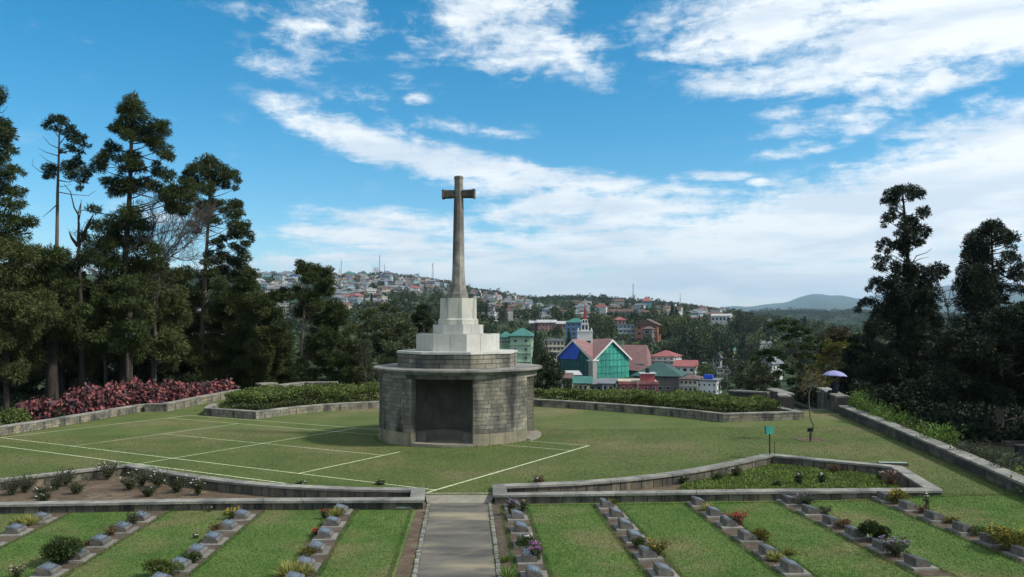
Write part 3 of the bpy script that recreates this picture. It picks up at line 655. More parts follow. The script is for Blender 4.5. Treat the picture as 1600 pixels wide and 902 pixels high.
# ------------------------------------------------------------------ grave markers
def make_marker():
    t = thing('grave_marker', '', 'grave marker', (0, 0, 0))
    MB().prism([(-.26, -.31), (.26, -.31), (.26, .31), (-.26, .31)], -.05, .045, [(-.255, -.305), (.255, -.305), (.255, .305), (-.255, .305)]).build('base_slab', M_SLAB, t)
    pf = [(-.15, .046), (.15, .046), (.15, .11), (.115, .145), (-.13, .215), (-.15, .205)]
    b = MB(); n = len(pf)
    for y in (-.21, .21): b.v += [(x, y, z) for x, z in pf]
    b.f += [tuple(range(n)), tuple(range(n, 2 * n))[::-1]] + [((i + 1) % n, i, i + n, (i + 1) % n + n) for i in range(n)]
    b.build('stone_block', M_BLOCK, t)
    # plaque lies on the slope between (-.125,.214) and (.11,.147)
    def slope(u, v, h): # u 0..1 along x
        x = -.122 + u * .232; z = .2125 - u * .0665; return (x + h * .275, v, z + h * .96)
    b = MB(); c = [(0.03, -.18), (.97, -.18), (.97, .18), (.03, .18)]
    b.v = [slope(u, v, .0) for u, v in c] + [slope(u, v, .012) for u, v in c]; b.f = [(4, 5, 6, 7), (0, 1, 5, 4), (1, 2, 6, 5), (2, 3, 7, 6), (3, 0, 4, 7)]
    pq = b.build('plaque', M_BRONZE, t)
    b = MB()
    for u, half in ((.18, .03), (.38, .13), (.52, .10), (.66, .14), (.80, .09)):
        v = -half
        while v < half:
            w = random.uniform(.01, .028); b.add([slope(u - .028, v, .0125), slope(u + .028, v, .0125), slope(u + .028, v + w, .0125), slope(u - .028, v + w, .0125)] + [slope(u - .028, v, .016), slope(u + .028, v, .016), slope(u + .028, v + w, .016), slope(u - .028, v + w, .016)],
                  [(4, 5, 6, 7), (0, 1, 5, 4), (1, 2, 6, 5), (2, 3, 7, 6), (3, 0, 4, 7)]); v += w + .007
    lt = b.build('raised_lettering', M_LETTER, pq); lt['kind'] = 'stuff'
    return t
proto = make_marker(); pkids = [(c, children(c)) for c in children(proto)]
ROWS = {
 'first row left of path': [(531, 800), (520, 820), (507, 839), (496, 861), (477, 887), (456, 912)],
 'second row left of path': [(378, 809), (353, 826), (332, 846), (307, 866), (278, 888), (247, 914)],
 'third row left of path': [(218, 812), (188, 829), (155, 850), (122, 872), (68, 897)],
 'far left row': [(62, 813), (21, 832), (-22, 853)],
 'first row right of path': [(803, 792), (808.6, 809), (815, 829), (821, 850), (827, 875), (835, 901)],
 'second row right of path': [(946, 791), (966, 806), (980, 824), (995, 843), (1011, 869), (1038, 897)],
 'third row right of path': [(1091, 788), (1119.6, 804), (1143, 820), (1168, 842), (1203, 866), (1240, 891)],
 'fourth row right of path': [(1238, 785), (1269, 801), (1303, 818), (1339, 836), (1384, 858), (1439, 883)],
 'far right row': [(1385, 783), (1424, 797), (1466, 814), (1512, 833), (1556, 852), (1602, 873)]}
BES = {('first row left of path', 0): 'above spiky yellow-green plant', ('first row left of path', 1): 'red flowers above it', ('first row left of path', 2): 'red flowers before it', ('first row left of path', 3): 'above low olive bush',
 ('second row left of path', 0): 'behind yellow flowers', ('third row left of path', 3): 'half hidden by bush',
 ('first row right of path', 0): 'behind tall purple flowers', ('first row right of path', 3): 'covered by green plant', ('first row right of path', 4): 'beside purple flowers',
 ('third row right of path', 2): 'beside red flowers', ('third row right of path', 4): 'behind pale tufted plant', ('fourth row right of path', 0): 'beside grey-purple bush', ('fourth row right of path', 4): 'above lilac flowers'}
ORD = ['nearest bed wall', 'second from bed wall', 'third from bed wall', 'fourth from bed wall', 'fifth from bed wall', 'closest to viewer']
first = True; MPOS = {}
for row, lst in ROWS.items():
    pts = [at(px, py, LOW + .06) for px, py in lst]
    # straighten the row
    xs = np.array([p.x for p in pts]); ys_ = np.array([p.y for p in pts]); k = np.polyfit(ys_, xs, 1)
    for i, p in enumerate(pts):
        x = float(np.polyval(k, p.y)) * .7 + p.x * .3; y = p.y + .10; rz = math.atan(-k[0]) * 0.9 + random.uniform(-.02, .02)
        MPOS[(row, i)] = (x, y, gl(x, y))
        if first: o = proto; o.location = (x, y, gl(x, y)); o.rotation_euler = (0, 0, rz); first = False
        else: o = copy_tree(proto, pkids, (x, y, gl(x, y)), rz)
        o.rotation_euler = (random.uniform(-.03, .03), random.uniform(-.03, .03), rz)
        lab = 'grave marker in ' + row + ', ' + ORD[min(i, 5)] + (', ' + BES[(row, i)] if (row, i) in BES else '')
        tag(o, lab, 'grave marker', 'grave markers in rows on the lawn')
    # bed of soil under each row
    ya, yb = min(ys_) - .5, 22.38 if 'left' in row else 22.42
    f = lambda y: float(np.polyval(k, y))
    L_ = []; R_ = []; K = 16
    for j in range(K + 1):
        y = ya + (yb - ya) * j / K; L_.append((f(y) - .33 + random.uniform(-.02, .02), y)); R_.append((f(y) + .33 + random.uniform(-.02, .02), y))
    sheet('grave_bed', ccw(L_ + R_[::-1]), lambda x, y: gl(x, y) + .008, M_SOILD, .15)

# ------------------------------------------------------------------ trees
class Acc:
    """collects foliage arrays"""
    def __init__(s): s.V = []; s.F = []; s.n = 0
    def add(s, V, F): s.V.append(V); s.F.append(F + s.n); s.n += len(V)
    def build(s, name, m, parent=None):
        o = np_mesh(name, np.concatenate(s.V), np.concatenate(s.F), m, parent); return o
def clump(acc, c, r, dens, L, W, kind='sprig', flat=1.0, droop=.15, sub=7):
    if kind == 'sprig': dens *= 3.0; L *= .62; W *= .70; sub += 5; r *= 1.10
    else: dens *= 1.7; L *= .75; W *= .75; sub += 3
    """a tuft: several sub-tufts, each of outward pointing sprigs"""
    c = np.array(c); dirs = ball(sub) * np.array([1, 1, .8 * flat]); cs = c + dirs * r * .62 * rng.uniform(.5, 1.1, (sub, 1)); cs = np.vstack([cs, c[None]])
    n = max(20, int(dens * r * r)); which = rng.integers(0, sub + 1, n); d = ball(n); rr = r * .44 * rng.uniform(.35, 1.0, n) ** .6
    P = cs[which] + d * rr[:, None] * np.array([1, 1, flat]); out = unit(P - c)
    D = d * .8 + out * .6 + rng.normal(size=(n, 3)) * .35 + np.array([0, 0, -droop])
    l = L * rng.uniform(.5, 1.25, n); w = W * rng.uniform(.7, 1.3, n)
    acc.add(*(sprig_arrays if kind == 'sprig' else leaf_arrays)(P, D, l, w))
def limb(b, a, c, r0, r1, sag=.0, n=5):
    a = Vector(a); c = Vector(c); k = 4; pts = []
    for i in range(k + 1):
        t = i / k; p = a.lerp(c, t); p.z -= sag * 4 * t * (1 - t); pts.append(p + Vector((random.gauss(0, .03), random.gauss(0, .03), 0)) * (0 < i < k) * (c - a).length * .4)
    b.tube(pts, [r0 + (r1 - r0) * i / k for i in range(k + 1)], n, cap=False)
RDENSE = 1.0
def tree_px(label, Y, trunk, clumps, ml, mb, dens=520, L=.34, W=.075, kind='sprig', spread=.7, flat=.8, droop=.15, group=None, name='tree', cat='tree', tr=.22, limbs=True, twigs=(), jitter=1.0, sub=7):
    """trunk: photograph points bottom to top at distance Y; clumps: (px, py, radius in photo pixels)"""
    pxm = FPX / Y; base = atY(trunk[0][0], trunk[0][1], Y); gzv = terr(base.x, base.y); base.z = gzv
    t = thing(name, label, cat, base, 0, group); T = [Vector((0, 0, -.4))] + [atY(px, py, Y) - base for px, py in trunk]
    if (T[1] - T[0]).length < .3 or T[1].z < .2: T.pop(1)
    b = MB(); n = len(T); b.tube(T, [tr * (1 - .82 * i / (n - 1)) * (1.35 if i == 0 else 1) for i in range(n)], 8)
    acc = Acc(); xs = [c[0] for c in clumps]; 
    for (px, py, rp) in clumps:
        r = rp / pxm * jitter; dy = random.uniform(-1, 1) * spread * min(3.0, 1.0 + r * 1.3); c = atY(px, py, Y + dy) - base
        clump(acc, c, r * 1.02, dens, L, W, kind, flat, droop, sub)
        if limbs and random.random() < .8:
            # leave the trunk below the clump
            zt = c.z - .35 * math.hypot(c.x, c.y); best = T[0]
            for i in range(1, n):
                if T[i - 1].z <= zt <= T[i].z: best = T[i - 1].lerp(T[i], (zt - T[i - 1].z) / max(.01, T[i].z - T[i - 1].z)); break
            else: best = T[-1] if zt > T[-1].z else T[min(1, n - 1)]
            limb(b, best, c, max(.018, tr * .16), .010, .12 * (c - best).length * .5)
    for tw in twigs:
        pts = [atY(px, py, Y + random.uniform(-.3, .3)) - base for px, py in tw[:-1]]; b.tube(pts, [tw[-1] * (1 - .75 * i / (len(pts) - 1)) for i in range(len(pts))], 5, cap=False)
    b.build('trunk', mb, t, smooth=True)
    if clumps: acc.build('crown', ml, t)
    return t
def fill(rows, r, step, seed=0, edge=.8):
    """clumps filling an outline given as rows (py, x left, x right), radius r px"""
    q = random.Random(seed); out = []; y = rows[0][0]
    while y <= rows[-1][0]:
        ya = [a for a, _, _ in rows]; xl = float(np.interp(y, ya, [b for _, b, _ in rows])); xr = float(np.interp(y, ya, [c for _, _, c in rows])); x = xl + r * .5
        while x < xr - r * .3:
            out.append((x + q.uniform(-.35, .35) * r, y + q.uniform(-.4, .4) * r, r * q.uniform(.65, 1.15))); x += step * q.uniform(.7, 1.3)
        if xr - xl < step: out.append(((xl + xr) / 2, y, max(4, (xr - xl) * .55)))
        y += step * .75
    return out
G_CON = 'tall conifers left of the lawn'
# big conifer with tufted tiers
tree_px('tallest conifer at left, tufted tiers round a visible trunk', 51.5, [(192, 600), (190, 500), (196, 400), (203, 300), (206, 200), (207, 146)],
 [(207, 152, 10), (203, 162, 14), (214, 166, 14), (199, 177, 18), (219, 182, 17), (205, 195, 22), (184, 199, 13), (228, 204, 13), (190, 172, 9), (176, 201, 8), (196, 212, 14), (217, 214, 14), (244, 196, 15), (256, 203, 13), (242, 216, 18), (258, 194, 9),
  (172, 226, 10), (181, 232, 11), (162, 250, 15), (157, 262, 14), (167, 240, 10), (240, 222, 14), (252, 234, 17), (262, 244, 13), (205, 243, 14), (212, 256, 13), (183, 248, 9), (200, 250, 13), (193, 264, 10), (216, 262, 13),
  (190, 286, 20), (203, 292, 20), (172, 285, 14), (222, 286, 17), (180, 300, 14), (250, 268, 14), (264, 275, 12), (244, 258, 9), (240, 292, 14), (262, 304, 20), (277, 296, 20), (289, 306, 18), (280, 322, 20), (266, 324, 15), (296, 288, 12),
  (200, 328, 22), (186, 345, 22), (208, 350, 18), (168, 355, 20), (228, 352, 15), (182, 375, 26), (212, 378, 24), (158, 385, 24), (238, 392, 18), (172, 408, 26), (204, 412, 26), (228, 420, 22), (146, 402, 20),
  (190, 440, 26), (165, 445, 24), (220, 446, 26)], M_CON, M_BARK, dens=620, L=.36, tr=.32, spread=.6, group=None,
 twigs=[[(206, 240), (235, 250), (252, 252), .05], [(204, 300), (240, 310), (262, 330), .05], [(203, 270), (180, 262), (160, 262), .04], [(200, 340), (165, 335), (130, 328), (120, 334), .05], [(205, 262), (232, 268), (246, 270), .04]])
# slim tree with a sparse crown
tree_px('slim bare-trunked conifer with a small sparse crown, second from the left edge', 51, [(90, 605), (90, 480), (89, 380), (90, 300), (92, 240), (93, 190)],
 [(82, 186, 9), (92, 186, 10), (100, 190, 9), (74, 190, 6), (110, 200, 10), (118, 208, 9), (124, 216, 9), (130, 226, 7), (108, 214, 8), (120, 222, 8), (132, 214, 5), (114, 233, 8), (126, 236, 7), (106, 228, 6), (68, 196, 4), (75, 199, 6), (141, 229, 4), (99, 206, 8), (90, 200, 8), (120, 245, 7), (99, 236, 5),
  (108, 262, 15), (121, 258, 15), (132, 268, 14), (112, 274, 11), (128, 282, 9), (124, 294, 6), (74, 264, 11), (80, 273, 11), (70, 276, 6), (86, 262, 8)], M_COND, M_BARKP, dens=700, L=.26, W=.08, tr=.19, spread=.5, limbs=False,
 twigs=[[(92, 232), (78, 226), (66, 212), .035], [(92, 244), (72, 238), (60, 232), .035], [(91, 258), (72, 250), (62, 240), .03], [(91, 275), (62, 268), (50, 258), (52, 246), .03], [(93, 225), (102, 214), (112, 206), .04], [(92, 240), (110, 236), (124, 228), .04], [(92, 262), (106, 258), (120, 250), .04],
        [(91, 282), (108, 285), (126, 278), .04], [(90, 300), (110, 304), (138, 306), (150, 298), .035], [(89, 320), (78, 330), (66, 340), .04], [(92, 215), (84, 205), (78, 196), .03], [(90, 290), (98, 292), (112, 288), .03]])
# conifer at the edge of the frame
tree_px('conifer cut off by the left edge of the view, with ragged drooping tiers', 47, [(-30, 620), (-28, 400), (-18, 250), (-8, 140)],
 [(-6, 140, 14), (3, 150, 9), (0, 160, 8), (-18, 165, 18), (2, 190, 13), (12, 200, 13), (14, 212, 11), (3, 214, 14), (-12, 205, 18), (8, 230, 13), (20, 236, 8), (0, 245, 17), (-18, 240, 20), (5, 264, 16), (20, 262, 9), (28, 266, 7), (35, 272, 5), (16, 276, 10), (-8, 275, 20),
  (6, 296, 17), (20, 298, 11), (30, 302, 9), (38, 298, 6), (-12, 310, 20), (10, 318, 14), (25, 325, 12), (35, 318, 8), (8, 345, 22), (-15, 350, 22), (30, 348, 18), (48, 346, 14), (20, 370, 24), (-6, 390, 26)], M_CON, M_BARK, dens=600, tr=.3, spread=.6,
 twigs=[[(-10, 178), (4, 176), (12, 166), .03], [(0, 300), (30, 290), (44, 300), (40, 312), .03]])
tree_px('conifer with dense rounded clumps right of the bare tree, tall trunk leaning right', 60, [(312, 598), (316, 520), (320, 440), (324, 370), (328, 300), (328, 256)],
 [(325, 250, 13), (314, 256, 13), (338, 256, 12), (303, 264, 13), (322, 268, 18), (346, 264, 13), (356, 272, 14), (338, 280, 18), (367, 272, 9), (372, 282, 8), (368, 294, 6), (352, 288, 12), (296, 272, 12), (308, 284, 16), (287, 281, 8), (298, 296, 13), (322, 296, 18), (304, 310, 10), (315, 318, 12),
  (320, 326, 15), (333, 318, 13), (345, 316, 8), (310, 335, 11), (302, 350, 9), (308, 362, 9), (318, 345, 13), (328, 340, 12), (338, 345, 9), (360, 318, 12), (370, 322, 12), (376, 332, 8), (364, 334, 14), (352, 328, 10), (366, 350, 15), (380, 352, 12), (376, 365, 13), (390, 366, 9), (392, 374, 6), (362, 366, 11), (384, 380, 9),
  (350, 372, 9), (340, 378, 9), (332, 380, 5), (346, 386, 7), (376, 392, 12), (366, 384, 9), (382, 402, 11), (325, 398, 10), (333, 408, 11), (318, 410, 8), (345, 396, 9), (352, 404, 13), (365, 408, 15), (378, 418, 15), (390, 428, 11), (345, 422, 15), (330, 426, 14), (318, 430, 12), (362, 432, 18), (380, 442, 17), (394, 446, 9),
  (340, 445, 17), (320, 448, 15), (362, 458, 20), (385, 464, 18), (305, 455, 14)] + fill([(470, 300, 400), (520, 292, 412), (600, 290, 420)], 18, 26, 3), M_CON, M_BARKP, dens=700, L=.28, W=.085, tr=.26, spread=.5,
 twigs=[[(325, 352), (345, 357), (352, 358), .04], [(325, 358), (338, 364), (350, 366), .04], [(322, 398), (345, 404), (360, 402), .04], [(321, 405), (340, 410), (352, 408), .035], [(350, 372), (360, 388), (368, 395), .05]])
# crooked small tree with a forked dead top
tree_px('crooked dark tree with a forked bare top between the two tall left conifers', 49, [(128, 600), (126, 480), (122, 395), (126, 375), (136, 358)],
 [(140, 326, 7), (150, 330, 6), (146, 322, 5), (155, 326, 5), (128, 368, 10), (146, 352, 12), (140, 400, 18), (120, 410, 18)], M_COND, M_BARK, tr=.2, dens=600, limbs=False,
 twigs=[[(122, 385), (112, 372), (108, 362), .12], [(122, 385), (123, 350), (122, 335), (126, 318), .09], [(122, 335), (116, 325), (110, 300), (100, 288), .06], [(126, 378), (138, 350), (146, 335), .12], [(122, 350), (126, 330), (127, 312), .05]])
# bare deciduous tree
def bare(label, Y, base, trunkpts, tips, seed, thick=.13, mt=M_TWIG, levels=3, spread=.55):
    q = random.Random(seed); b = MB(); bp = atY(base[0], base[1], Y); bp.z = terr(bp.x, bp.y); t = thing('bare_tree', label, 'tree', bp)
    T = [Vector((0, 0, -.3))] + [atY(px, py, Y) - bp for px, py in trunkpts]; b.tube(T, [thick * (1 - .4 * i / len(T)) for i in range(len(T))], 7)
    def grow(p, d, L, r, lev):
        pts = [p]; k = 4; dd = d.copy()
        for i in range(k):
            dd = (dd + Vector((q.gauss(0, .22), q.gauss(0, .22), q.gauss(0.03, .16)))).normalized(); pts.append(pts[-1] + dd * L / k)
        b.tube(pts, [max(.006, r * (1 - .7 * i / k)) for i in range(k + 1)], 4, cap=False)
        if lev <= 0: return
        for i in range(1, k + 1):
            for _ in range(2):
                nd = (dd + Vector((q.gauss(0, spread), q.gauss(0, spread), q.gauss(.1, spread)))).normalized(); grow(pts[i], nd, L * q.uniform(.45, .7), r * .5, lev - 1)
    for (px, py, r) in tips:
        tip = atY(px, py, Y + q.uniform(-1, 1)) - bp; d = tip - T[-1]; grow(T[-1], d.normalized(), d.length, r, levels)
    b.build('branches', mt, t); return t
bare('leafless tree with fine twigs between the tallest conifer and the next', 53, (242, 600), [(242, 520), (240, 455), (238, 425)], [(222, 350, .06), (255, 345, .06), (285, 352, .07), (300, 378, .06), (272, 400, .05)], 4)
bare('pale leafless shrub behind the conifer trunks at far left', 56, (170, 600), [(165, 560), (160, 470), (158, 440)], [(150, 400, .05), (180, 405, .05)], 6)
# lower dense conifers, one behind another
LOWC = [('broad dense conifer at the left edge, olive green, reaching the shrubs', 45, [(10, 640), (12, 450), (15, 400)], [(372, -40, 30), (420, -60, 70), (480, -60, 75), (540, -60, 60), (590, -60, 30)], 22, M_CON2),
 ('rounded olive conifer second from the left edge behind the red shrubs', 48, [(88, 625), (84, 520), (78, 430)], [(395, 55, 95), (430, 40, 120), (480, 40, 135), (530, 60, 130)], 20, M_CON),
 ('dense conifer low behind the leafless tree', 54, [(240, 610), (236, 520), (232, 440)], [(420, 210, 262), (455, 195, 285), (500, 190, 292), (560, 200, 285)], 20, M_CON2),
 ('low spreading conifer under the tallest one', 49.6, [(200, 625), (198, 540), (192, 470)], [(448, 150, 228), (490, 138, 240), (530, 150, 236), (556, 175, 225)], 17, M_CON),
 ('dark conifer deep in the shade behind the red shrubs', 60, [(140, 620), (140, 540), (140, 470)], [(450, 90, 190), (500, 80, 200), (560, 90, 190)], 22, M_COND),
 ('dark low conifer in the shade at far left', 58, [(35, 640), (38, 560), (40, 500)], [(500, -30, 90), (560, -40, 80), (620, -40, 60)], 22, M_COND),
 ('dark young conifer in the shade left of the hedge end', 60, [(262, 612), (262, 560), (262, 500)], [(490, 235, 300), (540, 225, 305), (600, 220, 300)], 20, M_COND),
 ('feathery green conifer with drooping tiers beside the hedge end', 61, [(352, 618), (352, 560), (352, 490)], [(478, 330, 372), (520, 322, 388), (560, 318, 400), (600, 322, 408)], 15, M_CON2),
 ('narrow feathery conifer right of the leaning one', 62, [(404, 612), (402, 540), (398, 450)], [(430, 388, 402), (470, 380, 416), (520, 378, 428), (604, 382, 430)], 14, M_CON2),
 ('olive conifer in front of the slim bare trunk, just behind the red shrubs', 51, [(98, 630), (98, 540), (98, 450)], [(415, 80, 125), (450, 62, 140), (500, 55, 146), (575, 60, 145)], 18, M_CON2),
 ('deep green conifer filling the gap behind the leafless tree', 62, [(262, 612), (262, 540), (262, 450)], [(430, 235, 300), (470, 225, 310), (560, 220, 312), (600, 225, 310)], 18, M_CON),
 ('small pointed conifer left of the clumpy pine', 63, [(432, 612), (432, 560), (430, 480)], [(468, 424, 434), (500, 416, 450), (550, 408, 466), (604, 402, 470)], 12, M_CON)]
for i, (lab, Y, tr_, rows_, r, m) in enumerate(LOWC): tree_px(lab, Y, tr_, fill(rows_, r, r * 1.02, 20 + i), m, M_BARK, dens=520 if r > 14 else 680, L=.36, W=.09, tr=.2, spread=1.0, droop=.3)
# middle-left pine
tree_px('clumpy dark pine standing alone above the hedge, left of the cross', 58, [(470, 606), (472, 540), (476, 480), (482, 430)],
 [(468, 412, 9), (476, 420, 11), (468, 424, 9), (484, 416, 7), (493, 420, 11), (500, 426, 12), (490, 434, 14), (514, 420, 7), (512, 428, 9), (516, 440, 10), (505, 442, 13), (484, 430, 11), (478, 438, 9), (502, 452, 13), (514, 456, 11), (495, 458, 8),
  (430, 462, 10), (438, 457, 9), (446, 455, 9), (440, 466, 10), (426, 458, 7), (452, 463, 8), (475, 460, 13), (462, 452, 8), (486, 468, 14), (476, 476, 16), (495, 478, 15), (470, 488, 14), (520, 474, 13), (530, 482, 12), (538, 490, 9), (526, 494, 15), (510, 488, 11), (536, 502, 10), (488, 494, 16), (502, 498, 12)]
 + fill([(505, 492, 535), (530, 478, 548), (560, 470, 560), (604, 464, 572)], 13, 17, 9), M_CON, M_BARKP, dens=760, L=.30, W=.09, tr=.2, spread=.5, twigs=[[(478, 500), (494, 518), (508, 522), (520, 520), .05]])
tree_px('bluish feathery conifer right of the clumpy pine', 60, [(560, 606), (560, 560), (558, 520)], fill([(512, 540, 556), (540, 532, 575), (604, 524, 590)], 12, 16, 12), M_CON2, M_BARK, dens=700, L=.34, W=.09, tr=.14)
tree_px('broad round leafy tree with pale highlights, left of the stone steps', 66, [(606, 612), (604, 570), (602, 530)], fill([(484, 580, 625), (500, 560, 648), (525, 552, 655), (560, 556, 660), (600, 575, 668)], 12, 15, 14), M_BROADP, M_BARK, dens=620, L=.20, W=.15, kind='leaf', spread=1.2, sub=5)
tree_px('dull twiggy shrub below the round leafy tree', 58, [(570, 608), (572, 590)], fill([(535, 558, 580), (570, 555, 596), (604, 560, 600)], 9, 13, 16), M_GREY, M_TWIG, dens=420, L=.22, W=.09, tr=.07)
tree_px('dark pointed evergreen just left of the white steps', 74, [(662, 612), (662, 560), (662, 500)], fill([(480, 656, 664), (500, 650, 672), (540, 642, 690), (600, 638, 700)], 9, 12, 17), M_COND, M_BARK, dens=700, L=.34, W=.12)
tree_px('dense dark shrubby tree right of the round shelter', 66, [(862, 612), (860, 590), (858, 575)], fill([(556, 848, 866), (572, 842, 880), (606, 838, 892)], 9, 11, 18), M_COND, M_BARK, dens=620, L=.22, W=.15, kind='leaf', sub=5)
# right side
RT1 = [(1405, 298, 10), (1418, 296, 10), (1430, 298, 9), (1437, 303, 7), (1396, 302, 9), (1386, 307, 7), (1382, 313, 6), (1392, 314, 8), (1400, 314, 7), (1424, 308, 6), (1398, 324, 5), (1393, 330, 5), (1390, 338, 8), (1383, 343, 6), (1380, 352, 4), (1398, 337, 5), (1446, 330, 7), (1437, 329, 5), (1441, 337, 6), (1450, 334, 4), (1411, 337, 5), (1424, 341, 6), (1432, 344, 4),
 (1411, 352, 8), (1422, 350, 9), (1412, 362, 7), (1430, 358, 8), (1441, 357, 7), (1449, 361, 6), (1446, 369, 5), (1402, 365, 5), (1436, 368, 6), (1422, 368, 9), (1410, 378, 9), (1402, 386, 9), (1414, 388, 9), (1428, 378, 9), (1440, 380, 5), (1384, 378, 6), (1376, 382, 6), (1391, 381, 5), (1374, 391, 4), (1386, 392, 5), (1370, 403, 5), (1384, 404, 7), (1376, 412, 5), (1367, 416, 4), (1380, 419, 6),
 (1395, 418, 9), (1408, 424, 11), (1420, 420, 8), (1434, 418, 9), (1446, 424, 9), (1462, 418, 8), (1472, 420, 7), (1478, 426, 5), (1466, 430, 9), (1396, 436, 11), (1412, 442, 14), (1430, 440, 12), (1450, 440, 13), (1366, 438, 6), (1374, 441, 8), (1360, 446, 5), (1357, 453, 4), (1386, 444, 8), (1390, 455, 11), (1376, 452, 6), (1410, 462, 15), (1436, 460, 16), (1458, 458, 12),
 (1346, 474, 6), (1354, 472, 6), (1341, 484, 5), (1364, 470, 6), (1372, 478, 8), (1386, 472, 10), (1400, 480, 15), (1424, 484, 18), (1450, 480, 16), (1370, 490, 8), (1384, 494, 12), (1362, 500, 5)]
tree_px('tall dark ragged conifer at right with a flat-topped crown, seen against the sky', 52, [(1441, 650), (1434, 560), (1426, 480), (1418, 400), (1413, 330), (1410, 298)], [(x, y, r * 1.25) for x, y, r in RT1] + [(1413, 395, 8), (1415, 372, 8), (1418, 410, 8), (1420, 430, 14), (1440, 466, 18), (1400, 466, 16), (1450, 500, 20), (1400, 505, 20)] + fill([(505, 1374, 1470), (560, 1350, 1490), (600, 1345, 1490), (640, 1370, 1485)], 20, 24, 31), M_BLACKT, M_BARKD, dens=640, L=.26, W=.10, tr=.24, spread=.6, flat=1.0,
 twigs=[[(1420, 420), (1432, 400), (1448, 395), (1456, 388), .04], [(1424, 410), (1440, 404), (1452, 402), .03], [(1414, 400), (1412, 412), (1400, 400), .03]])
RT2 = [(1548, 352, 9), (1556, 352, 9), (1540, 356, 9), (1564, 358, 8), (1534, 364, 8), (1548, 364, 10), (1560, 368, 9), (1572, 362, 6), (1580, 368, 7), (1587, 372, 6), (1578, 376, 6), (1570, 374, 6), (1574, 384, 5), (1586, 386, 4), (1524, 368, 9), (1514, 374, 8), (1522, 380, 11), (1512, 388, 9), (1532, 378, 10), (1543, 384, 8), (1520, 396, 12), (1536, 396, 11), (1510, 402, 7), (1514, 412, 10), (1530, 412, 13), (1544, 406, 8),
 (1556, 380, 7), (1572, 400, 7), (1582, 398, 7), (1590, 404, 6), (1576, 408, 6), (1562, 412, 7), (1560, 422, 9), (1592, 416, 5), (1586, 422, 8), (1598, 414, 6), (1578, 430, 7), (1590, 434, 9), (1604, 430, 10), (1506, 424, 9), (1520, 430, 13), (1538, 432, 14), (1552, 436, 10), (1500, 438, 9), (1514, 444, 12), (1532, 450, 15), (1550, 452, 13), (1566, 446, 9), (1498, 454, 8), (1510, 462, 12), (1528, 468, 14), (1548, 472, 14),
 (1566, 466, 9), (1582, 450, 7), (1598, 452, 9), (1494, 470, 7), (1504, 480, 9), (1526, 486, 12), (1546, 490, 14), (1566, 486, 9), (1584, 478, 8), (1600, 478, 9), (1590, 494, 7), (1610, 500, 14)]
tree_px('second dark conifer at the right edge, dense at left and open at right', 55, [(1562, 660), (1556, 560), (1552, 480), (1551, 420), (1549, 358)], [(x, y, r * 1.28) for x, y, r in RT2] + [(1530, 400, 16), (1532, 425, 18), (1525, 445, 18), (1540, 462, 18), (1520, 475, 16)] + fill([(505, 1492, 1640), (560, 1470, 1650), (600, 1470, 1650), (640, 1480, 1650)], 20, 23, 33), M_BLACKT, M_BARKD, dens=640, L=.24, W=.10, tr=.24, spread=.6, flat=1.0)
tree_px('sparse thin tree between the two dark conifers at right', 54, [(1500, 650), (1494, 560), (1484, 500), (1476, 455)], [(1474, 470, 6), (1482, 476, 5), (1466, 480, 6), (1494, 448, 6), (1500, 444, 5), (1488, 500, 8), (1476, 510, 9), (1500, 520, 9), (1485, 530, 12), (1472, 545, 14), (1500, 550, 14)], M_BLACKT, M_TWIG, dens=420, L=.22, W=.08, tr=.1,
 twigs=[[(1480, 480), (1486, 450), (1496, 432), .03], [(1482, 490), (1472, 450), (1462, 440), .03], [(1488, 470), (1500, 450), (1504, 440), .02], [(1484, 500), (1496, 480), (1508, 474), .03]])
bare('pale leafless shrub among the shadows at the right edge', 50, (1590, 680), [(1592, 650), (1588, 630)], [(1570, 600, .035), (1596, 596, .035), (1606, 610, .03)], 8, .05, M_BARKP, 3)
for i, (lab, Y, tr_, rows_, r, m) in enumerate([
 ('low dark tree filling the shade beside the umbrella', 56, [(1352, 650), (1352, 600), (1352, 570)], [(530, 1330, 1372), (560, 1318, 1392), (600, 1318, 1400), (640, 1330, 1400)], 14, M_BLACKT),
 ('dark undergrowth tree in the middle of the right-hand shade', 60, [(1430, 660), (1430, 620), (1430, 560)], [(545, 1395, 1475), (600, 1385, 1490), (655, 1400, 1480)], 20, M_BLACKT),
 ('dark undergrowth tree at the right edge below the conifers', 64, [(1540, 660), (1540, 620), (1540, 560)], [(530, 1490, 1640), (580, 1480, 1650), (632, 1480, 1650)], 22, M_BLACKT)]):
    tree_px(lab, Y, tr_, fill(rows_, r, r * 1.2, 60 + i), m, M_BARK, dens=520, L=.3, W=.12, tr=.12, spread=1.0)
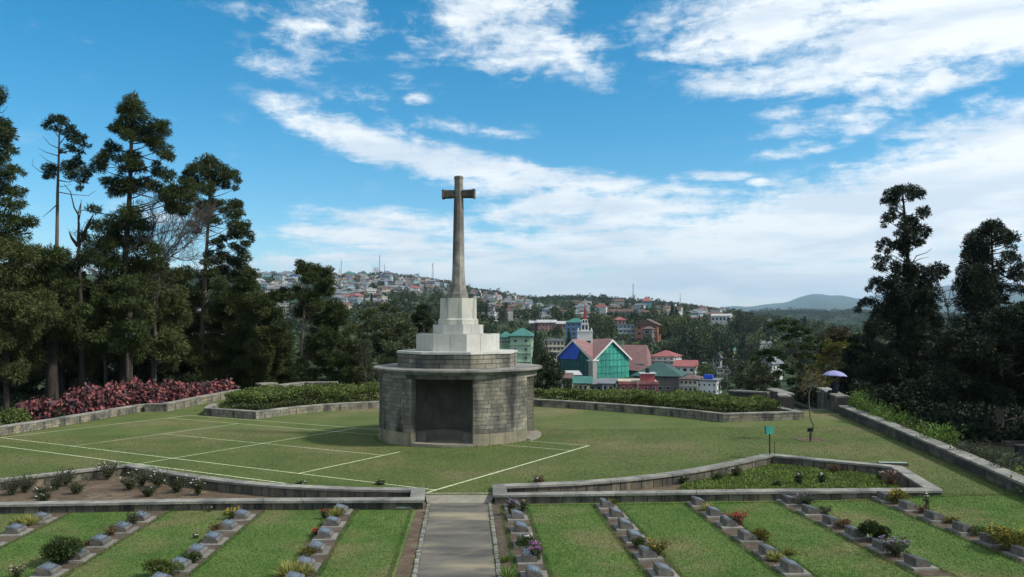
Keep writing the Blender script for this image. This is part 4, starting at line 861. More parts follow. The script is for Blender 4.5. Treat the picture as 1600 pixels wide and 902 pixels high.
for i, (lab, Y, tr_, rows_, r, m) in enumerate([
 ('dark bushy growth low behind the long right wall', 45, [(1400, 680), (1400, 650)], [(610, 1345, 1490), (650, 1350, 1490), (676, 1380, 1490)], 20, M_BLACKT),
 ('dark shrub mass at the far side of the lower terrace', 52, [(1540, 670), (1540, 650)], [(590, 1480, 1680), (630, 1480, 1680), (655, 1480, 1680)], 20, M_BLACKT),
 ('dark tree canopy hanging over the right edge of the view', 50, [(1680, 680), (1670, 600), (1660, 520)], [(500, 1600, 1700), (560, 1575, 1720), (620, 1590, 1720)], 22, M_BLACKT),
 ('dark shrub behind the leftmost trunks', 62, [(60, 640), (60, 620)], [(560, -60, 160), (600, -60, 170), (640, -60, 165)], 22, M_COND),
 ('dark shrub behind the middle of the red shrubs', 64, [(220, 630), (220, 612)], [(545, 160, 330), (590, 160, 335), (625, 150, 335)], 20, M_COND),
 ('dark shrub at the right end of the red shrubs', 66, [(365, 625), (365, 608)], [(560, 330, 405), (612, 330, 408)], 15, M_COND)]):
    tree_px(lab, Y, tr_, fill(rows_, r, r * 1.15, 80 + i), m, M_BARK, dens=420, L=.34, W=.14, tr=.1, spread=1.2)
def slim(label, Y, px, y0, y1, r):
    b0 = atY(px, y0, Y); b0.z = min(b0.z, terr(b0.x, b0.y) + .2); t = thing('tree', label, 'tree', b0); top = atY(px + random.uniform(-4, 4), y1, Y) - b0
    MB().tube([Vector((0, 0, -.8)), top * .5 + Vector((.05, 0, 0)), top], [r * 1.2, r, r * .8], 8).build('trunk', M_BARK, t, smooth=True)
tree_px('dark slim-trunked tree in the shade at right, left of the paler trunk', 38, [(1541, 692), (1542, 620), (1544, 540)], fill([(505, 1500, 1570), (560, 1470, 1590), (612, 1465, 1590), (626, 1480, 1570)], 24, 28, 71), M_BLACKT, M_BARKD, dens=520, L=.28, W=.11, tr=.12, spread=.9)
tree_px('tree with a thicker greyish trunk in the shade near the right edge', 39, [(1563, 692), (1563, 620), (1566, 540)], fill([(500, 1560, 1660), (560, 1545, 1680), (606, 1545, 1680), (622, 1560, 1670)], 26, 30, 72), M_BLACKT, M_BARKP, dens=520, L=.28, W=.11, tr=.25, spread=1.0)
tree_px('dark broad tree added unseen past the right edge to shade the terrace', 34, [(1760, 720), (1760, 600), (1760, 480)], fill([(380, 1720, 1820), (480, 1650, 1900), (600, 1625, 1920)], 42, 50, 73), M_BLACKT, M_BARKD, dens=380, L=.34, W=.14, tr=.25, spread=1.4)  # out of view; added so its canopy casts shade on the terrace
slim('broad trunk standing behind the red-leaved shrubs at far left', 48, 79, 625, 480, .30)
slim('trunk standing behind the middle of the red-leaved shrubs', 50, 200, 618, 480, .22)
# airy layered trees beyond the steps
AIR = [(1205, 508, 7), (1216, 504, 8), (1228, 502, 8), (1240, 504, 8), (1222, 514, 9), (1238, 516, 9), (1250, 512, 8), (1262, 518, 8), (1248, 524, 10), (1264, 530, 9), (1230, 528, 9), (1276, 532, 8), (1284, 540, 8), (1270, 542, 10), (1255, 542, 9), (1236, 540, 7), (1290, 528, 6), (1246, 556, 9), (1262, 556, 10), (1278, 558, 10), (1252, 572, 10), (1270, 574, 11), (1200, 550, 9), (1188, 552, 8), (1212, 552, 9), (1222, 558, 8), (1180, 560, 7), (1204, 562, 8), (1240, 580, 11), (1225, 574, 9), (1216, 584, 10), (1236, 596, 12), (1256, 592, 12), (1272, 594, 12), (1210, 600, 10)]
tree_px('airy flat-layered green tree beyond the steps', 72, [(1262, 625), (1258, 590), (1244, 550), (1236, 520)], AIR, M_BROAD, M_BARK, dens=760, L=.26, W=.14, kind='leaf', flat=.5, spread=.9, tr=.16, sub=6)
tree_px('yellow-green tree to the left of the umbrella', 66, [(1300, 630), (1302, 590)], fill([(538, 1290, 1330), (560, 1276, 1342), (600, 1278, 1338), (620, 1285, 1330)], 10, 13, 41), M_YEL, M_TWIG, dens=620, L=.22, W=.14, kind='leaf', tr=.1, sub=5)
tree_px('rusty brown round crown behind the yellow-green tree', 82, [(1312, 620), (1312, 560)], fill([(520, 1295, 1325), (532, 1284, 1345), (560, 1280, 1350)], 10, 12, 42), M_RUST, M_BARK, dens=560, L=.3, W=.16, kind='leaf', sub=5)
tree_px('grey-green rounded tree behind the thin coping wall', 70, [(1175, 625), (1175, 600)], fill([(568, 1162, 1196), (585, 1146, 1212), (612, 1138, 1220)], 11, 13, 43), M_GREY, M_BARK, dens=560, L=.22, W=.12, kind='leaf', sub=5)
tree_px('dark green shrub behind the umbrella person', 60, [(1340, 640), (1340, 620)], fill([(575, 1325, 1350), (600, 1322, 1368), (625, 1330, 1380)], 10, 13, 45), M_GREY, M_TWIG, dens=480, L=.2, W=.1, kind='leaf', tr=.06)

# ------------------------------------------------------------------ ground beyond the walls
sheet('shrub_bed', ccw([(-46, 24), (-24.5, 30), (-22.95, 36.8), (-21.95, 40.6), (-21.4, 44), (-20.9, 47.2), (-19.5, 47.2), (-19.4, 50), (-19, 54), (-18.6, 57.4), (-24, 62), (-50, 55)]), lambda x, y: -.42, M_SOILD, .6)
M_SHADE = mat('shade_dark_grass', (.060, .075, .028), (.040, .052, .020), scale=1.2, c3=(.085, .075, .045), fine=16, fine_amt=.35, bump=.5)  # lawn colour darkened to stand for tree shade on the terrace
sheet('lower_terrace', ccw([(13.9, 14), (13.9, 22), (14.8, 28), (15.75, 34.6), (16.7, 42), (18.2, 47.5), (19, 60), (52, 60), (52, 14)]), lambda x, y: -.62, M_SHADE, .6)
sheet('shaded_ground', ccw([(16.0, 36.4), (16.7, 42), (18.2, 47.5), (19, 60), (52, 60), (52, 36.4)]), lambda x, y: -.60, mat('shade_dark_ground', (.030, .028, .018), (.018, .020, .012), scale=2, fine=14, fine_amt=.4, bump=.6), .3)  # near-black sheet: the shade under the trees is painted as ground colour
o = MB().box(21.2, 40, 36.1, 36.35, -.7, -.38).build('terrace_kerb', M_STONED); tag(o, 'low dark kerb crossing the shaded terrace under the right-hand trees', 'kerb')
o = MB().box(19.3, 40, 32.5, 32.62, -.7, -.52).build('terrace_kerb', M_COP); tag(o, 'pale thin kerb nearer the viewer on the lower terrace at right', 'kerb')
p = atY(1598, 712, 33.6); t = thing('dark_marker', 'black upright block at the right edge beyond the wall', 'marker', (p.x, 33.6, -.62))
MB().box(-.25, .35, -.12, .12, -.02, .42).build('marker_body', M_BLACKP, t); MB().box(-.29, .39, -.15, .15, .42, .47).build('marker_cap', M_STONED, t)

# ------------------------------------------------------------------ hedges
def leafmass(name, label, cat, m, samples, L, W, kind='leaf', up=.5, group=None, stem=None, parent_loc=None):
    """samples: (n,3) points"""
    c = samples.mean(0); c[2] = samples[:, 2].min(); t = thing(name, label, cat, tuple(c), 0, group); P = samples - c; n = len(P)
    D = ball(n) + np.array([0, 0, up]); V, F = (leaf_arrays if kind == 'leaf' else sprig_arrays)(P, D, L * rng.uniform(.6, 1.3, n), W * rng.uniform(.7, 1.3, n)); np_mesh('foliage', V, F, m, t)
    return t
def lump(x, y, s=1.0): return .5 * np.sin(x * 2.1 * s + np.sin(y * 1.7 * s)) + .5 * np.sin(y * 2.9 * s + x * .8 + 1.2)
def hedge(label, poly, z0, h, n, m, L, W, inner=None, soil=True):
    P = np.array([(p[0], p[1]) for p in poly]); lo = P.min(0); hi = P.max(0); pts = []
    def inside(q):
        c = np.zeros(len(q), bool); j = len(P) - 1
        for i in range(len(P)):
            cond = ((P[i, 1] > q[:, 1]) != (P[j, 1] > q[:, 1])) & (q[:, 0] < (P[j, 0] - P[i, 0]) * (q[:, 1] - P[i, 1]) / (P[j, 1] - P[i, 1] + 1e-12) + P[i, 0]); c ^= cond; j = i
        return c
    while sum(len(a) for a in pts) < n:
        q = lo + rng.random((n * 2, 2)) * (hi - lo); pts.append(q[inside(q)])
    q = np.concatenate(pts)[:n]; top = h * (.93 + .13 * lump(q[:, 0], q[:, 1]) + .10 * lump(q[:, 0] * 2.7 + 3, q[:, 1] * 2.3) + .07 * lump(q[:, 0] * .4, q[:, 1] * .5 + 2)) ; u = rng.random(n); z = z0 + .0127 * q[:, 0] + top * np.where(u < .72, 1 - .28 * rng.random(n) ** 1.5, rng.random(n))
    o = leafmass('hedge', label, 'hedge', m, np.column_stack([q, z]), L, W, up=.9)
    return o
HL = [(-15.7, 47.2), (-15.6, 45.4), (-13.2, 43.9), (-11.4, 46.2), (-7.6, 48.0), (-4, 48.8), (-2, 48.9), (-2, 50.4), (-8, 51.2), (-13, 50.6)]
hedge('broad low hedge of mixed green shrubs in the curved planter left of the cross', HL, 0, 1.12, 42000, M_HEDGE, .12, .075)
HR = [(-2, 48.9), (1.6, 47.9), (5.3, 45.0), (8.5, 41.9), (10.2, 39.6), (12.7, 39.9), (12.6, 43.0), (10.6, 45.2), (6, 48.5), (-2, 50.6)]
hedge('broad low hedge of mixed green shrubs in the curved planter right of the cross', HR, 0, .80, 42000, M_HEDGE, .12, .075)
hedge('duller twiggy front edge of the hedge at the left planter corner', [(-16, 46.2), (-15.8, 45.0), (-13.1, 43.3), (-11.2, 46.0), (-12.5, 46.8)], 0, .62, 5000, M_HEDGED, .11, .06)
hedge('duller twiggy front edge of the hedge at the right planter corner', [(7.9, 42.1), (9.9, 39.3), (12.9, 39.8), (12.6, 41.3), (9.8, 41.6)], 0, .55, 5000, M_HEDGED, .11, .06)
def scatter_under(poly, n, z0, h, m, L, W, label):
    P = np.array(poly); q = P.min(0) + rng.random((n * 2, 2)) * (P.max(0) - P.min(0)); c = np.zeros(len(q), bool); j = len(P) - 1
    for i in range(len(P)):
        c ^= ((P[i, 1] > q[:, 1]) != (P[j, 1] > q[:, 1])) & (q[:, 0] < (P[j, 0] - P[i, 0]) * (q[:, 1] - P[i, 1]) / (P[j, 1] - P[i, 1] + 1e-12) + P[i, 0]); j = i
    q = q[c]; k = len(q); X = np.column_stack([q, z0 + h * rng.random(k) * (.55 + .45 * lump(q[:, 0] * .6, q[:, 1] * .5))]); V, F = leaf_arrays(X, ball(k) + np.array([0, 0, .7]), L * rng.uniform(.6, 1.3, k), W * rng.uniform(.7, 1.3, k)); o = np_mesh('undergrowth', V, F, m); tag(o, label, 'undergrowth', kind='stuff')
scatter_under([(16.8, 37.5), (17.2, 43), (19, 52), (19.5, 60), (48, 60), (48, 36.8), (24, 37)], 90000, -.62, .85, M_BLACKT, .22, .13, 'undergrowth added in near-black leaves to darken the shaded ground below the right-hand trees')  # dark leaves added so the ground reads as deep shade
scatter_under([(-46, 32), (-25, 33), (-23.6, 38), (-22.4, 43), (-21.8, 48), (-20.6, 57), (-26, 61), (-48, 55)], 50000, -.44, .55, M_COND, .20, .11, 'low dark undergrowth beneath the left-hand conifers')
# soil under the hedges
for pl_ in (HL, HR): sheet('hedge_bed', ccw(pl_), lambda x, y: gz(x, y) + .05, M_SOILD, .2)

# ------------------------------------------------------------------ red and purple leaved shrubs behind the left wall
RS = [(-23.6, 41.6, .9, 0), (-23.0, 43.2, .95, 1), (-22.6, 44.2, 1.35, 0), (-22.1, 46.0, 1.30, 0), (-21.7, 47.6, 1.35, 2), (-21.6, 49.3, 1.35, 0), (-21.2, 50.9, 1.40, 2), (-20.8, 51.2, 1.3, 0), (-20.4, 52.9, 1.4, 0), (-20.1, 54.2, 1.3, 2), (-19.8, 55.6, 1.4, 0), (-19.5, 56.6, 1.35, 0), (-22.4, 47.2, 1.25, 1), (-21.0, 48.4, 1.15, 0)]
names = ['crimson broad-leaved shrub', 'sparse pinkish broad-leaved shrub', 'purple-black broad-leaved shrub']
wh = ['at the far left end of the red row', 'second from the left end', 'where the red row thickens at left', 'bright red, left of the first purple one', 'left of the row middle', 'in the row middle', 'in front of the thick trunk', 'right of the row middle', 'right of the second purple shrub', 'near the right end of the row', 'second from the right end', 'at the right end of the row', 'behind the left part of the row', 'low at the wall below the row middle']
for i, (x, y, h, k) in enumerate(RS):
    h += .45 if i < 5 or i > 11 else (.12 if i < 8 else -.12)
    t = thing('red_leaved_shrub', names[k] + ' behind the left wall, ' + wh[i], 'shrub', (x, y, -.42), 0, 'red-leaved shrubs behind the left wall')
    b = MB()
    for j in range(9):
        a = random.uniform(0, 6.28); rr = random.uniform(.2, .6); b.tube([(0, 0, -.05), (math.cos(a) * rr * .5, math.sin(a) * rr * .5, h * .5), (math.cos(a) * rr, math.sin(a) * rr, h * random.uniform(.75, .95))], [.02, .015, .008], 4, cap=False)
    b.build('stems', M_TWIG, t)
    for mm, frac in ((M_REDL if k < 2 else M_DARKL, .8), (M_DARKL if k < 2 else M_REDL, .55)):
        n = int((560 if k != 1 else 330) * frac); d = ball(n); P = d * np.array([.85, .85, h * .5]) * rng.uniform(.55, 1.05, (n, 1)) + np.array([0, 0, h * .56]); P[:, 2] *= 1 + .12 * np.sin(P[:, 0] * 6)
        D = d * np.array([1, 1, .3]) + np.array([0, -.25, -.75]) + rng.normal(size=(n, 3)) * .35; V, F = leaf_arrays(P, D, rng.uniform(.18, .32, n), rng.uniform(.13, .21, n)); o = np_mesh('foliage', V, F, mm, t)
for i, (x, y, r, lab) in enumerate([(-24.6, 38.8, .8, 'green shrub behind the wall at the far left edge'), (-24.0, 40.4, .75, 'green shrub at the left end of the red shrubs'), (-23.2, 41.9, .6, 'dark green shrub under the first red leaves')]):
    n = 3200; d = ball(n); P = d * np.array([r, r, .55]) * rng.uniform(.6, 1.05, (n, 1)) + np.array([x, y, .02]); leafmass('green_shrub', lab, 'shrub', M_HEDGE if i < 2 else M_COND, P, .13, .08)

# ------------------------------------------------------------------ small plants
def stems(b, n, h, sp, r=.006, base=(0, 0, 0)):
    tips = []
    for j in range(n):
        a = random.uniform(0, 6.28); q = random.uniform(.2, 1) * sp; tip = (base[0] + math.cos(a) * q, base[1] + math.sin(a) * q, h * random.uniform(.65, 1))
        b.tube([base, (base[0] + math.cos(a) * q * .4, base[1] + math.sin(a) * q * .4, tip[2] * .55), tip], [r * 1.4, r, r * .6], 3, cap=False); tips.append(tip)
    return tips
def plant(name, label, cat, x, y, z, kind, w, h, ml, mf=None, nf=0, group=None, dens=1.0):
    t = thing(name, label, cat, (x, y, z), random.uniform(0, 6), group)
    if kind == 'bush':
        b = MB(); stems(b, 8, h * .8, w * .4, .007); b.build('stems', M_TWIG, t); n = int(1500 * dens * max(.25, (w * h) / .35)); d = ball(n); lobes = 9; lc = ball(lobes) * np.array([w * .30, w * .30, h * .24]) * rng.uniform(.6, 1.25, (lobes, 1)) + np.array([0, 0, h * .48]); lr = rng.uniform(.16, .30, lobes); lk = rng.integers(0, lobes, n); P = lc[lk] + d * (lr[lk] * rng.uniform(.4, 1.12, n) ** .7)[:, None] * np.array([w, w, h * .95]); P[:, 2] = np.maximum(P[:, 2], .01)
        V, F = leaf_arrays(P, d + np.array([0, 0, .5]) + rng.normal(size=(n, 3)) * .4, rng.uniform(.03, .065, n), rng.uniform(.018, .035, n)); np_mesh('foliage', V, F, ml, t)
    elif kind == 'spiky':
        n = int(130 * dens); a = rng.uniform(0, 6.28, n); el = rng.uniform(.35, 1.4, n); D = np.column_stack([np.cos(a) * np.cos(el), np.sin(a) * np.cos(el), np.sin(el)]); P = np.column_stack([np.cos(a) * w * .12, np.sin(a) * w * .12, np.zeros(n)])
        V, F = leaf_arrays(P, D, rng.uniform(.6, 1.1, n) * h, np.full(n, .022)); np_mesh('leaf_blades', V, F, ml, t)
    else:   # upright flowering stems with small leaves
        b = MB(); tips = stems(b, int(15 * dens), h * 1.05, w * .62, .004); b.build('stems', M_TWIG, t); T = np.array(tips); big = 1.9 if kind == 'spray' else 1.0; n = int(240 * dens); k = rng.integers(0, len(T), n); f = rng.uniform(.15 if big == 1 else .35, 1, n) ** (1 if big == 1 else .7)
        P = T[k] * f[:, None] + rng.normal(size=(n, 3)) * .03 * big ** 1.5; V, F = leaf_arrays(P, ball(n) + np.array([0, 0, .4]), rng.uniform(.03, .07, n) * big, rng.uniform(.02, .035, n) * big); np_mesh('foliage', V, F, ml, t)
    if mf:
        b = MB()
        for j in range(nf):
            a = random.uniform(0, 6.28); q = random.uniform(.1, 1) ** .5 * w * .5; c = Vector((math.cos(a) * q, math.sin(a) * q, h * random.uniform(.7, 1.08))); s = random.uniform(.015, .027)
            if kind not in ('bush', 'spiky') and j < len(tips): c = Vector(tips[j]) + Vector((0, 0, .01)); s *= 1.2
            for m_ in range(5):
                w_ = m_ * 1.2566 + random.random(); b.add([c, c + Vector((math.cos(w_ - .5) * s, math.sin(w_ - .5) * s, s * .5)), c + Vector((math.cos(w_) * s * 1.35, math.sin(w_) * s * 1.35, s * .35)), c + Vector((math.cos(w_ + .5) * s, math.sin(w_ + .5) * s, s * .5))], [(0, 1, 2, 3)])
            b.tube([c - Vector((0, 0, .01)), c + Vector((0, 0, s * .7))], [s * .45, s * .3], 5)
        b.build('blossoms', mf, t)
    return t
def gp(px, py, zo=LOW):
    p = at(px, py, zo); return p.x, p.y, gl(p.x, p.y)
PL = [ # px, py(base), kind, width, height, leaf, flower, n, name, label, category
 (91, 884, 'bush', .78, .62, M_BROAD, None, 0, 'green_bush', 'round dense green bush hiding part of a marker in the third row', 'bush', 3),
 (44, 822, 'spiky', .5, .30, M_SPIKE, None, 0, 'spiky_plant', 'low spiky yellow-green plant between two markers at far left', 'plant', 1.6),
 (26, 820, 'spiky', .4, .24, M_SPIKE, None, 0, 'spiky_plant', 'smaller spiky tuft left of the yellow-green plant at far left', 'plant', 1.2),
 (250, 905, 'bush', .62, .38, M_HEDGE, None, 0, 'green_bush', 'rounded light green bush at the bottom edge of the second row', 'bush', 2.5),
 (296, 882, 'bush', .45, .20, M_BROAD, None, 0, 'leafy_plant', 'low leafy plant beside a marker above the rounded bush', 'plant', 2),
 (360, 812, 'bush', .42, .26, M_HEDGE, M_FY, 16, 'yellow_flowers', 'yellow-flowered plant at the top of the second row left', 'flowers', 1.3),
 (524, 808, 'spiky', .42, .26, M_SPIKE, None, 0, 'spiky_plant', 'spiky yellow-green plant at the top of the row nearest the path on the left', 'plant', 1.6),
 (506, 812, 'flower', .2, .22, M_ROSE, M_FR, 6, 'red_flowers', 'small red flowers left of the topmost markers of the left path row', 'flowers', 1),
 (498, 838, 'bush', .34, .16, M_DRY, M_FR, 22, 'red_flowers', 'patch of red flowers below the third marker of the left path row', 'flowers', 1.2),
 (483, 868, 'bush', .46, .20, M_YEL, None, 0, 'olive_bush', 'low olive-yellow bush above the spiky plant of the left path row', 'bush', 2),
 (452, 905, 'spiky', .6, .38, M_SPIKE, None, 0, 'spiky_plant', 'large spiky yellow-green plant at the bottom of the left path row', 'plant', 2),
 (474, 902, 'spiky', .4, .28, M_SPIKE, None, 0, 'spiky_plant', 'small spiky plant right of the large one at the bottom edge', 'plant', 1.3),
 (138, 856, 'bush', .5, .16, M_DRY, None, 0, 'brown_plant', 'low rust-brown plant left of a marker in the third row', 'plant', 1.2),
 (170, 838, 'flower', .4, .2, M_DRY, None, 0, 'brown_plant', 'thin brown plant between the upper markers of the third row', 'plant', 1.4),
 (206, 820, 'flower', .4, .25, M_GREY, None, 0, 'grey_plant', 'dull grey-green plant at the top marker of the third row', 'plant', 2),
 (336, 832, 'flower', .3, .16, M_DRY, None, 0, 'brown_plant', 'thin reddish brown plant left of the second row markers', 'plant', 1.4),
 (799, 806, 'flower', .22, .42, M_ROSE, M_FP, 12, 'purple_flowers', 'tall purple flowers at the corner of the bed wall right of the path', 'flowers', 1.6),
 (817, 800, 'flower', .3, .28, M_ROSE, M_FPINK, 5, 'pink_flowers', 'sparse pink flowers right of the topmost marker beside the path', 'flowers', 1.6),
 (821, 858, 'bush', .42, .30, M_BROAD, M_FW, 5, 'green_plant', 'bushy green plant covering the fourth marker beside the path', 'plant', 1.6),
 (838, 880, 'flower', .28, .38, M_GREY, M_FP, 18, 'purple_flowers', 'purple flowers right of the fifth marker beside the path', 'flowers', 1.6),
 (792, 905, 'spiky', .2, .32, M_FRESH, None, 0, 'grass_tuft', 'fresh green grass tuft at the path edge by the bottom of the view', 'grass', .4),
 (788, 880, 'spiky', .16, .26, M_FRESH, None, 0, 'grass_tuft', 'upper one of the grass tufts in the gravel strip right of the path', 'grass', .3),
 (953, 795, 'bush', .45, .24, M_YEL, None, 0, 'yellow_green_plant', 'yellow-green plant over the top marker of the second row right of the path', 'plant', 1.4),
 (1003, 858, 'bush', .42, .22, M_BROAD, None, 0, 'leafy_plant', 'dark leafy plant between markers in the second row right of the path', 'plant', 2),
 (1027, 874, 'flower', .55, .36, M_YEL, M_FY, 6, 'mixed_plant', 'straggly olive plant with yellow tips right of the fifth marker', 'plant', 2.6),
 (1108, 800, 'spiky', .45, .24, M_SPIKE, None, 0, 'spiky_plant', 'pale yellow tuft at the top of the third row right of the path', 'plant', 1.6),
 (1154, 824, 'flower', .46, .30, M_DRY, M_FR, 34, 'red_flowers', 'bright red flowers in the third row right of the path', 'flowers', 2.6),
 (1188, 848, 'bush', .5, .28, M_YEL, None, 0, 'olive_bush', 'olive bush beside the fourth marker of the third row right', 'bush', 2),
 (1213, 878, 'spiky', .34, .22, M_SPIKE, None, 0, 'pale_tuft', 'pale cream tufted plant before the marker second from the bottom', 'plant', 2),
 (1236, 868, 'spiky', .26, .18, M_SPIKE, None, 0, 'pale_tuft', 'small pale tufted plant behind the nearest marker of the third row right', 'plant', 1.2),
 (1258, 792, 'flower', .5, .30, M_GREY, M_FL, 16, 'grey_purple_bush', 'grey-purple bush at the top of the fourth row right', 'bush', 2.6),
 (1290, 806, 'flower', .4, .2, M_GREY, None, 0, 'grey_plant', 'thin grey plant beside the second marker of the fourth row right', 'plant', 1.4),
 (1320, 828, 'bush', .36, .22, M_DRY, None, 0, 'brown_plant', 'brown dry plant between the third and fourth markers of the fourth row right', 'plant', 1.2),
 (1368, 848, 'bush', .66, .46, M_BROAD, None, 0, 'green_bush', 'big dark green bush in the fourth row right of the path', 'bush', 3),
 (1404, 872, 'flower', .55, .36, M_GREY, M_FL, 34, 'lilac_flowers', 'lilac flowering plant below the dark green bush', 'flowers', 3),
 (1409, 791, 'bush', .58, .36, M_YEL, M_FY, 14, 'yellow_green_bush', 'yellow-green bush against the bed wall at the top of the far right row', 'bush', 2),
 (1449, 800, 'flower', .2, .42, M_ROSE, M_FW, 4, 'white_rose', 'thin rose with white blooms near the second marker of the far right row', 'rose', .6),
 (1443, 806, 'flower', .3, .16, M_DRY, None, 0, 'brown_plant', 'low brown plant below the white rose', 'plant', 1),
 (1488, 822, 'bush', .34, .14, M_YEL, None, 0, 'yellow_plant', 'low yellowing plant beside the third marker of the far right row', 'plant', 1),
 (1535, 842, 'bush', .5, .18, M_HEDGE, None, 0, 'leafy_plant', 'low green leafy plant between markers of the far right row', 'plant', 1.6),
 (1590, 868, 'bush', .95, .44, M_YEL, M_FY, 30, 'yellow_green_bush', 'large yellow-topped bush at the right edge of the view', 'bush', 2.4),
 (22, 905, 'flower', .4, .2, M_ROSE, M_FPINK, 6, 'pink_flowers', 'small pink flowers near the bottom left marker', 'flowers', 1),
 (327, 800, 'flower', .12, .1, M_ROSE, M_FW, 2, 'white_rose', 'two white blooms in the grass left of the second row', 'rose', .3),
 (306, 842, 'flower', .1, .08, M_ROSE, M_FW, 2, 'white_rose', 'tiny white blooms left of the third marker in the second row', 'rose', .3)]
for (px, py, kind, w, h, ml, mf, nf, nm, lab, cat, dens) in PL:
    if '_plant' in nm and False: pass
    x, y, z = gp(px, py); plant(nm, lab, cat, x, y + w * .2, z, kind, w, h, ml, mf, nf, None, dens)
# roses in the left bed, at soil level
RO = [(18, 776, .55, .45, 0, 'at the left edge of the left bed'), (40, 772, .6, .5, 0, 'second from the left edge'), (66, 780, .4, .28, 5, 'low with white blooms at the front, far left'), (88, 768, .55, .45, 0, 'third along the back at left'), (104, 762, .5, .5, 4, 'with a few white buds, left of the bed centre'), (120, 774, .4, .32, 0, 'small, in the bare soil left of centre'),
      (168, 752, .62, .6, 12, 'big and full of white blooms before the wall corner'), (203, 768, .5, .42, 3, 'right of the big blooming one'), (222, 762, .62, .5, 4, 'under the wall corner'), (246, 764, .6, .5, 8, 'with pinkish blooms under the curving wall'), (276, 772, .55, .42, 4, 'right of the pinkish one'), (232, 778, .35, .25, 1, 'small, at the front of the bed centre'),
      (309, 776, .3, .42, 8, 'with white blooms standing apart at the right'), (470, 772, .2, .3, 4, 'in the narrow right part of the bed'), (594, 770, .2, .3, 4, 'at the narrow right tip of the bed'), (68, 786, .3, .2, 4, 'tiny white-flowered one by the front coping')]
for px, py, w, h, nf, lab in RO:
    p = at(px, py - 2, -.2); y = p.y; plant('rose_bush', 'rose bush in the left bed, ' + lab, 'rose bush', p.x, y, gz(p.x, y) - .2, 'flower', w * 1.25, h * 1.05, M_ROSE, M_FW if nf else None, nf, 'rose bushes in the left bed', 4.2)
RO2 = [(840, 764, .3, .38, 3, M_DRY, 'dry rose bush near the left tip of the right bed'), (1068, 756, .35, .25, 2, M_BROAD, 'low leafy rose in the narrow part of the right bed'), (1150, 746, .35, .3, 2, M_BROAD, 'leafy rose against the curved wall of the right bed'), (1248, 758, .22, .32, 5, M_ROSE, 'thin rose with white blooms in the middle of the right bed'),
       (1285, 758, .22, .32, 5, M_ROSE, 'second thin white rose right of the middle one'), (1304, 740, .35, .28, 0, M_DRY, 'dry brown rose at the back wall of the right bed'), (1214, 762, .15, .15, 2, M_ROSE, 'tiny white rose near the front coping of the right bed'), (1376, 754, .2, .3, 4, M_ROSE, 'white rose left of the pink bush in the right bed'), (1392, 760, .6, .42, 14, M_DRY, 'brownish rose bush with pink blooms in the right corner of the bed'), (1120, 752, .4, .25, 0, M_BROAD, 'dark leafy clump at the curved wall of the right bed')]
for px, py, w, h, nf, ml, lab in RO2:
    p = at(px, py, -.2); plant('rose_bush', lab, 'rose bush', p.x, p.y, gz(p.x, p.y) - .2, 'flower', w, h, ml, (M_FPINK if nf == 14 else M_FW) if nf else None, nf, None, 3)
# ground cover in the right bed
n = 17000; q = []
BP = np.array([(4.2, 22.95), (11.0, 22.85), (11.6, 26.0), (10.4, 27.1), (8.85, 28.4), (6.7, 26.5), (5.2, 25.3)])
def inpoly(P, q):
    c = np.zeros(len(q), bool); j = len(P) - 1
    for i in range(len(P)):
        c ^= ((P[i, 1] > q[:, 1]) != (P[j, 1] > q[:, 1])) & (q[:, 0] < (P[j, 0] - P[i, 0]) * (q[:, 1] - P[i, 1]) / (P[j, 1] - P[i, 1] + 1e-12) + P[i, 0]); j = i
    return c
q = BP.min(0) + rng.random((n * 2, 2)) * (BP.max(0) - BP.min(0)); q = q[inpoly(BP, q)]; n = len(q)
P = np.column_stack([q, .0127 * q[:, 0] - .2 + rng.random(n) * .05 + .02 * lump(q[:, 0] * 2, q[:, 1] * 2)]); V, F = leaf_arrays(P, ball(n) + np.array([0, 0, 1.2]), rng.uniform(.04, .09, n), rng.uniform(.025, .05, n))
o = np_mesh('ground_cover', V, F, M_COVER); tag(o, 'bright green ground cover filling the right-hand bed', 'plants', kind='stuff')
# plants growing along the outside of the long right wall
for i, (px, py, w, h, ml, lab) in enumerate([(1322, 625, .7, 1.15, M_FRESH, 'bright green creeper rising beside the umbrella person'), (1338, 640, .9, .9, M_FRESH, 'bright green shrub behind the start of the long right wall'), (1358, 650, .9, .8, M_FRESH, 'second bright green shrub along the right wall'), (1380, 658, .9, .75, M_FRESH, 'third bright green shrub along the right wall, thicker'),
    (1402, 668, .8, .6, M_HEDGE, 'low green shrub in the gap midway along the right wall'), (1428, 676, 1.0, .85, M_FRESH, 'bushy bright shrub midway along the right wall'), (1465, 690, .8, .65, M_GREY, 'dull leggy plant beyond the right wall'), (1488, 700, .9, .6, M_ROSE, 'brownish rose bush beyond the right wall'),
    (1510, 708, .9, .6, M_ROSE, 'second brownish rose bush beyond the right wall'), (1535, 722, 1.0, .75, M_GREY, 'grey-green leggy rose beyond the nearer part of the right wall'), (1560, 730, .8, .5, M_HEDGE, 'green low plant near the right end of the wall'), (1588, 742, 1.1, .5, M_FRESH, 'fresh green low hedge at the right end of the wall')]):
    # stand just behind the wall: on its line, .5 m to the right
    Y = float(np.interp(px, [1311, 1450, 1600], [41.3, 27.8, 21.2])); p = atY(px, py, Y); x = float(np.interp(Y, [17, 22, 28, 34.6, 41.3], [13.15, 13.62, 14.55, 15.5, 16.35])) + .62
    Y2 = Y + .3; plant('wall_shrub', lab, 'shrub', x, Y2, -.6, 'spray', w * 1.3, h + .80, ml, None, 0, None, 7 if ml in (M_FRESH, M_HEDGE) else 4)

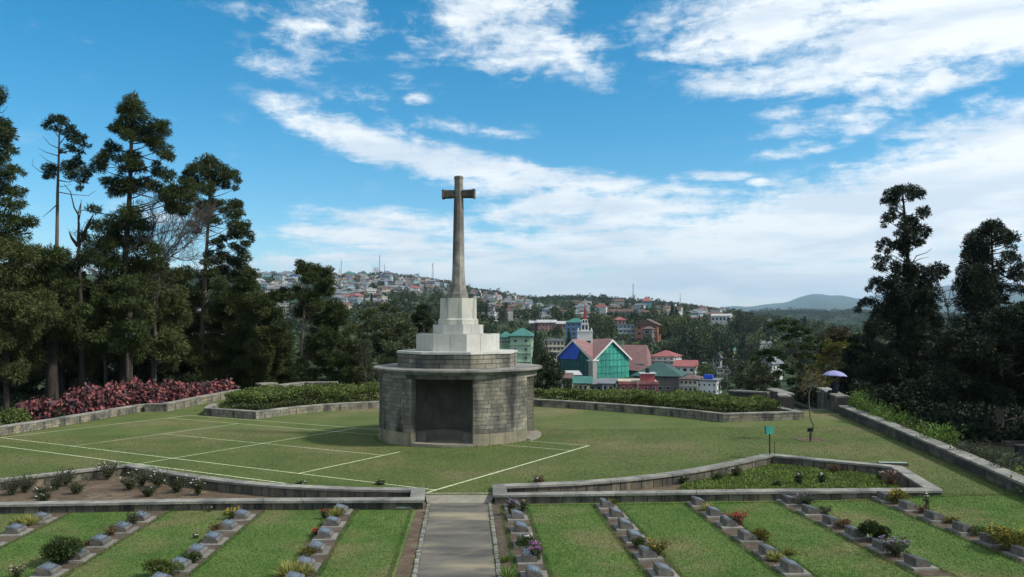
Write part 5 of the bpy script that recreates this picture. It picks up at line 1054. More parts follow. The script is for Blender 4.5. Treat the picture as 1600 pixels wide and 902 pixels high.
# ------------------------------------------------------------------ sapling, signs, plaque
p = at(1268, 687); t = thing('sapling', 'young thin tree with a crooked stem and sparse brownish leaves on the lawn', 'tree', p); Y = p.y
T = [atY(px, py, Y) - p for px, py in ((1268, 690), (1269, 676), (1271, 664), (1266, 655), (1265, 640), (1264, 628), (1264, 615), (1268, 605), (1266, 590), (1268, 578))]
b = MB(); b.tube(T, [.035, .03, .03, .025, .024, .022, .02, .016, .012, .008], 6)
rq = random.Random(2)
tips = []
for px, py in ((1256, 598), (1252, 590), (1258, 582), (1264, 576), (1272, 580), (1280, 584), (1284, 592), (1278, 600), (1250, 604), (1274, 594), (1262, 590), (1270, 588), (1256, 608), (1282, 602)):
    q = atY(px, py, Y + rq.uniform(-.4, .4)) - p; b.tube([T[7] if py > 590 else T[8], (T[7] + q) / 2 + Vector((0, 0, .08)), q], [.012, .009, .005], 4, cap=False); tips.append(q)
b.build('trunk', M_BARKP, t); TT = np.array([tuple(v) for v in tips]); n = 420; P = TT[rng.integers(0, len(TT), n)] + rng.normal(size=(n, 3)) * .13; V, F = leaf_arrays(P, ball(n) + np.array([0, 0, -.3]), rng.uniform(.06, .13, n), rng.uniform(.03, .06, n)); np_mesh('crown', V, F, leafmat('sapling_leaf', (.17, .14, .06)), t)
b = MB(); b.v = [(p.x + .62 * math.cos(a) * (1 + .06 * math.sin(5 * a)), p.y + .55 * math.sin(a), gz(p.x, 0) + .008) for a in np.linspace(0, 2 * math.pi, 24, endpoint=False)]; b.f = [tuple(range(24))]; o = b.build('mulch_circle', M_SOIL); o['kind'] = 'structure'
def sign(name, label, px, py, h, w, hh, m, thick=.05, pole=.018, tilt=0.0, rz=0.0, post=M_BLACKP, zo=0.0, two=False):
    p = at(px, py, zo); t = thing(name, label, 'sign', p, rz)
    b = MB(); b.tube([(0, 0, -.2), (0, 0, h - hh * .5)], pole, 6); 
    if two: b.tube([(.10, .02, -.2), (.10, .02, h - hh * .5)], pole, 6)
    b.build('post', post, t)
    c, s = math.cos(tilt), math.sin(tilt); bb = MB(); bb.box(-w / 2, w / 2, -thick / 2, thick / 2, 0, hh); bb.v = [(x, y * c + z * s, h - hh + z * c - y * s) for x, y, z in bb.v]; bb.build('sign_panel', m, t)
    bb = MB(); bb.box(-w / 2 - .012, w / 2 + .012, -thick / 2 - .004, thick / 2 + .004, hh - .02, hh + .006).box(-w / 2 - .012, w / 2 + .012, -thick / 2 - .004, thick / 2 + .004, -.006, .02); bb.v = [(x, y * c + z * s, h - hh + z * c - y * s) for x, y, z in bb.v]; bb.build('panel_edge', m, t); return t
sign('green_sign', 'small teal green sign box on a thin dark post at the right bed wall', 1203, 716, 1.08, .30, .26, M_TEAL, .10, .022, .12, R(14))
p = at(1210.5, 716); t = thing('metal_rod', 'thin dark metal rod standing right of the teal sign', 'rod', p); MB().tube([(0, 0, -.3), (0, 0, .52)], .012, 6).build('rod', M_BLACKP, t); MB().lathe([(0, .55), (.02, .54), (.02, .52), (.012, .515)], 8).build('rod_cap', M_BLACKP, t)
sign('tree_label', 'black label on a short stake in front of the sapling', 1266, 690, .52, .22, .13, M_BLACKP, .03, .028, -.3, 0.1)
sign('lamp_box', 'small black box on a thin post standing in the hedge right of the cross', 1210.5, 645, 1.05, .26, .24, M_BLACKP, .14, .02, 0, .2, zo=.06)
p = at(1395, 728); t = thing('ground_sign', 'flat pale green plate lying just beyond the back wall of the right bed', 'plate', (p.x, p.y, gz(p.x, 0) + .10), R(-8)); b = MB().box(-.45, .45, -.10, .10, -.1, .0); b.build('plate_base', M_STONED, t)
b = MB().box(-.43, .43, -.085, .085, .002, .012); b.build('plate_face', mat('pale_green_enamel', (.32, .42, .36), (.27, .36, .31), rough=.5), t)
p = at(638, 796, LOW); t = thing('leaning_plaque', 'narrow stone-framed green plaque leaning under the left bed wall beside the path', 'plaque', (p.x, p.y - .02, gl(p.x, 0)), 0)
fr = MB().box(-.33, .33, -.03, .04, .03, .14); fr.v = [(x, y + (z - .03) * .45, z) for x, y, z in fr.v]; fr.build('stone_frame', M_COP, t)
fr = MB().box(-.23, .16, -.036, -.031, .055, .118); fr.v = [(x, y + (z - .03) * .45, z) for x, y, z in fr.v]; fr.build('green_plate', mat('worn_green_enamel', (.06, .28, .22), (.16, .32, .27), scale=14, rough=.5), t)
MB().box(-.30, -.22, 0, .12, -.02, .05).box(.22, .30, 0, .12, -.02, .05).build('feet', M_STONED, t)

# ------------------------------------------------------------------ person under an umbrella, seated with the back to the viewer
def skinned(name, pts, edges, m, parent, sub=2):
    me = bpy.data.meshes.new(name); me.from_pydata([p for p, r in pts], edges, []); o = bpy.data.objects.new(name, me); COL.objects.link(o); o.parent = parent
    sk = o.modifiers.new('skin', 'SKIN'); sv = me.skin_vertices[0].data
    for i, (p_, r) in enumerate(pts): sv[i].radius = (r if isinstance(r, tuple) else (r, r))
    sv[0].use_root = True; ss = o.modifiers.new('sub', 'SUBSURF'); ss.levels = sub; ss.render_levels = sub; me.materials.append(m); return o
SEAT = (16.62, 43.05, 1.10)
t = thing('person', 'person in dark navy clothes seated on the wall, back turned, holding an umbrella', 'person', SEAT, R(6))
pts = [((0, 0, .10), (.17, .13)), ((0, .01, .26), (.15, .11)), ((0, .02, .42), (.17, .12)), ((0, .02, .52), (.12, .09)), ((0, .03, .58), (.055, .055)), ((0, .04, .66), (.05, .05)),
       ((.17, .02, .50), (.065, .065)), ((.22, .03, .30), (.05, .05)), ((.10, .22, .26), (.042, .042)), ((-.17, .02, .50), (.065, .065)), ((-.22, .04, .30), (.05, .05)), ((-.05, .24, .28), (.042, .042)),
       ((.11, .05, .08), (.095, .085)), ((.13, .42, .07), (.075, .07)), ((.13, .48, -.34), (.05, .05)), ((-.11, .05, .08), (.095, .085)), ((-.13, .42, .07), (.075, .07)), ((-.13, .48, -.34), (.05, .05))]
ed = [(0, 1), (1, 2), (2, 3), (3, 4), (4, 5), (3, 6), (6, 7), (7, 8), (3, 9), (9, 10), (10, 11), (0, 12), (12, 13), (13, 14), (0, 15), (15, 16), (16, 17)]
skinned('body', pts, ed, M_NAVY, t)
skinned('head', [((0, .045, .66), (.05, .055)), ((0, .05, .73), (.075, .085)), ((0, .05, .80), (.078, .092)), ((0, .05, .85), (.05, .06))], [(0, 1), (1, 2), (2, 3)], M_SKIN, t)
skinned('hair', [((0, .02, .70), (.06, .05)), ((0, .025, .77), (.085, .085)), ((0, .035, .84), (.08, .09)), ((0, .04, .885), (.04, .05))], [(0, 1), (1, 2), (2, 3)], M_HAIR, t)
for s, hx in ((1, .10), (-1, -.05)):   # hands round the umbrella handle
    b0 = Vector((hx, .24, .27)); pp = [(tuple(b0), (.03, .02)), (tuple(b0 + Vector((-s * .05, .04, .01))), (.036, .018))]; ee = [(0, 1)]
    for f in range(4):
        k = len(pp); q = b0 + Vector((-s * .06, .03, .03 - f * .018)); pp += [(tuple(q + Vector((-s * .025, .02, 0))), .0085), (tuple(q + Vector((-s * (.035 - .002 * f), -.005, 0))), .008), (tuple(q + Vector((-s * .012, -.02, 0))), .007)]; ee += [(1, k), (k, k + 1), (k + 1, k + 2)]
    k = len(pp); pp += [(tuple(b0 + Vector((-s * .03, -.01, .035))), .009), (tuple(b0 + Vector((-s * .055, -.02, .045))), .008)]; ee += [(0, k), (k, k + 1)]
    skinned('hand', pp, ee, M_SKIN, t, 1)
MB().tube([(.13, .47, -.34), (.13, .60, -.38)], [.045, .035], 8).build('shoe', M_BLACKP, t); MB().tube([(-.13, .47, -.34), (-.13, .60, -.38)], [.045, .035], 8).build('shoe', M_BLACKP, t)
t = thing('umbrella', 'open pale lilac umbrella held over the person sitting on the wall', 'umbrella', (SEAT[0] + .06, SEAT[1] + .22, SEAT[2] + .28), 0)
t.rotation_euler = (R(-4), R(4), 0); RR_ = .66; HT = .62; rib = [(0.0, HT + .245), (.14, HT + .235), (.30, HT + .19), (.46, HT + .115), (.58, HT + .03), (.64, HT - .03)]
for k in range(8):
    b = MB(); a0 = k * math.pi / 4; S = 4; b0 = len(b.v)
    for r, z in rib:
        for j in range(S + 1):
            f = j / S; a = a0 + f * math.pi / 4; pinch = 1 - .07 * math.sin(math.pi * f) * (r / .64); b.v.append((r * pinch * math.cos(a), r * pinch * math.sin(a), z + (.02 * math.sin(math.pi * f)) * (r / .64)))
    for i in range(len(rib) - 1):
        for j in range(S): q = i * (S + 1) + j; b.f.append((q, q + 1, q + S + 2, q + S + 1))
    b.build('canopy_panel', M_UMB, t, smooth=True)
    ra = MB(); ra.tube([(r * math.cos(a0), r * math.sin(a0), z + .004) for r, z in rib], .004, 4); ra.build('rib', mat('umbrella_rib', (.6, .58, .8), (.55, .53, .75), rough=.4), t)
MB().tube([(0, 0, -.12), (0, 0, HT + .30)], .009, 6).build('shaft', M_STEEL, t); MB().tube([(0, 0, -.16), (0, 0, -.02)], .018, 8).build('handle', M_BLACKP, t)

# ------------------------------------------------------------------ grass blades on the lawns
def blades(n, x0, x1, y0, y1, zf, m, label, h=.035, w=.012, keep=None, name='grass'):
    x = rng.uniform(x0, x1, n); y = y0 + (y1 - y0) * rng.random(n) ** 1.25
    if keep is not None: k = keep(x, y); x, y = x[k], y[k]
    n = len(x); P = np.column_stack([x, y, zf(x, y)]); D = np.column_stack([rng.normal(size=(n, 2)) * .55, np.ones(n)]); V, F = sprig_arrays(P, D, h * rng.uniform(.5, 1.3, n), w * rng.uniform(.7, 1.3, n))
    o = np_mesh(name, V, F, m); tag(o, label, 'grass', kind='stuff')
GLv = lambda x, y: .0127 * x + LOW * np.interp(x, [8.5, 12.2], [1, .04])
MK = [(f, k) for f, k in []]
LINES = []
for row, lst in ROWS.items():
    pts = [at(px, py, LOW + .06) for px, py in lst]; LINES.append(np.polyfit([p.y for p in pts], [p.x for p in pts], 1))
def keep_low(x, y):
    k = np.ones(len(x), bool)
    for l in LINES: k &= np.abs(x - np.polyval(l, y)) > .31
    k &= ~((x > np.interp(y, [16, 22.7], [-2.3, -2.62])) & (x < np.interp(y, [16, 22.7], [.16, -.20]))); k &= np.abs(x) / 800 * FPX < (y + 2) * 1.05; k &= y < 22.4; return k
blades(330000, -15, 14.5, 14.6, 22.5, GLv, M_BLADE, 'short mown grass of the lower lawn between the rows of markers', .030, .011, keep_low)
UP = np.array(upper_poly)
def keep_up(x, y): return inpoly(UP, np.column_stack([x, y])) & (np.hypot(x + 2.27, y - 35.3) > 3.4) & (y < 38)
blades(260000, -24, 16.6, 22.5, 37, lambda x, y: .0127 * x, mat('upper_grass_blade', (.100, .128, .034), (.070, .100, .025), scale=.7, c3=(.150, .135, .055), island=.35, fine_amt=.1, trans=.2), 'short mown grass of the upper lawn round the court lines', .026, .014, keep_up)

def keep_edge(x, y):
    k = np.zeros(len(x), bool)
    for l in LINES: dd = np.abs(x - np.polyval(l, y)); k |= (dd > .27) & (dd < .39)
    e = np.interp(y, [16, 22.7], [-2.30, -2.62]); k |= (x < e) & (x > e - .10); k |= (y > 22.26) & (y < 22.40) & ((x < -2.6) | (x > -.2))
    return k & (np.abs(x) / 800 * FPX < (y + 2) * 1.05) & (y < 22.42)
blades(420000, -15, 14.5, 14.6, 22.44, GLv, M_BLADE, 'longer ragged grass along the edges of the grave beds', .062, .013, keep_edge, 'grass_fringe')
def keep_fringe2(x, y):
    r_ = np.hypot(x + 2.27, y - 35.3); k = (r_ > 3.3) & (r_ < 3.46)
    lw = np.interp(y, [31, 36.8, 40.6, 44, 46.8], [-24.2, -22.9, -21.9, -21.35, -20.95]); k |= (x > lw + .2) & (x < lw + .36) & (y > 31) & (y < 46.8)
    rw = np.interp(y, [17, 22, 28, 34.6, 41.3], [13.15, 13.62, 14.55, 15.5, 16.35]); k |= (x > rw - .40) & (x < rw - .24) & (y > 18) & (y < 41); return k
blades(420000, -25, 17, 18, 47, lambda x, y: .0127 * x, MATS['upper_grass_blade'], 'longer grass at the foot of the walls and the round shelter', .075, .02, keep_fringe2, 'grass_fringe')

# ------------------------------------------------------------------ the town across the valley
PAINT = {}
def paint(name, c, rough=.8, var=.12):
    if name not in PAINT: PAINT[name] = mat(name + '_wall', c, tuple(x * .82 for x in c), scale=.35, rough=rough, fine=2.0, fine_amt=var, streak=(tuple(x * .6 for x in c), .5))
    return PAINT[name]
def roofm(name, c):
    k = 'roof_' + name
    if k not in PAINT: PAINT[k] = mat(name + '_sheet_roof', c, tuple(x * .75 for x in c), scale=.3, rough=.55, fine=1.5, fine_amt=.15)
    return PAINT[k]
W_ = {'white': (.58, .58, .56), 'cream': (.48, .44, .33), 'grey': (.27, .27, .26), 'pink': (.48, .24, .23), 'green': (.34, .46, .33), 'blue': (.10, .20, .42), 'pale blue': (.30, .40, .44), 'red': (.32, .075, .085),
      'orange': (.42, .16, .10), 'teal': (.08, .30, .30), 'brown': (.16, .13, .115), 'yellow': (.46, .40, .20)}
R_ = {'red': (.30, .10, .09), 'green': (.055, .17, .14), 'grey': (.17, .18, .19), 'rust': (.14, .085, .065), 'blue': (.12, .17, .26), 'white': (.42, .42, .42), 'dark green': (.035, .085, .07), 'pink': (.36, .20, .19)}
M_WIN = mat('window_dark_glass', (.030, .036, .045), (.02, .024, .03), rough=.15, fine_amt=0, spec=.5)
M_TRIM = mat('pale_trim', (.5, .5, .48), rough=.8)
def roof_mesh(kind, w, d, z, h, over=.5):
    b = MB(); x, y = w / 2 + over, d / 2 + over
    if kind == 'flat': b.box(-x + .2, x - .2, -y + .2, y - .2, z, z + .35).box(-w * .2, w * .15, -d * .2, d * .2, z + .35, z + .35 + h * .5)
    elif kind == 'gable':   # ridge along x
        b.v = [(-x, -y, z), (x, -y, z), (x, y, z), (-x, y, z), (-x, 0, z + h), (x, 0, z + h), (-x, -y, z - .15), (x, -y, z - .15), (x, y, z - .15), (-x, y, z - .15)]
        b.f = [(0, 1, 5, 4), (2, 3, 4, 5), (0, 4, 3), (1, 2, 5), (6, 7, 1, 0), (7, 8, 2, 1), (8, 9, 3, 2), (9, 6, 0, 3), (6, 9, 8, 7)]
    elif kind == 'gabley':
        b.v = [(-x, -y, z), (x, -y, z), (x, y, z), (-x, y, z), (0, -y, z + h), (0, y, z + h), (-x, -y, z - .15), (x, -y, z - .15), (x, y, z - .15), (-x, y, z - .15)]
        b.f = [(0, 4, 5, 3), (1, 2, 5, 4), (0, 1, 4), (2, 3, 5), (6, 7, 1, 0), (7, 8, 2, 1), (8, 9, 3, 2), (9, 6, 0, 3), (6, 9, 8, 7)]
    else:                   # hip
        k = min(x, y) * .9; rx = max(.2, x - k)
        b.v = [(-x, -y, z), (x, -y, z), (x, y, z), (-x, y, z), (-rx, 0, z + h), (rx, 0, z + h), (-x, -y, z - .15), (x, -y, z - .15), (x, y, z - .15), (-x, y, z - .15)]
        b.f = [(0, 1, 5, 4), (1, 2, 5), (2, 3, 4, 5), (3, 0, 4), (6, 7, 1, 0), (7, 8, 2, 1), (8, 9, 3, 2), (9, 6, 0, 3), (6, 9, 8, 7)]
    return b
def far_house(w, d, st, wc, rc, kind, rs, z0=-5):
    """returns [(name, MB, material, stuff)]"""
    h = st * 3.0; parts = [('wall', MB().box(-w / 2, w / 2, -d / 2, d / 2, z0, h), paint(wc, W_[wc]), 0), ('roof', roof_mesh(kind, w, d, h + .02, 1.4 + w * .10), roofm(rc, R_[rc]), 0)]
    wb = MB()
    for s in range(st):
        zc = s * 3 + .9; n = max(2, int(w / 2.6))
        for i in range(n):
            if rs.random() < .12: continue
            x = -w / 2 + w * (i + .5) / n; wb.box(x - .6, x + .6, -d / 2 - .05, -d / 2 + .1, zc, zc + 1.35)
        n = max(2, int(d / 2.8))
        for sx in (-1, 1):
            for i in range(n): y = -d / 2 + d * (i + .5) / n; xx = sx * w / 2; wb.box(xx - .06, xx + .06, y - .5, y + .5, zc, zc + 1.3)
    parts.append(('windows', wb, M_WIN, 1)); sb = MB()
    for s in range(1, st):
        if rs.random() < .7: sb.box(-w / 2 - .1, w / 2 + .1, -d / 2 - (1.1 if rs.random() < .5 else .25), -d / 2 - .01, s * 3 - .12, s * 3 + .10)
    sb.box(-w / 2 - .12, w / 2 + .12, -d / 2 - .12, -d / 2 - .01, h - .25, h - .02); parts.append(('floor_bands', sb, M_TRIM, 0)); return parts
rs = random.Random(77); PROT = []
for wc, rc, kd in [('white', 'grey', 'flat'), ('white', 'rust', 'hip'), ('cream', 'rust', 'gable'), ('grey', 'grey', 'hip'), ('white', 'grey', 'gable'), ('pale blue', 'grey', 'hip'), ('pink', 'grey', 'hip'), ('green', 'grey', 'hip'), ('blue', 'grey', 'hip'), ('brown', 'grey', 'gable'),
                  ('cream', 'grey', 'flat'), ('white', 'red', 'hip'), ('orange', 'rust', 'gable'), ('yellow', 'green', 'gable'), ('grey', 'white', 'gabley'), ('white', 'white', 'flat'), ('grey', 'rust', 'gable'), ('pale blue', 'grey', 'flat'), ('brown', 'rust', 'hip'), ('grey', 'grey', 'flat')]:
    for st in (1, 2, 3, 4):
        if st == 4 and kd == 'gabley': continue
        w = rs.uniform(8, 14) + st; d = rs.uniform(7, 10); PROT.append((wc, rc, kd, st, w, d, [(n, b, m, k) for n, b, m, k in far_house(w, d, st, wc, rc, kd, rs)]))
PM = {}
def proto_objs(i):
    """parts of a prototype as fresh objects sharing mesh data"""
    if i not in PM:
        L = []
        for n, b, m, k in PROT[i][6]:
            me = bpy.data.meshes.new(n); me.from_pydata(b.v, [], b.f); me.update(); me.materials.append(m); L.append((n, me, k))
        PM[i] = L
    return PM[i]
ZONES = [ # px0, px1, py0, py1, things, more of them joined, size, region words
 (398, 470, 432, 458, 22, 20, .72, 'on the ridge left of the dark pine'), (400, 470, 464, 520, 8, 4, .62, 'behind the left conifers'), (516, 700, 434, 452, 52, 110, .60, 'on the ridge left of the cross'), (520, 605, 448, 490, 40, 50, .54, 'down the slope left of the cross'), (600, 700, 446, 462, 18, 14, .6, 'below the ridge beside the cross'),
 (738, 830, 454, 482, 52, 90, .46, 'on the slope right of the cross'), (748, 860, 480, 503, 22, 26, .55, 'in the valley right of the cross'), (850, 960, 480, 502, 12, 16, .6, 'above the church steeple'), (960, 1075, 480, 505, 14, 18, .6, 'above the pale blue building'),
 (1075, 1150, 490, 508, 12, 16, .6, 'on the town\'s far right slope'), (1130, 1290, 500, 560, 10, 8, .42, 'among trees beyond the steps'), (1090, 1160, 545, 580, 3, 2, .45, 'low in the valley'), (20, 400, 470, 590, 24, 10, .7, 'glimpsed between the left conifers')]
NAMEW = {1: 'low', 2: 'two-storey', 3: 'three-storey', 4: 'four-storey'}
placed = []; EXTRA = {}
for (x0, x1, y0, y1, cnt, more, size, where) in ZONES:
    k = 0; tries = 0
    while k < cnt + more and tries < (cnt + more) * 14:
        tries += 1; px = rs.uniform(x0, x1); py = rs.uniform(y0, y1); p, r = on_ray(px, py, 180)
        if r > 1500: continue
        gap = (9.5 if r > 500 else 15) * size / .7
        if any(abs(p.x - q.x) + abs(p.y - q.y) < gap for q in placed): continue
        if 820 < px < 1095 and r < 540: continue
        placed.append(p); k += 1
        i = rs.randrange(len(PROT))
        if rs.random() < .5: i = rs.choice([j for j in range(len(PROT)) if PROT[j][0] in ('white', 'grey', 'cream', 'pale blue') and PROT[j][3] > 1])
        wc, rc, kd, st, w, d, parts_ = PROT[i]; sc = rs.uniform(.8, 1.25) * size; rot = math.atan2(-p.x, p.y) + rs.gauss(0, .5)
        if k > cnt:      # beyond the countable ones: one joined mass per material
            c, s_ = math.cos(rot), math.sin(rot)
            for n, b, m, kk in parts_:
                e = EXTRA.setdefault(m.name, (MB(), m))[0]; e.add([(p.x + sc * .85 * (x * c - y * s_), p.y + sc * .85 * (x * s_ + y * c), p.z + sc * .85 * z) for x, y, z in b.v], b.f)
            continue
        pos = ('upper ' if py < (y0 + y1) / 2 else 'lower ') + ('left' if px < x0 + (x1 - x0) / 3 else 'right' if px > x1 - (x1 - x0) / 3 else 'middle')
        t = thing('hillside_house', '%s %s house, %s roof, %s, %s' % (NAMEW[st], wc, rc, where, pos), 'house', p, rot); t.scale = (sc, sc, sc)
        t['group'] = 'hillside houses ' + where
        for n, me, stf in proto_objs(i):
            o = bpy.data.objects.new(n, me); COL.objects.link(o); o.parent = t
            if stf: o['kind'] = 'stuff'
allx = MB(); mats_ = []; idx = []
for e, m in EXTRA.values():
    allx.add(e.v, e.f); mats_.append(m); idx += [len(mats_) - 1] * len(e.f)
me = bpy.data.meshes.new('hillside_town'); me.from_pydata(allx.v, [], allx.f); me.update()
for m in mats_: me.materials.append(m)
me.polygons.foreach_set('material_index', idx); o = bpy.data.objects.new('hillside_town', me); COL.objects.link(o); tag(o, 'the many smaller houses packed between the others on the far hillsides', 'houses', kind='stuff')

# ---- buildings near enough to tell apart
LAND = []
def bldg(name, label, px0, px1, yt, yb, r, wall, roof, rkind, st, nwin, depth=10, rot=0.0, rh=2.0, over=.5, bands=None, sidewin=3, win=(.62, 1.25), cat='building', balc=0, skip=(), wm=None, side=0):
    LAND.append((px0, px1, r, yt, yb)); pc = (px0 + px1) / 2; d = pixdir(pc, 500); hh = math.hypot(d.x, d.y); x, y = d.x / hh * r, d.y / hh * r; w = (px1 - px0) / FPX * r; z0 = zlev(r, yb); h = zlev(r, yt) - z0
    t = thing(name, label, cat, (x, y, z0), math.atan2(-x, y) + rot); MB().box(-w / 2, w / 2, 0, depth, -7, h).build('wall', paint(wall, W_[wall]), t)
    if rkind:
        rb = roof_mesh(rkind, w, depth, h + .02, rh, over); rb.v = [(a, b_ + depth / 2, c) for a, b_, c in rb.v]; rb.build('roof', roofm(roof, R_[roof]), t)
    fh = h / st; m = wm or M_WIN
    for s in range(st):
        for i in range(nwin):
            if (s, i) in skip: continue
            xc = -w / 2 + w * (i + .5) / nwin; ww = w / nwin * win[0] * .5; zc = s * fh + fh * .28; hw = fh * .46 * win[1] / 1.25
            f = MB().box(xc - ww, xc + ww, -.06, .05, zc, zc + hw).build('window', M_TRIM, t); MB().box(xc - ww * .84, xc + ww * .84, -.09, -.061, zc + .09, zc + hw - .09).build('pane', m, f)
        for sx in ((-1, 1) if sidewin else ()):
            for i in range(sidewin):
                yc = depth * (i + .5) / sidewin; zc = s * fh + fh * .28; hw = fh * .46; X = sx * w / 2
                f = MB().box(X - .06, X + .06, yc - .6, yc + .6, zc, zc + hw).build('window', M_TRIM, t); MB().box(X - .09, X + .09, yc - .5, yc + .5, zc + .09, zc + hw - .09).build('pane', m, f)
        if bands and s: MB().box(-w / 2 - .15, w / 2 + .15, -.3 - (balc and .9), -.001, s * fh - .14, s * fh + .12).build('balcony' if balc else 'floor_band', bands, t)
        if balc and s:
            b = MB(); n = int(w / 1.2)
            for i in range(n + 1): xx = -w / 2 + w * i / n; b.box(xx - .05, xx + .05, -1.2, -1.1, s * fh + .12, s * fh + 1.0)
            b.box(-w / 2, w / 2, -1.2, -1.1, s * fh + 1.0, s * fh + 1.1).build('railing', bands, t)
    return t, w, h
M_NETG = mat('green_netting', (.034, .215, .165), (.024, .165, .13), scale=.35, c3=(.045, .31, .24), fine=2.2, fine_amt=.30, stretch=(1, 1, .4), bump=.5, rough=.8)
M_NETD = mat('dark_green_netting', (.020, .095, .095), (.014, .07, .075), scale=.3, fine=3, fine_amt=.15, rough=.8)
M_TARP = mat('blue_tarpaulin', (.02, .08, .52), (.015, .06, .42), scale=.4, fine_amt=.08, rough=.5)
M_TILE = mat('pink_brown_tiles', (.235, .13, .122), (.185, .10, .098), scale=.5, fine=3, fine_amt=.12, rough=.7)
M_CW = mat('church_white', (.60, .60, .57), (.52, .52, .5), scale=.5, fine_amt=.05)
# church under scaffolding nets
rc_ = 292.0; d = pixdir(926, 500); hh = math.hypot(d.x, d.y); cx_, cy_ = d.x / hh * rc_, d.y / hh * rc_; zb_ = zlev(277, 597)
ch = thing('church', 'church under construction wrapped in green and blue netting, with pink-brown cross-gabled roof and white steeple', 'church', (cx_, cy_, zb_), math.atan2(-cx_, cy_) + R(45))
HW = 8.6; EH = 8.2; AP = 14.0
MB().box(-HW, HW, -HW, HW, -8, EH).build('wall', M_NETD, ch)
# local axes: -y face looks towards camera-right, -x face towards camera-left
for (ax, nm, m) in ((0, 'netting', M_NETG), (1, 'netting', M_NETD)):
    b = MB()
    N = 9
    for i in range(N):
        u0 = -HW + 2 * HW * i / N; u1 = -HW + 2 * HW * (i + 1) / N; top = lambda u: EH + (AP - EH - .4) * (1 - abs(u) / HW); j0 = .12 * math.sin(i * 1.9); 
        q = [(u0, -HW - .25 - .1 * (i % 2), -4), (u1, -HW - .25 - .1 * ((i + 1) % 2), -4), (u1, -HW - .25 - .1 * ((i + 1) % 2), top(u1)), (u0, -HW - .25 - .1 * (i % 2), top(u0))]
        if ax: q = [(y, x, z) for x, y, z in q]
        b.add(q, [(0, 1, 2, 3)])
    b.build(nm, m, ch)
    # poles standing proud of the net and its laced seams
    b = MB()
    for i in range(1, 9):
        u = -HW + 2 * HW * i / 9; z1 = EH + (AP - EH) * (1 - abs(u) / HW) - .6; q0, q1 = (u, -HW - .5, -3), (u, -HW - .5, z1)
        if ax: q0, q1 = (q0[1], q0[0], q0[2]), (q1[1], q1[0], q1[2])
        b.tube([q0, q1], .05, 4)
    for k in range(6):
        z = .5 + k * 2.2; u = HW if z < EH else HW * (1 - (z - EH) / (AP - EH)) - .3
        if u > .5:
            q0, q1 = (-u, -HW - .5, z), (u, -HW - .5, z)
            if ax: q0, q1 = (q0[1], q0[0], z), (q1[1], q1[0], z)
            b.tube([q0, q1], .045, 4)
    b.build('scaffold_poles', M_NETD if not ax else M_BLACKP, ch)
q = [(-HW - .55, -1.5, 7.2), (-HW - .55, HW * .98, 7.2), (-HW - .55, HW * .98, EH + .4), (-HW - .55, .3, AP - .3), (-HW - .55, -3.0, AP - 3.4)]
MB().add(q, [(0, 1, 2, 3, 4)]).build('tarpaulin', M_TARP, ch)
OV = HW + 1.0; ZE = EH - .8
for sgn, ax in ((1, 0), (1, 1)):
    b = MB()
    for s in (-1, 1):
        for u in (-1, 1):
            q = [(0, 0, AP), (0, u * OV, AP), (s * OV, u * OV, ZE)]
            if ax: q = [(y, x, z) for x, y, z in q]
            b.add(q + [(x, y, z - .25) for x, y, z in q], [(0, 1, 2), (3, 5, 4), (0, 3, 4, 1), (1, 4, 5, 2)])
    b.build('roof', M_TILE, ch)
for ax in (0, 1):   # barge boards and corner eave
    b = MB()
    for s in (-1, 1):
        P0, P1 = (s * OV, -OV - .06, ZE - .3), (0, -OV - .06, AP + .05)
        q = [P0, P1, (P1[0], P1[1], P1[2] - .75), (P0[0] - s * .2, P0[1], P0[2] - .45)]
        if ax: q = [(y, x, z) for x, y, z in q]
        n_ = (0, .12, 0) if not ax else (.12, 0, 0); b.add(q + [(x + n_[0], y + n_[1], z) for x, y, z in q], [(0, 1, 2, 3), (7, 6, 5, 4), (0, 4, 5, 1), (2, 6, 7, 3), (1, 5, 6, 2), (3, 7, 4, 0)])
    b.build('barge_board', M_CW, ch)
MB().box(-OV - .1, -HW + 1.0, -OV - .1, -HW + 1.0, -6, ZE - .4).build('corner_pillar', paint('grey', W_['grey']), ch); MB().box(-OV - .3, -OV + 2.6, -OV - .3, -OV + .1, ZE - .45, ZE - .02).box(-OV - .3, -OV + .1, -OV + .1, -OV + 2.6, ZE - .45, ZE - .02).build('eave', M_CW, ch)
# tower, turned square to the viewer
def tb(name, w, z0, z1, m, w2=None, cxy=(-2.6, 1.2)):
    b = MB(); P = [(cxy[0] + w * a - 0, cxy[1] + w * c) for a, c in ((0, -.7), (.7, 0), (0, .7), (-.7, 0))]; w2 = w if w2 is None else w2; T = [(cxy[0] + w2 * a, cxy[1] + w2 * c) for a, c in ((0, -.7), (.7, 0), (0, .7), (-.7, 0))]
    b.prism(P, z0, z1, T); return b.build(name, m, ch)
tb('tower_base', 5.4, 8, 16.6, M_CW); tb('tower_cornice', 5.7, 16.6, 16.9, M_CW)
for s in range(4):
    a = R(90 * s); c_ = (-2.6 + math.cos(a) * 3.2, 1.2 + math.sin(a) * 3.2); tb('pinnacle', .6, 16.9, 17.9, M_CW, .25, c_)
tb('belfry', 2.7, 16.9, 19.2, M_CW); tb('belfry_cornice', 3.0, 19.2, 19.4, M_CW); tb('lantern', 2.0, 19.4, 20.9, M_CW)
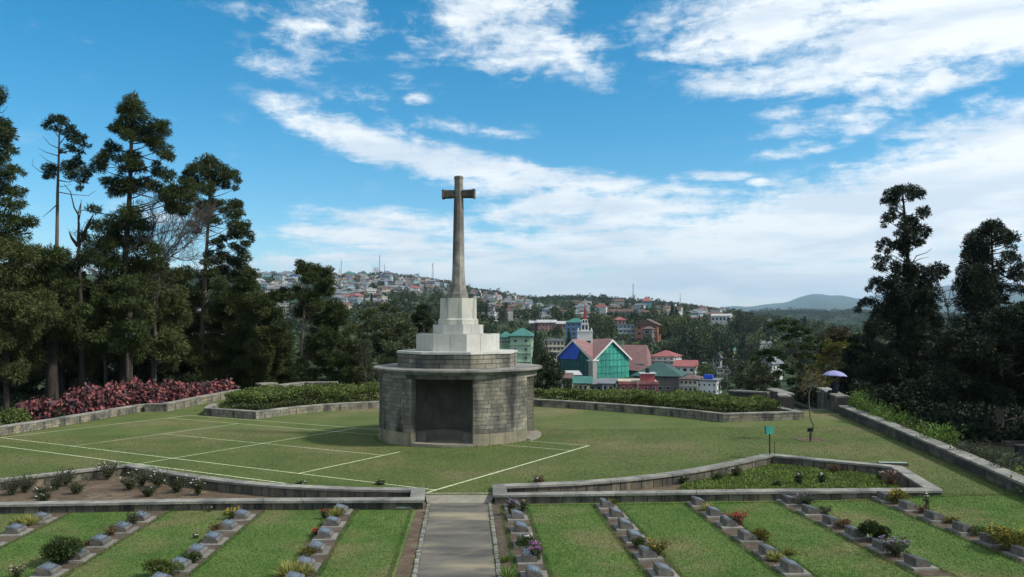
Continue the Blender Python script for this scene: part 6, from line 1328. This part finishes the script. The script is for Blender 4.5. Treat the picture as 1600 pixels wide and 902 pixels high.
for z0, z1, w, cz in ((17.3, 18.8, 2.7, .9), (19.6, 20.6, 2.0, .6), (11.5, 13.5, 5.4, 1.2)):
    for f in (-.22, .22):     # openings in the face turned to the viewer (normal along local (-1,-1))
        c0 = Vector((-2.6 - w * .35 - .03, 1.2 - w * .35 - .03)); tdir = Vector((1, -1)).normalized(); q0 = c0 + tdir * (f * w - .14 * w); q1 = c0 + tdir * (f * w + .14 * w)
        b = MB(); b.v = [(q0.x, q0.y, z0), (q1.x, q1.y, z0), (q1.x, q1.y, z1), (q0.x, q0.y, z1)]; b.f = [(0, 1, 2, 3)]; b.build('louvre', M_WIN, ch)
M_SPIRE = mat('spire_red', (.32, .045, .035), rough=.5); tb('spire', 1.4, 20.9, 26.3, M_SPIRE, .12)
MB().tube([(-2.6, 1.2, 26.2), (-2.6, 1.2, 28.4)], .07, 5).build('spire_cross', M_MAST, ch); MB().box(-3.0, -2.2, 1.13, 1.27, 27.5, 27.7).build('spire_cross_bar', M_MAST, ch)
# nave to the right behind
d = pixdir(985, 500); hh = math.hypot(d.x, d.y); r2 = 306; na_ = thing('church_hall', 'long nave roof of pink tiles joined behind the green-netted gable, green net below', 'church hall', (d.x / hh * r2, d.y / hh * r2, zlev(300, 598)), math.atan2(-d.x, d.y) + R(-14))
MB().box(-6.6, 6.2, -5.5, 6, -6, 7.0).build('wall', M_NETG, na_); b = MB(); zr = zlev(306, 538.5) - zlev(300, 598)
b.v = [(-7, -7.2, 5.6), (8.0, -7.2, 4.2), (6.0, 0, zr), (-7.0, 0, zr), (8.0, 7.2, 4.2), (-7, 7.2, 5.6)]; b.f = [(0, 1, 2, 3), (3, 2, 4, 5), (1, 4, 2), (0, 3, 5)]; b.build('roof', M_TILE, na_)
b = MB(); b.tube([(-1.2, -7.6, -3), (-1.2, -7.6, 15.4)], .12, 4).tube([(-.3, -7.6, -3), (-.6, -7.6, 15.2)], .08, 4)
for k in range(9): b.tube([(-1.2, -7.6, k * 1.7), (-.45, -7.6, k * 1.7 + .9)], .05, 3)
b.build('scaffold_poles', M_MAST, na_)
# red building
t, w, h = bldg('red_house', 'dark red flat-topped building below the church with a row of small windows', 968, 1026, 596, 612, 215, 'red', 'grey', None, 1, 5, 12, R(4), win=(.42, .8), sidewin=2)
MB().box(-w / 2 - .3, w / 2 + .3, -.35, -.001, h - .5, h + .25).build('parapet', paint('dull pink', (.36, .14, .14)), t); MB().box(-w / 2 - .25, w / 2 + .2, .02, 12, h + .0, h + .12).build('roof_slab', paint('cream', W_['cream']), t)
MB().box(.8, 4.3, 2.0, 6, h + .13, h + 2.0).build('roof_room', paint('red', W_['red']), t); MB().box(.5, 4.7, 1.6, 6.4, h + 2.0, h + 2.2).build('roof_room_slab', M_TRIM, t); MB().lathe([(0, h + 3.4), (.55, h + 3.35), (.6, h + 2.25)], 12, cx=2.6, cy=3.6).build('water_tank', M_BLACKP, t)
MB().tube([(-.2, -.5, -6), (-.2, -.5, h + .2)], .06, 5).build('drain_pipe', M_TRIM, t)
# green-roofed hall
t, w, h = bldg('green_roof_hall', 'large hall with a dark green hipped roof right of the red building', 990, 1060, 586, 610, 246, 'brown', 'dark green', 'hip', 2, 6, 16, R(-6), rh=3.6, over=.9, win=(.6, 1.0), skip=[(1, i) for i in range(6)] + [(0, 0), (0, 1), (0, 2)], sidewin=0)
t, w, h = bldg('curved_block', 'beige low block with a window band right of the green-roofed hall', 1061, 1088, 590, 611, 236, 'cream', 'rust', 'hip', 2, 4, 9, R(-12), rh=1.0, bands=M_TRIM)
t, w, h = bldg('white_block', 'white four-storey block with red roof and balconies, right of the pink nave roof', 1016, 1053, 556, 583, 306, 'white', 'red', 'hip', 4, 4, 10, R(-16), rh=2.0, bands=M_TRIM, balc=1)
t, w, h = bldg('white_block', 'lower white building with a dusky red roof, rightmost of the white pair', 1054, 1085, 571, 592, 292, 'white', 'red', 'gable', 2, 3, 9, R(-6), rh=2.0, bands=M_TRIM)
t, w, h = bldg('small_white_house', 'small white house with blue water tanks on its roof, just above the hedge', 1089, 1118, 593, 613, 236, 'white', 'grey', 'flat', 2, 4, 8, R(-10), rh=.6, win=(.4, 1.0)); MB().box(-1.2, 1.2, 2, 4, h + .5, h + 1.6).build('water_tank', M_TARP, t)
bldg('shack', 'small house with pale brown walls at the left foot of the church', 878, 895, 590, 611, 232, 'cream', 'rust', 'gable', 1, 3, 7, R(8), rh=1.2)
bldg('shack', 'low house with green sheet roof below the church', 896, 918, 598, 612, 222, 'yellow', 'green', 'gable', 1, 3, 7, R(-8), rh=1.6, over=.7)
bldg('shack', 'low grey-roofed house under the corner of the church', 920, 940, 599, 613, 226, 'grey', 'grey', 'gable', 1, 2, 7, R(6), rh=1.2, over=.7)
bldg('shack', 'small white-walled house with grey roof left of the red building', 941, 958, 598, 613, 220, 'white', 'grey', 'gable', 1, 2, 7, R(-5), rh=1.1, over=.8)
bldg('shack', 'brown-walled shed with pale roof at the foot of the church nets', 886, 906, 585, 600, 246, 'brown', 'white', 'gable', 1, 3, 7, R(14), rh=1.0, over=.6)
bldg('blue_block', 'deep blue building with green roof behind the church steeple', 884, 909, 504, 540, 400, 'blue', 'green', 'hip', 5, 3, 10, R(-10), rh=2.2, bands=paint('pale blue', W_['pale blue']))
bldg('pale_blue_block', 'long pale blue three-storey building behind the church roof', 961, 991, 508, 534, 430, 'pale blue', 'grey', 'flat', 4, 5, 11, R(4), rh=.6, bands=M_TRIM)
bldg('pink_house', 'small pink-roofed house on top of the pale blue building', 960, 977, 500, 508, 441, 'pink', 'red', 'hip', 1, 3, 8, R(4), rh=1.6, over=.8)
t, w, h = bldg('orange_house', 'orange-red house with a gabled roof right of the pale blue building', 993, 1027, 508, 534, 425, 'orange', 'rust', 'gabley', 3, 3, 11, R(-10), rh=3.0, over=.9)
bldg('brown_house', 'dull brown house in front of the orange-red one', 1004, 1018, 514, 534, 410, 'brown', 'rust', 'hip', 2, 1, 8, R(-10), rh=1.4)
t, w, h = bldg('pink_block', 'large pink institutional building with long white roof, right of the cross', 841, 868, 504, 536, 470, 'pink', 'white', 'gable', 4, 5, 12, R(2), rh=1.5, over=.9, win=(.5, 1.3))
bldg('pink_block', 'left wing of the pink building with dark open galleries', 829, 840, 505, 536, 476, 'brown', 'white', 'gable', 4, 2, 12, R(2), rh=1.3, over=.9, bands=paint('pink', W_['pink']))
bldg('pink_block', 'right wing of the pink building under a pale roof, half behind trees', 869, 905, 506, 536, 480, 'pink', 'white', 'gable', 4, 7, 12, R(2), rh=1.5, over=.9)
t, w, h = bldg('green_block', 'light green building with teal hipped roof beside the white steps', 797, 830, 525, 578, 276, 'green', 'green', 'hip', 4, 2, 11, R(-5), rh=2.6, over=.8, bands=paint('pale green', (.42, .55, .40)), win=(.28, .8))
bldg('green_block', 'left wing of the light green building, seen against the white steps', 779, 797, 527, 578, 281, 'green', 'green', 'hip', 4, 4, 10, R(-5), rh=1.8, over=.6, win=(.6, .8))
bldg('cream_block', 'cream and white building with open galleries between pink building and church', 851, 882, 533, 558, 312, 'cream', 'grey', 'flat', 3, 5, 10, R(6), rh=1.0, bands=M_TRIM, win=(.6, 1.5))
bldg('red_tower', 'narrow brick-red stair block in front of the cream building', 852, 857, 546, 560, 300, 'orange', 'rust', 'flat', 2, 1, 3, R(6), rh=.5, sidewin=0)
bldg('white_hill_block', 'white block standing out on the far hillside right of the cross', 806, 818, 474, 481, 900, 'white', 'grey', 'flat', 2, 6, 10, 0, rh=.5, win=(.6, 1.3))
bldg('white_hill_block', 'white building with grey roof near the ridge at right of the town', 1078, 1096, 486, 495, 800, 'white', 'grey', 'flat', 2, 5, 12, R(-18), rh=1.2)
bldg('white_hill_block', 'long white building on the slope above the spire', 897, 922, 481, 490, 780, 'white', 'grey', 'gable', 2, 7, 10, R(10), rh=2.0)
bldg('grey_hall', 'grey-brown wide hall on the slope right of the spire', 932, 953, 483, 491, 780, 'brown', 'rust', 'gable', 2, 5, 12, R(-6), rh=2.4)
bldg('teal_house', 'teal house with a red upper part on the ridge', 1004, 1018, 471, 480, 960, 'teal', 'red', 'hip', 2, 4, 10, R(10), rh=5.0)
bldg('white_roadside_house', 'small white house with a pale roof amid trees on the right-hand slope', 1112, 1140, 494, 503, 640, 'white', 'white', 'gable', 1, 5, 9, R(-10), rh=1.6)
bldg('red_roof_house', 'long house with dusky red roof left of the white roadside house', 1106, 1126, 492, 497, 690, 'pink', 'rust', 'gable', 1, 4, 9, R(-10), rh=2.0)
bldg('beige_block', 'long beige two-storey block low in the trees beyond the hedge', 1120, 1145, 574, 588, 300, 'cream', 'grey', 'flat', 2, 5, 9, R(-8), rh=.5, bands=M_TRIM)
bldg('small_white_house', 'small white gabled house in the trees above the beige block', 1113, 1124, 558, 566, 330, 'white', 'grey', 'gabley', 1, 2, 8, R(-14), rh=2.4)
bldg('small_white_house', 'small white house glimpsed through the airy tree beyond the steps', 1188, 1206, 566, 577, 290, 'white', 'cream' if False else 'grey', 'gabley', 1, 3, 8, R(-24), rh=2.2)
bldg('green_roof_hall', 'big green-roofed hall on the ridge top left of the cross', 537, 557, 430, 437, 1295, 'pale blue', 'green', 'hip', 2, 6, 18, R(14), rh=5.0)
bldg('gabled_hall', 'pale gabled hall on the ridge beside the green-roofed one', 560, 576, 431, 438, 1290, 'cream', 'green', 'gabley', 1, 4, 14, R(14), rh=6.5)
bldg('blue_ridge_house', 'blue and white house on the ridge right of the lattice tower', 600, 612, 427, 434, 1285, 'blue', 'blue', 'hip', 2, 4, 12, R(14), rh=3.5)
bldg('blue_long_house', 'long low blue building below the ridge left of the cross', 641, 657, 449, 457, 1180, 'blue', 'blue', 'hip', 2, 5, 12, R(6), rh=2.5)
bldg('pink_ridge_house', 'pink house on the ridge left of the mast', 656, 670, 441, 448, 1240, 'pink', 'red', 'gable', 2, 4, 12, R(10), rh=3.0)
bldg('teal_ridge_house', 'bright blue-teal house at the foot of the ridge mast', 672, 683, 440, 446, 1250, 'teal', 'blue', 'hip', 2, 4, 12, R(10), rh=2.6)
# lattice masts on the ridges
def mast(label, px, yt, yb, r, w, name='radio_mast', red=False):
    d = pixdir(px, 500); hh = math.hypot(d.x, d.y); x, y = d.x / hh * r, d.y / hh * r; z0 = zlev(r, yb); H = zlev(r, yt) - z0; t = thing(name, label, 'mast', (x, y, z0)); b = MB(); n = 10
    for sx, sy in ((-1, -1), (1, -1), (0, 1)): b.tube([(sx * w, sy * w, -8), (sx * w * .25, sy * w * .25, H * .93)], [.22, .14], 3)
    b.build('legs', M_MAST, t); b = MB()
    for k in range(n):
        f0, f1 = k / n, (k + 1) / n; q0, q1 = w * (1 - .75 * f0), w * (1 - .75 * f1); b.tube([(-q0, -q0, f0 * H * .93), (q1, -q1, f1 * H * .93)], .11, 3); b.tube([(q0, -q0, f0 * H * .93), (0, q1, f1 * H * .93)], .11, 3); b.tube([(-q0, -q0, f0 * H * .93), (q0, -q0, f0 * H * .93)], .11, 3)
    b.build('lattice', M_MASTR if red else M_MAST, t); MB().tube([(0, 0, H * .9), (0, 0, H)], .12, 4).build('antenna', M_MAST, t); b = MB()
    for k in range(3): z = H * (.78 + .07 * k); b.box(-w * .5, w * .5, -w * .5, -w * .3, z, z + 1.2)
    b.build('dishes', M_TRIM, t)
mast('slim radio mast on the ridge just right of the dark pine', 532.5, 408, 434, 1300, 1.2); mast('short mast beside the slim one on the left ridge', 529.5, 421, 434, 1302, .8)
mast('tallest radio mast on the ridge, above the lattice platform tower', 592.5, 399, 430, 1300, 1.3, red=True); mast('thin whip mast left of the lattice platform tower', 582.5, 416, 430, 1300, .7); mast('thin mast above the blue ridge house', 600.5, 413, 430, 1298, .8)
mast('radio mast on the ridge nearest the cross, with dishes at its top', 675.8, 411, 443, 1250, 2.0); mast('radio mast on the middle ridge right of the steeple', 989.5, 443, 474, 1290, 1.6, red=True); mast('smaller mast further right on the same ridge', 1063, 459, 480, 1290, .9)
p, r = atY(588, 430, 1290), 1290; t = thing('platform_tower', 'stubby lattice tower with round platforms on the ridge top', 'tower', (p.x, p.y, zlev(1290, 431)))
b = MB()
for k in range(4): a = k * math.pi / 2 + .6; b.tube([(3 * math.cos(a), 3 * math.sin(a), -4), (2.6 * math.cos(a), 2.6 * math.sin(a), 13)], .25, 4)
b.build('legs', M_MAST, t)
for k in range(4): MB().lathe([(0, 3.5 * k + 1.5), (3.6, 3.5 * k + 1.5), (3.6, 3.5 * k + 2.2), (0, 3.5 * k + 2.2)], 14).build('platform', M_TRIM if k % 2 else M_MASTR, t)

# ------------------------------------------------------------------ trees of the valley and the far hills
LAND += [(885, 1012, 292, 545, 595)]
def hides(px, r, ztop):
    y = 504 - (ztop - EYE) * FPX / r
    return any(a - 2 < px < b_ + 2 and r < rb + 4 and y < yt + .62 * (yb - yt) for a, b_, rb, yt, yb in LAND)
CR = []
def crown_mesh(seed, n, m, conic=False):
    q = np.random.default_rng(seed); k = 9; cs = unit(q.normal(size=(k, 3))) * np.array([.32, .32, .26]) * q.uniform(.5, 1.1, (k, 1)) + np.array([0, 0, .58]); rr = q.uniform(.16, .28, k)
    if conic: cs = np.column_stack([q.normal(size=k) * .05, q.normal(size=k) * .05, np.linspace(.22, .95, k)]); rr = np.linspace(.26, .07, k)
    w = q.integers(0, k, n); d = unit(q.normal(size=(n, 3))); P = cs[w] + d * (rr[w] * q.uniform(.6, 1.05, n) ** .7)[:, None]; D = d + q.normal(size=(n, 3)) * .5 + np.array([0, 0, .1])
    S = unit(np.cross(D, q.normal(size=(n, 3)))) * q.uniform(.012, .03, (n, 1)); LL = unit(D) * q.uniform(.04, .09, (n, 1)); V = np.empty((n, 4, 3)); V[:, 0] = P; V[:, 1] = P + LL * .5 + S; V[:, 2] = P + LL; V[:, 3] = P + LL * .5 - S
    return V.reshape(-1, 3), np.arange(4 * n).reshape(-1, 4)
protos = []
for i, (m, con, wd) in enumerate([(M_FAR, 0, 'dark green'), (M_FAR2, 0, 'olive green'), (M_FAR, 1, 'dark pointed'), (M_FAR, 0, 'dark green'), (M_FAR2, 0, 'olive green'), (M_GREY, 0, 'greyish'), (M_FAR, 1, 'dark pointed')]):
    V, F = crown_mesh(100 + i, 1500, m, con); me = bpy.data.meshes.new('crown'); me.from_pydata(V.tolist(), [], F.tolist()); me.materials.append(m)
    b = MB().tube([(0, 0, -.25), (0, 0, .3), (.01, 0, .75)], [.028, .022, .008], 5); mt = bpy.data.meshes.new('trunk'); mt.from_pydata(b.v, [], b.f); mt.materials.append(M_BARK); protos.append((me, mt, wd, con))
def mid_tree(px, r, ytop, pi_, label, wide=1.0, yb=None):
    p = at_r(px, r); H = max(3.0, zlev(r, ytop) - p.z); me, mt, wd, con = protos[pi_]; w = H * wide * (.75 if con else 1.0); t = thing('tree', label, 'tree', p, rs.uniform(0, 6)); t.scale = (w, w, H)
    for n, q in (('trunk', mt), ('crown', me)): o = bpy.data.objects.new(n, q); COL.objects.link(o); o.parent = t
    return t
HERO = [(836, 245, 522, 2, 'tall dark column-shaped tree right of the green building', .34), (844, 240, 516, 0, 'dark tree between the green building and the cream one', .32), (822, 150, 572, 0, 'dark bush in front of the green building', .7),
 (934, 420, 488, 1, 'olive tree right of the steeple', .75), (948, 410, 496, 4, 'second olive tree right of the steeple', .8), (922, 430, 496, 0, 'dark tree just behind the steeple', .8), (1045, 440, 492, 1, 'large olive tree right of the orange house', 1.0), (1062, 420, 498, 4, 'olive tree joined to the large one on its right', 1.0), (1030, 430, 506, 1, 'rounded olive tree behind the orange house', .9),
 (1082, 330, 512, 0, 'dark tree behind the white buildings', .8), (1068, 320, 518, 2, 'dark pointed tree above the lower white building', .6), (1095, 340, 514, 4, 'olive tree in the valley right of the white pair', .8), (1108, 350, 508, 0, 'dark tree beside the olive one in the valley', .7), (1120, 330, 520, 2, 'tall dark pointed tree above the beige block', .55), (1140, 340, 516, 0, 'dark tree right of the beige block', .7),
 (1010, 380, 524, 0, 'dark tree below the orange house', .9), (985, 390, 532, 0, 'dark tree behind the pink nave roof', 1.1), (1000, 360, 536, 0, 'low dark tree right above the nave roof', 1.2), (978, 410, 520, 1, 'olive bush below the pale blue building', 1.0), (1040, 340, 534, 0, 'dark tree above the white balconied block', 1.0), (1056, 350, 528, 0, 'dark rounded tree behind the lower white building', 1.0),
 (1100, 260, 566, 1, 'light green tree right of the small white house', .9), (1130, 240, 588, 0, 'dark bush beside the small white house', 1.0), (1152, 260, 560, 5, 'greyish tree in the valley right of the beige block', 1.0), (1160, 330, 522, 2, 'dark pointed tree among the right-hand slope trees', .6), (1180, 360, 520, 4, 'olive tree on the right-hand slope', .8),
 (862, 290, 562, 0, 'dark tree in front of the cream building', .6), (888, 330, 520, 2, 'dark pointed tree by the deep blue building', .5), (868, 420, 508, 0, 'dark tree in front of the right pink wing', 1.0), (1206, 300, 540, 0, 'dark tree behind the airy layered tree', .9), (1300, 300, 540, 0, 'dark tree beyond the umbrella', 1.0), (1230, 340, 530, 1, 'olive tree seen through the airy tree', .9), (1330, 260, 555, 0, 'dark tree behind the right-hand shade', 1.0)]
for px, r, yt, k, lab, wd in HERO: mid_tree(px, r, yt, k, lab, wd)
where_of = lambda px: 'behind the left conifers' if px < 400 else 'below the ridge left of the cross' if px < 700 else 'in the valley right of the cross' if px < 860 else 'around the church' if px < 1060 else 'on the right-hand slope'
tq = random.Random(5); cnt = 0
while cnt < 230:
    px = tq.uniform(-20, 1400); r = 170 + 480 * tq.random() ** .8; 
    if 860 < px < 1095 and r < 330: continue
    if 770 < px < 885 and 200 < r < 330: continue
    p = at_r(px, r)
    if any(abs(p.x - q.x) + abs(p.y - q.y) < 9 for q in placed): continue
    k = tq.randrange(7); me, mt, wd_, con = protos[k]; H = tq.uniform(6, 13)
    if any(hides(px + s_ * H * .4 * FPX / r, r, p.z + H) for s_ in (-1, 0, 1)): continue
    H = H; w = H * tq.uniform(.6, .95) * (.6 if con else 1); t = thing('tree', '%s tree %s, %s' % (wd_, where_of(px), 'nearer, low in the valley' if r < 300 else 'halfway up the slope' if r < 470 else 'farther up the slope'), 'tree', p, tq.uniform(0, 6), 'valley trees ' + where_of(px)); t.scale = (w, w, H); cnt += 1
    for n, q in (('trunk', mt), ('crown', me)): o = bpy.data.objects.new(n, q); COL.objects.link(o); o.parent = t
# the far woods: one mass of small crowns
def woods(name, label, m, n, rmin, rmax, pxr, hr, leaves, seed, avoid=True):
    r_max_guard = avoid
    q = np.random.default_rng(seed); px = q.uniform(pxr[0], pxr[1], n); r = rmin * (rmax / rmin) ** q.random(n); C = []
    for a, b_ in zip(px, r):
        p = at_r(a, b_); g = hash2(p.x * 3.1, p.y * 2.7)
        if g < -.45 or (r_max_guard and hides(a, b_, p.z + hr[1])): continue
        C.append((p.x, p.y, p.z))
    C = np.array(C); 
    if avoid and placed:
        H = np.array([(p.x, p.y) for p in placed]); keep = np.ones(len(C), bool)
        for i0 in range(0, len(C), 2000):
            dd = C[i0:i0 + 2000, None, :2] - H[None]; keep[i0:i0 + 2000] = (np.abs(dd).sum(2).min(1) > 7.0)
        # and not hiding the front of a house: look a few metres towards the viewer
        C = C[keep]
    k = len(C); h = q.uniform(hr[0], hr[1], k) * (1 + .4 * (q.random(k) > .93)); w = h * q.uniform(.28, .5, k)
    d = unit(q.normal(size=(k * leaves, 3))); h2 = np.repeat(h, leaves); w2 = np.repeat(w, leaves); P = np.repeat(C, leaves, 0) + d * np.column_stack([w2, w2, h2 * .42]) * q.uniform(.45, 1.0, (k * leaves, 1)) + np.column_stack([np.zeros(k * leaves)] * 2 + [h2 * .5])
    D = unit(d + q.normal(size=d.shape) * .6); s = (h2 * q.uniform(.09, .18, k * leaves))[:, None]; S = unit(np.cross(D, q.normal(size=D.shape))) * s * .55
    V = np.empty((k * leaves, 3, 3)); V[:, 0] = P - S; V[:, 1] = P + S; V[:, 2] = P + D * s * 1.3; o = np_mesh(name, V.reshape(-1, 3), np.arange(3 * k * leaves).reshape(-1, 3), m); tag(o, label, 'woods', kind='stuff'); return k
woods('hillside_woods', 'dark trees thick between the houses across the valley', M_FAR, 5200, 380, 1480, (-60, 1660), (4.5, 8.5), 84, 1)
woods('hillside_woods', 'lighter trees thick between the houses across the valley', M_FAR2, 3200, 330, 1400, (-60, 1660), (4, 8), 84, 2)
woods('ridge_woods', 'wooded ridge line beyond the town', M_FAR, 2600, 1150, 1420, (380, 1700), (6, 9.5), 50, 3)
woods('far_ridge_woods', 'forest on the blue-green ridge beyond the town', M_FAR, 11000, 1750, 2680, (1040, 1700), (8, 15), 18, 4, False)

# ------------------------------------------------------------------ haze over the whole valley
hz = MB().box(-16500, 16500, -16500, 16500, -420, 760).build('haze', None); hz['kind'] = 'stuff'; hz['label'] = 'pale blue air over the valley'
hm = bpy.data.materials.new('haze_air'); hm.use_nodes = True; hn = hm.node_tree.nodes; hl = hm.node_tree.links; hn.clear()
pv = hn.new('ShaderNodeVolumePrincipled'); pv.inputs['Color'].default_value = (.55, .78, 1.0, 1); pv.inputs['Density'].default_value = 6.0e-5; pv.inputs['Anisotropy'].default_value = .2
ho = hn.new('ShaderNodeOutputMaterial'); hl.new(pv.outputs[0], ho.inputs['Volume']); hz.data.materials.append(hm)
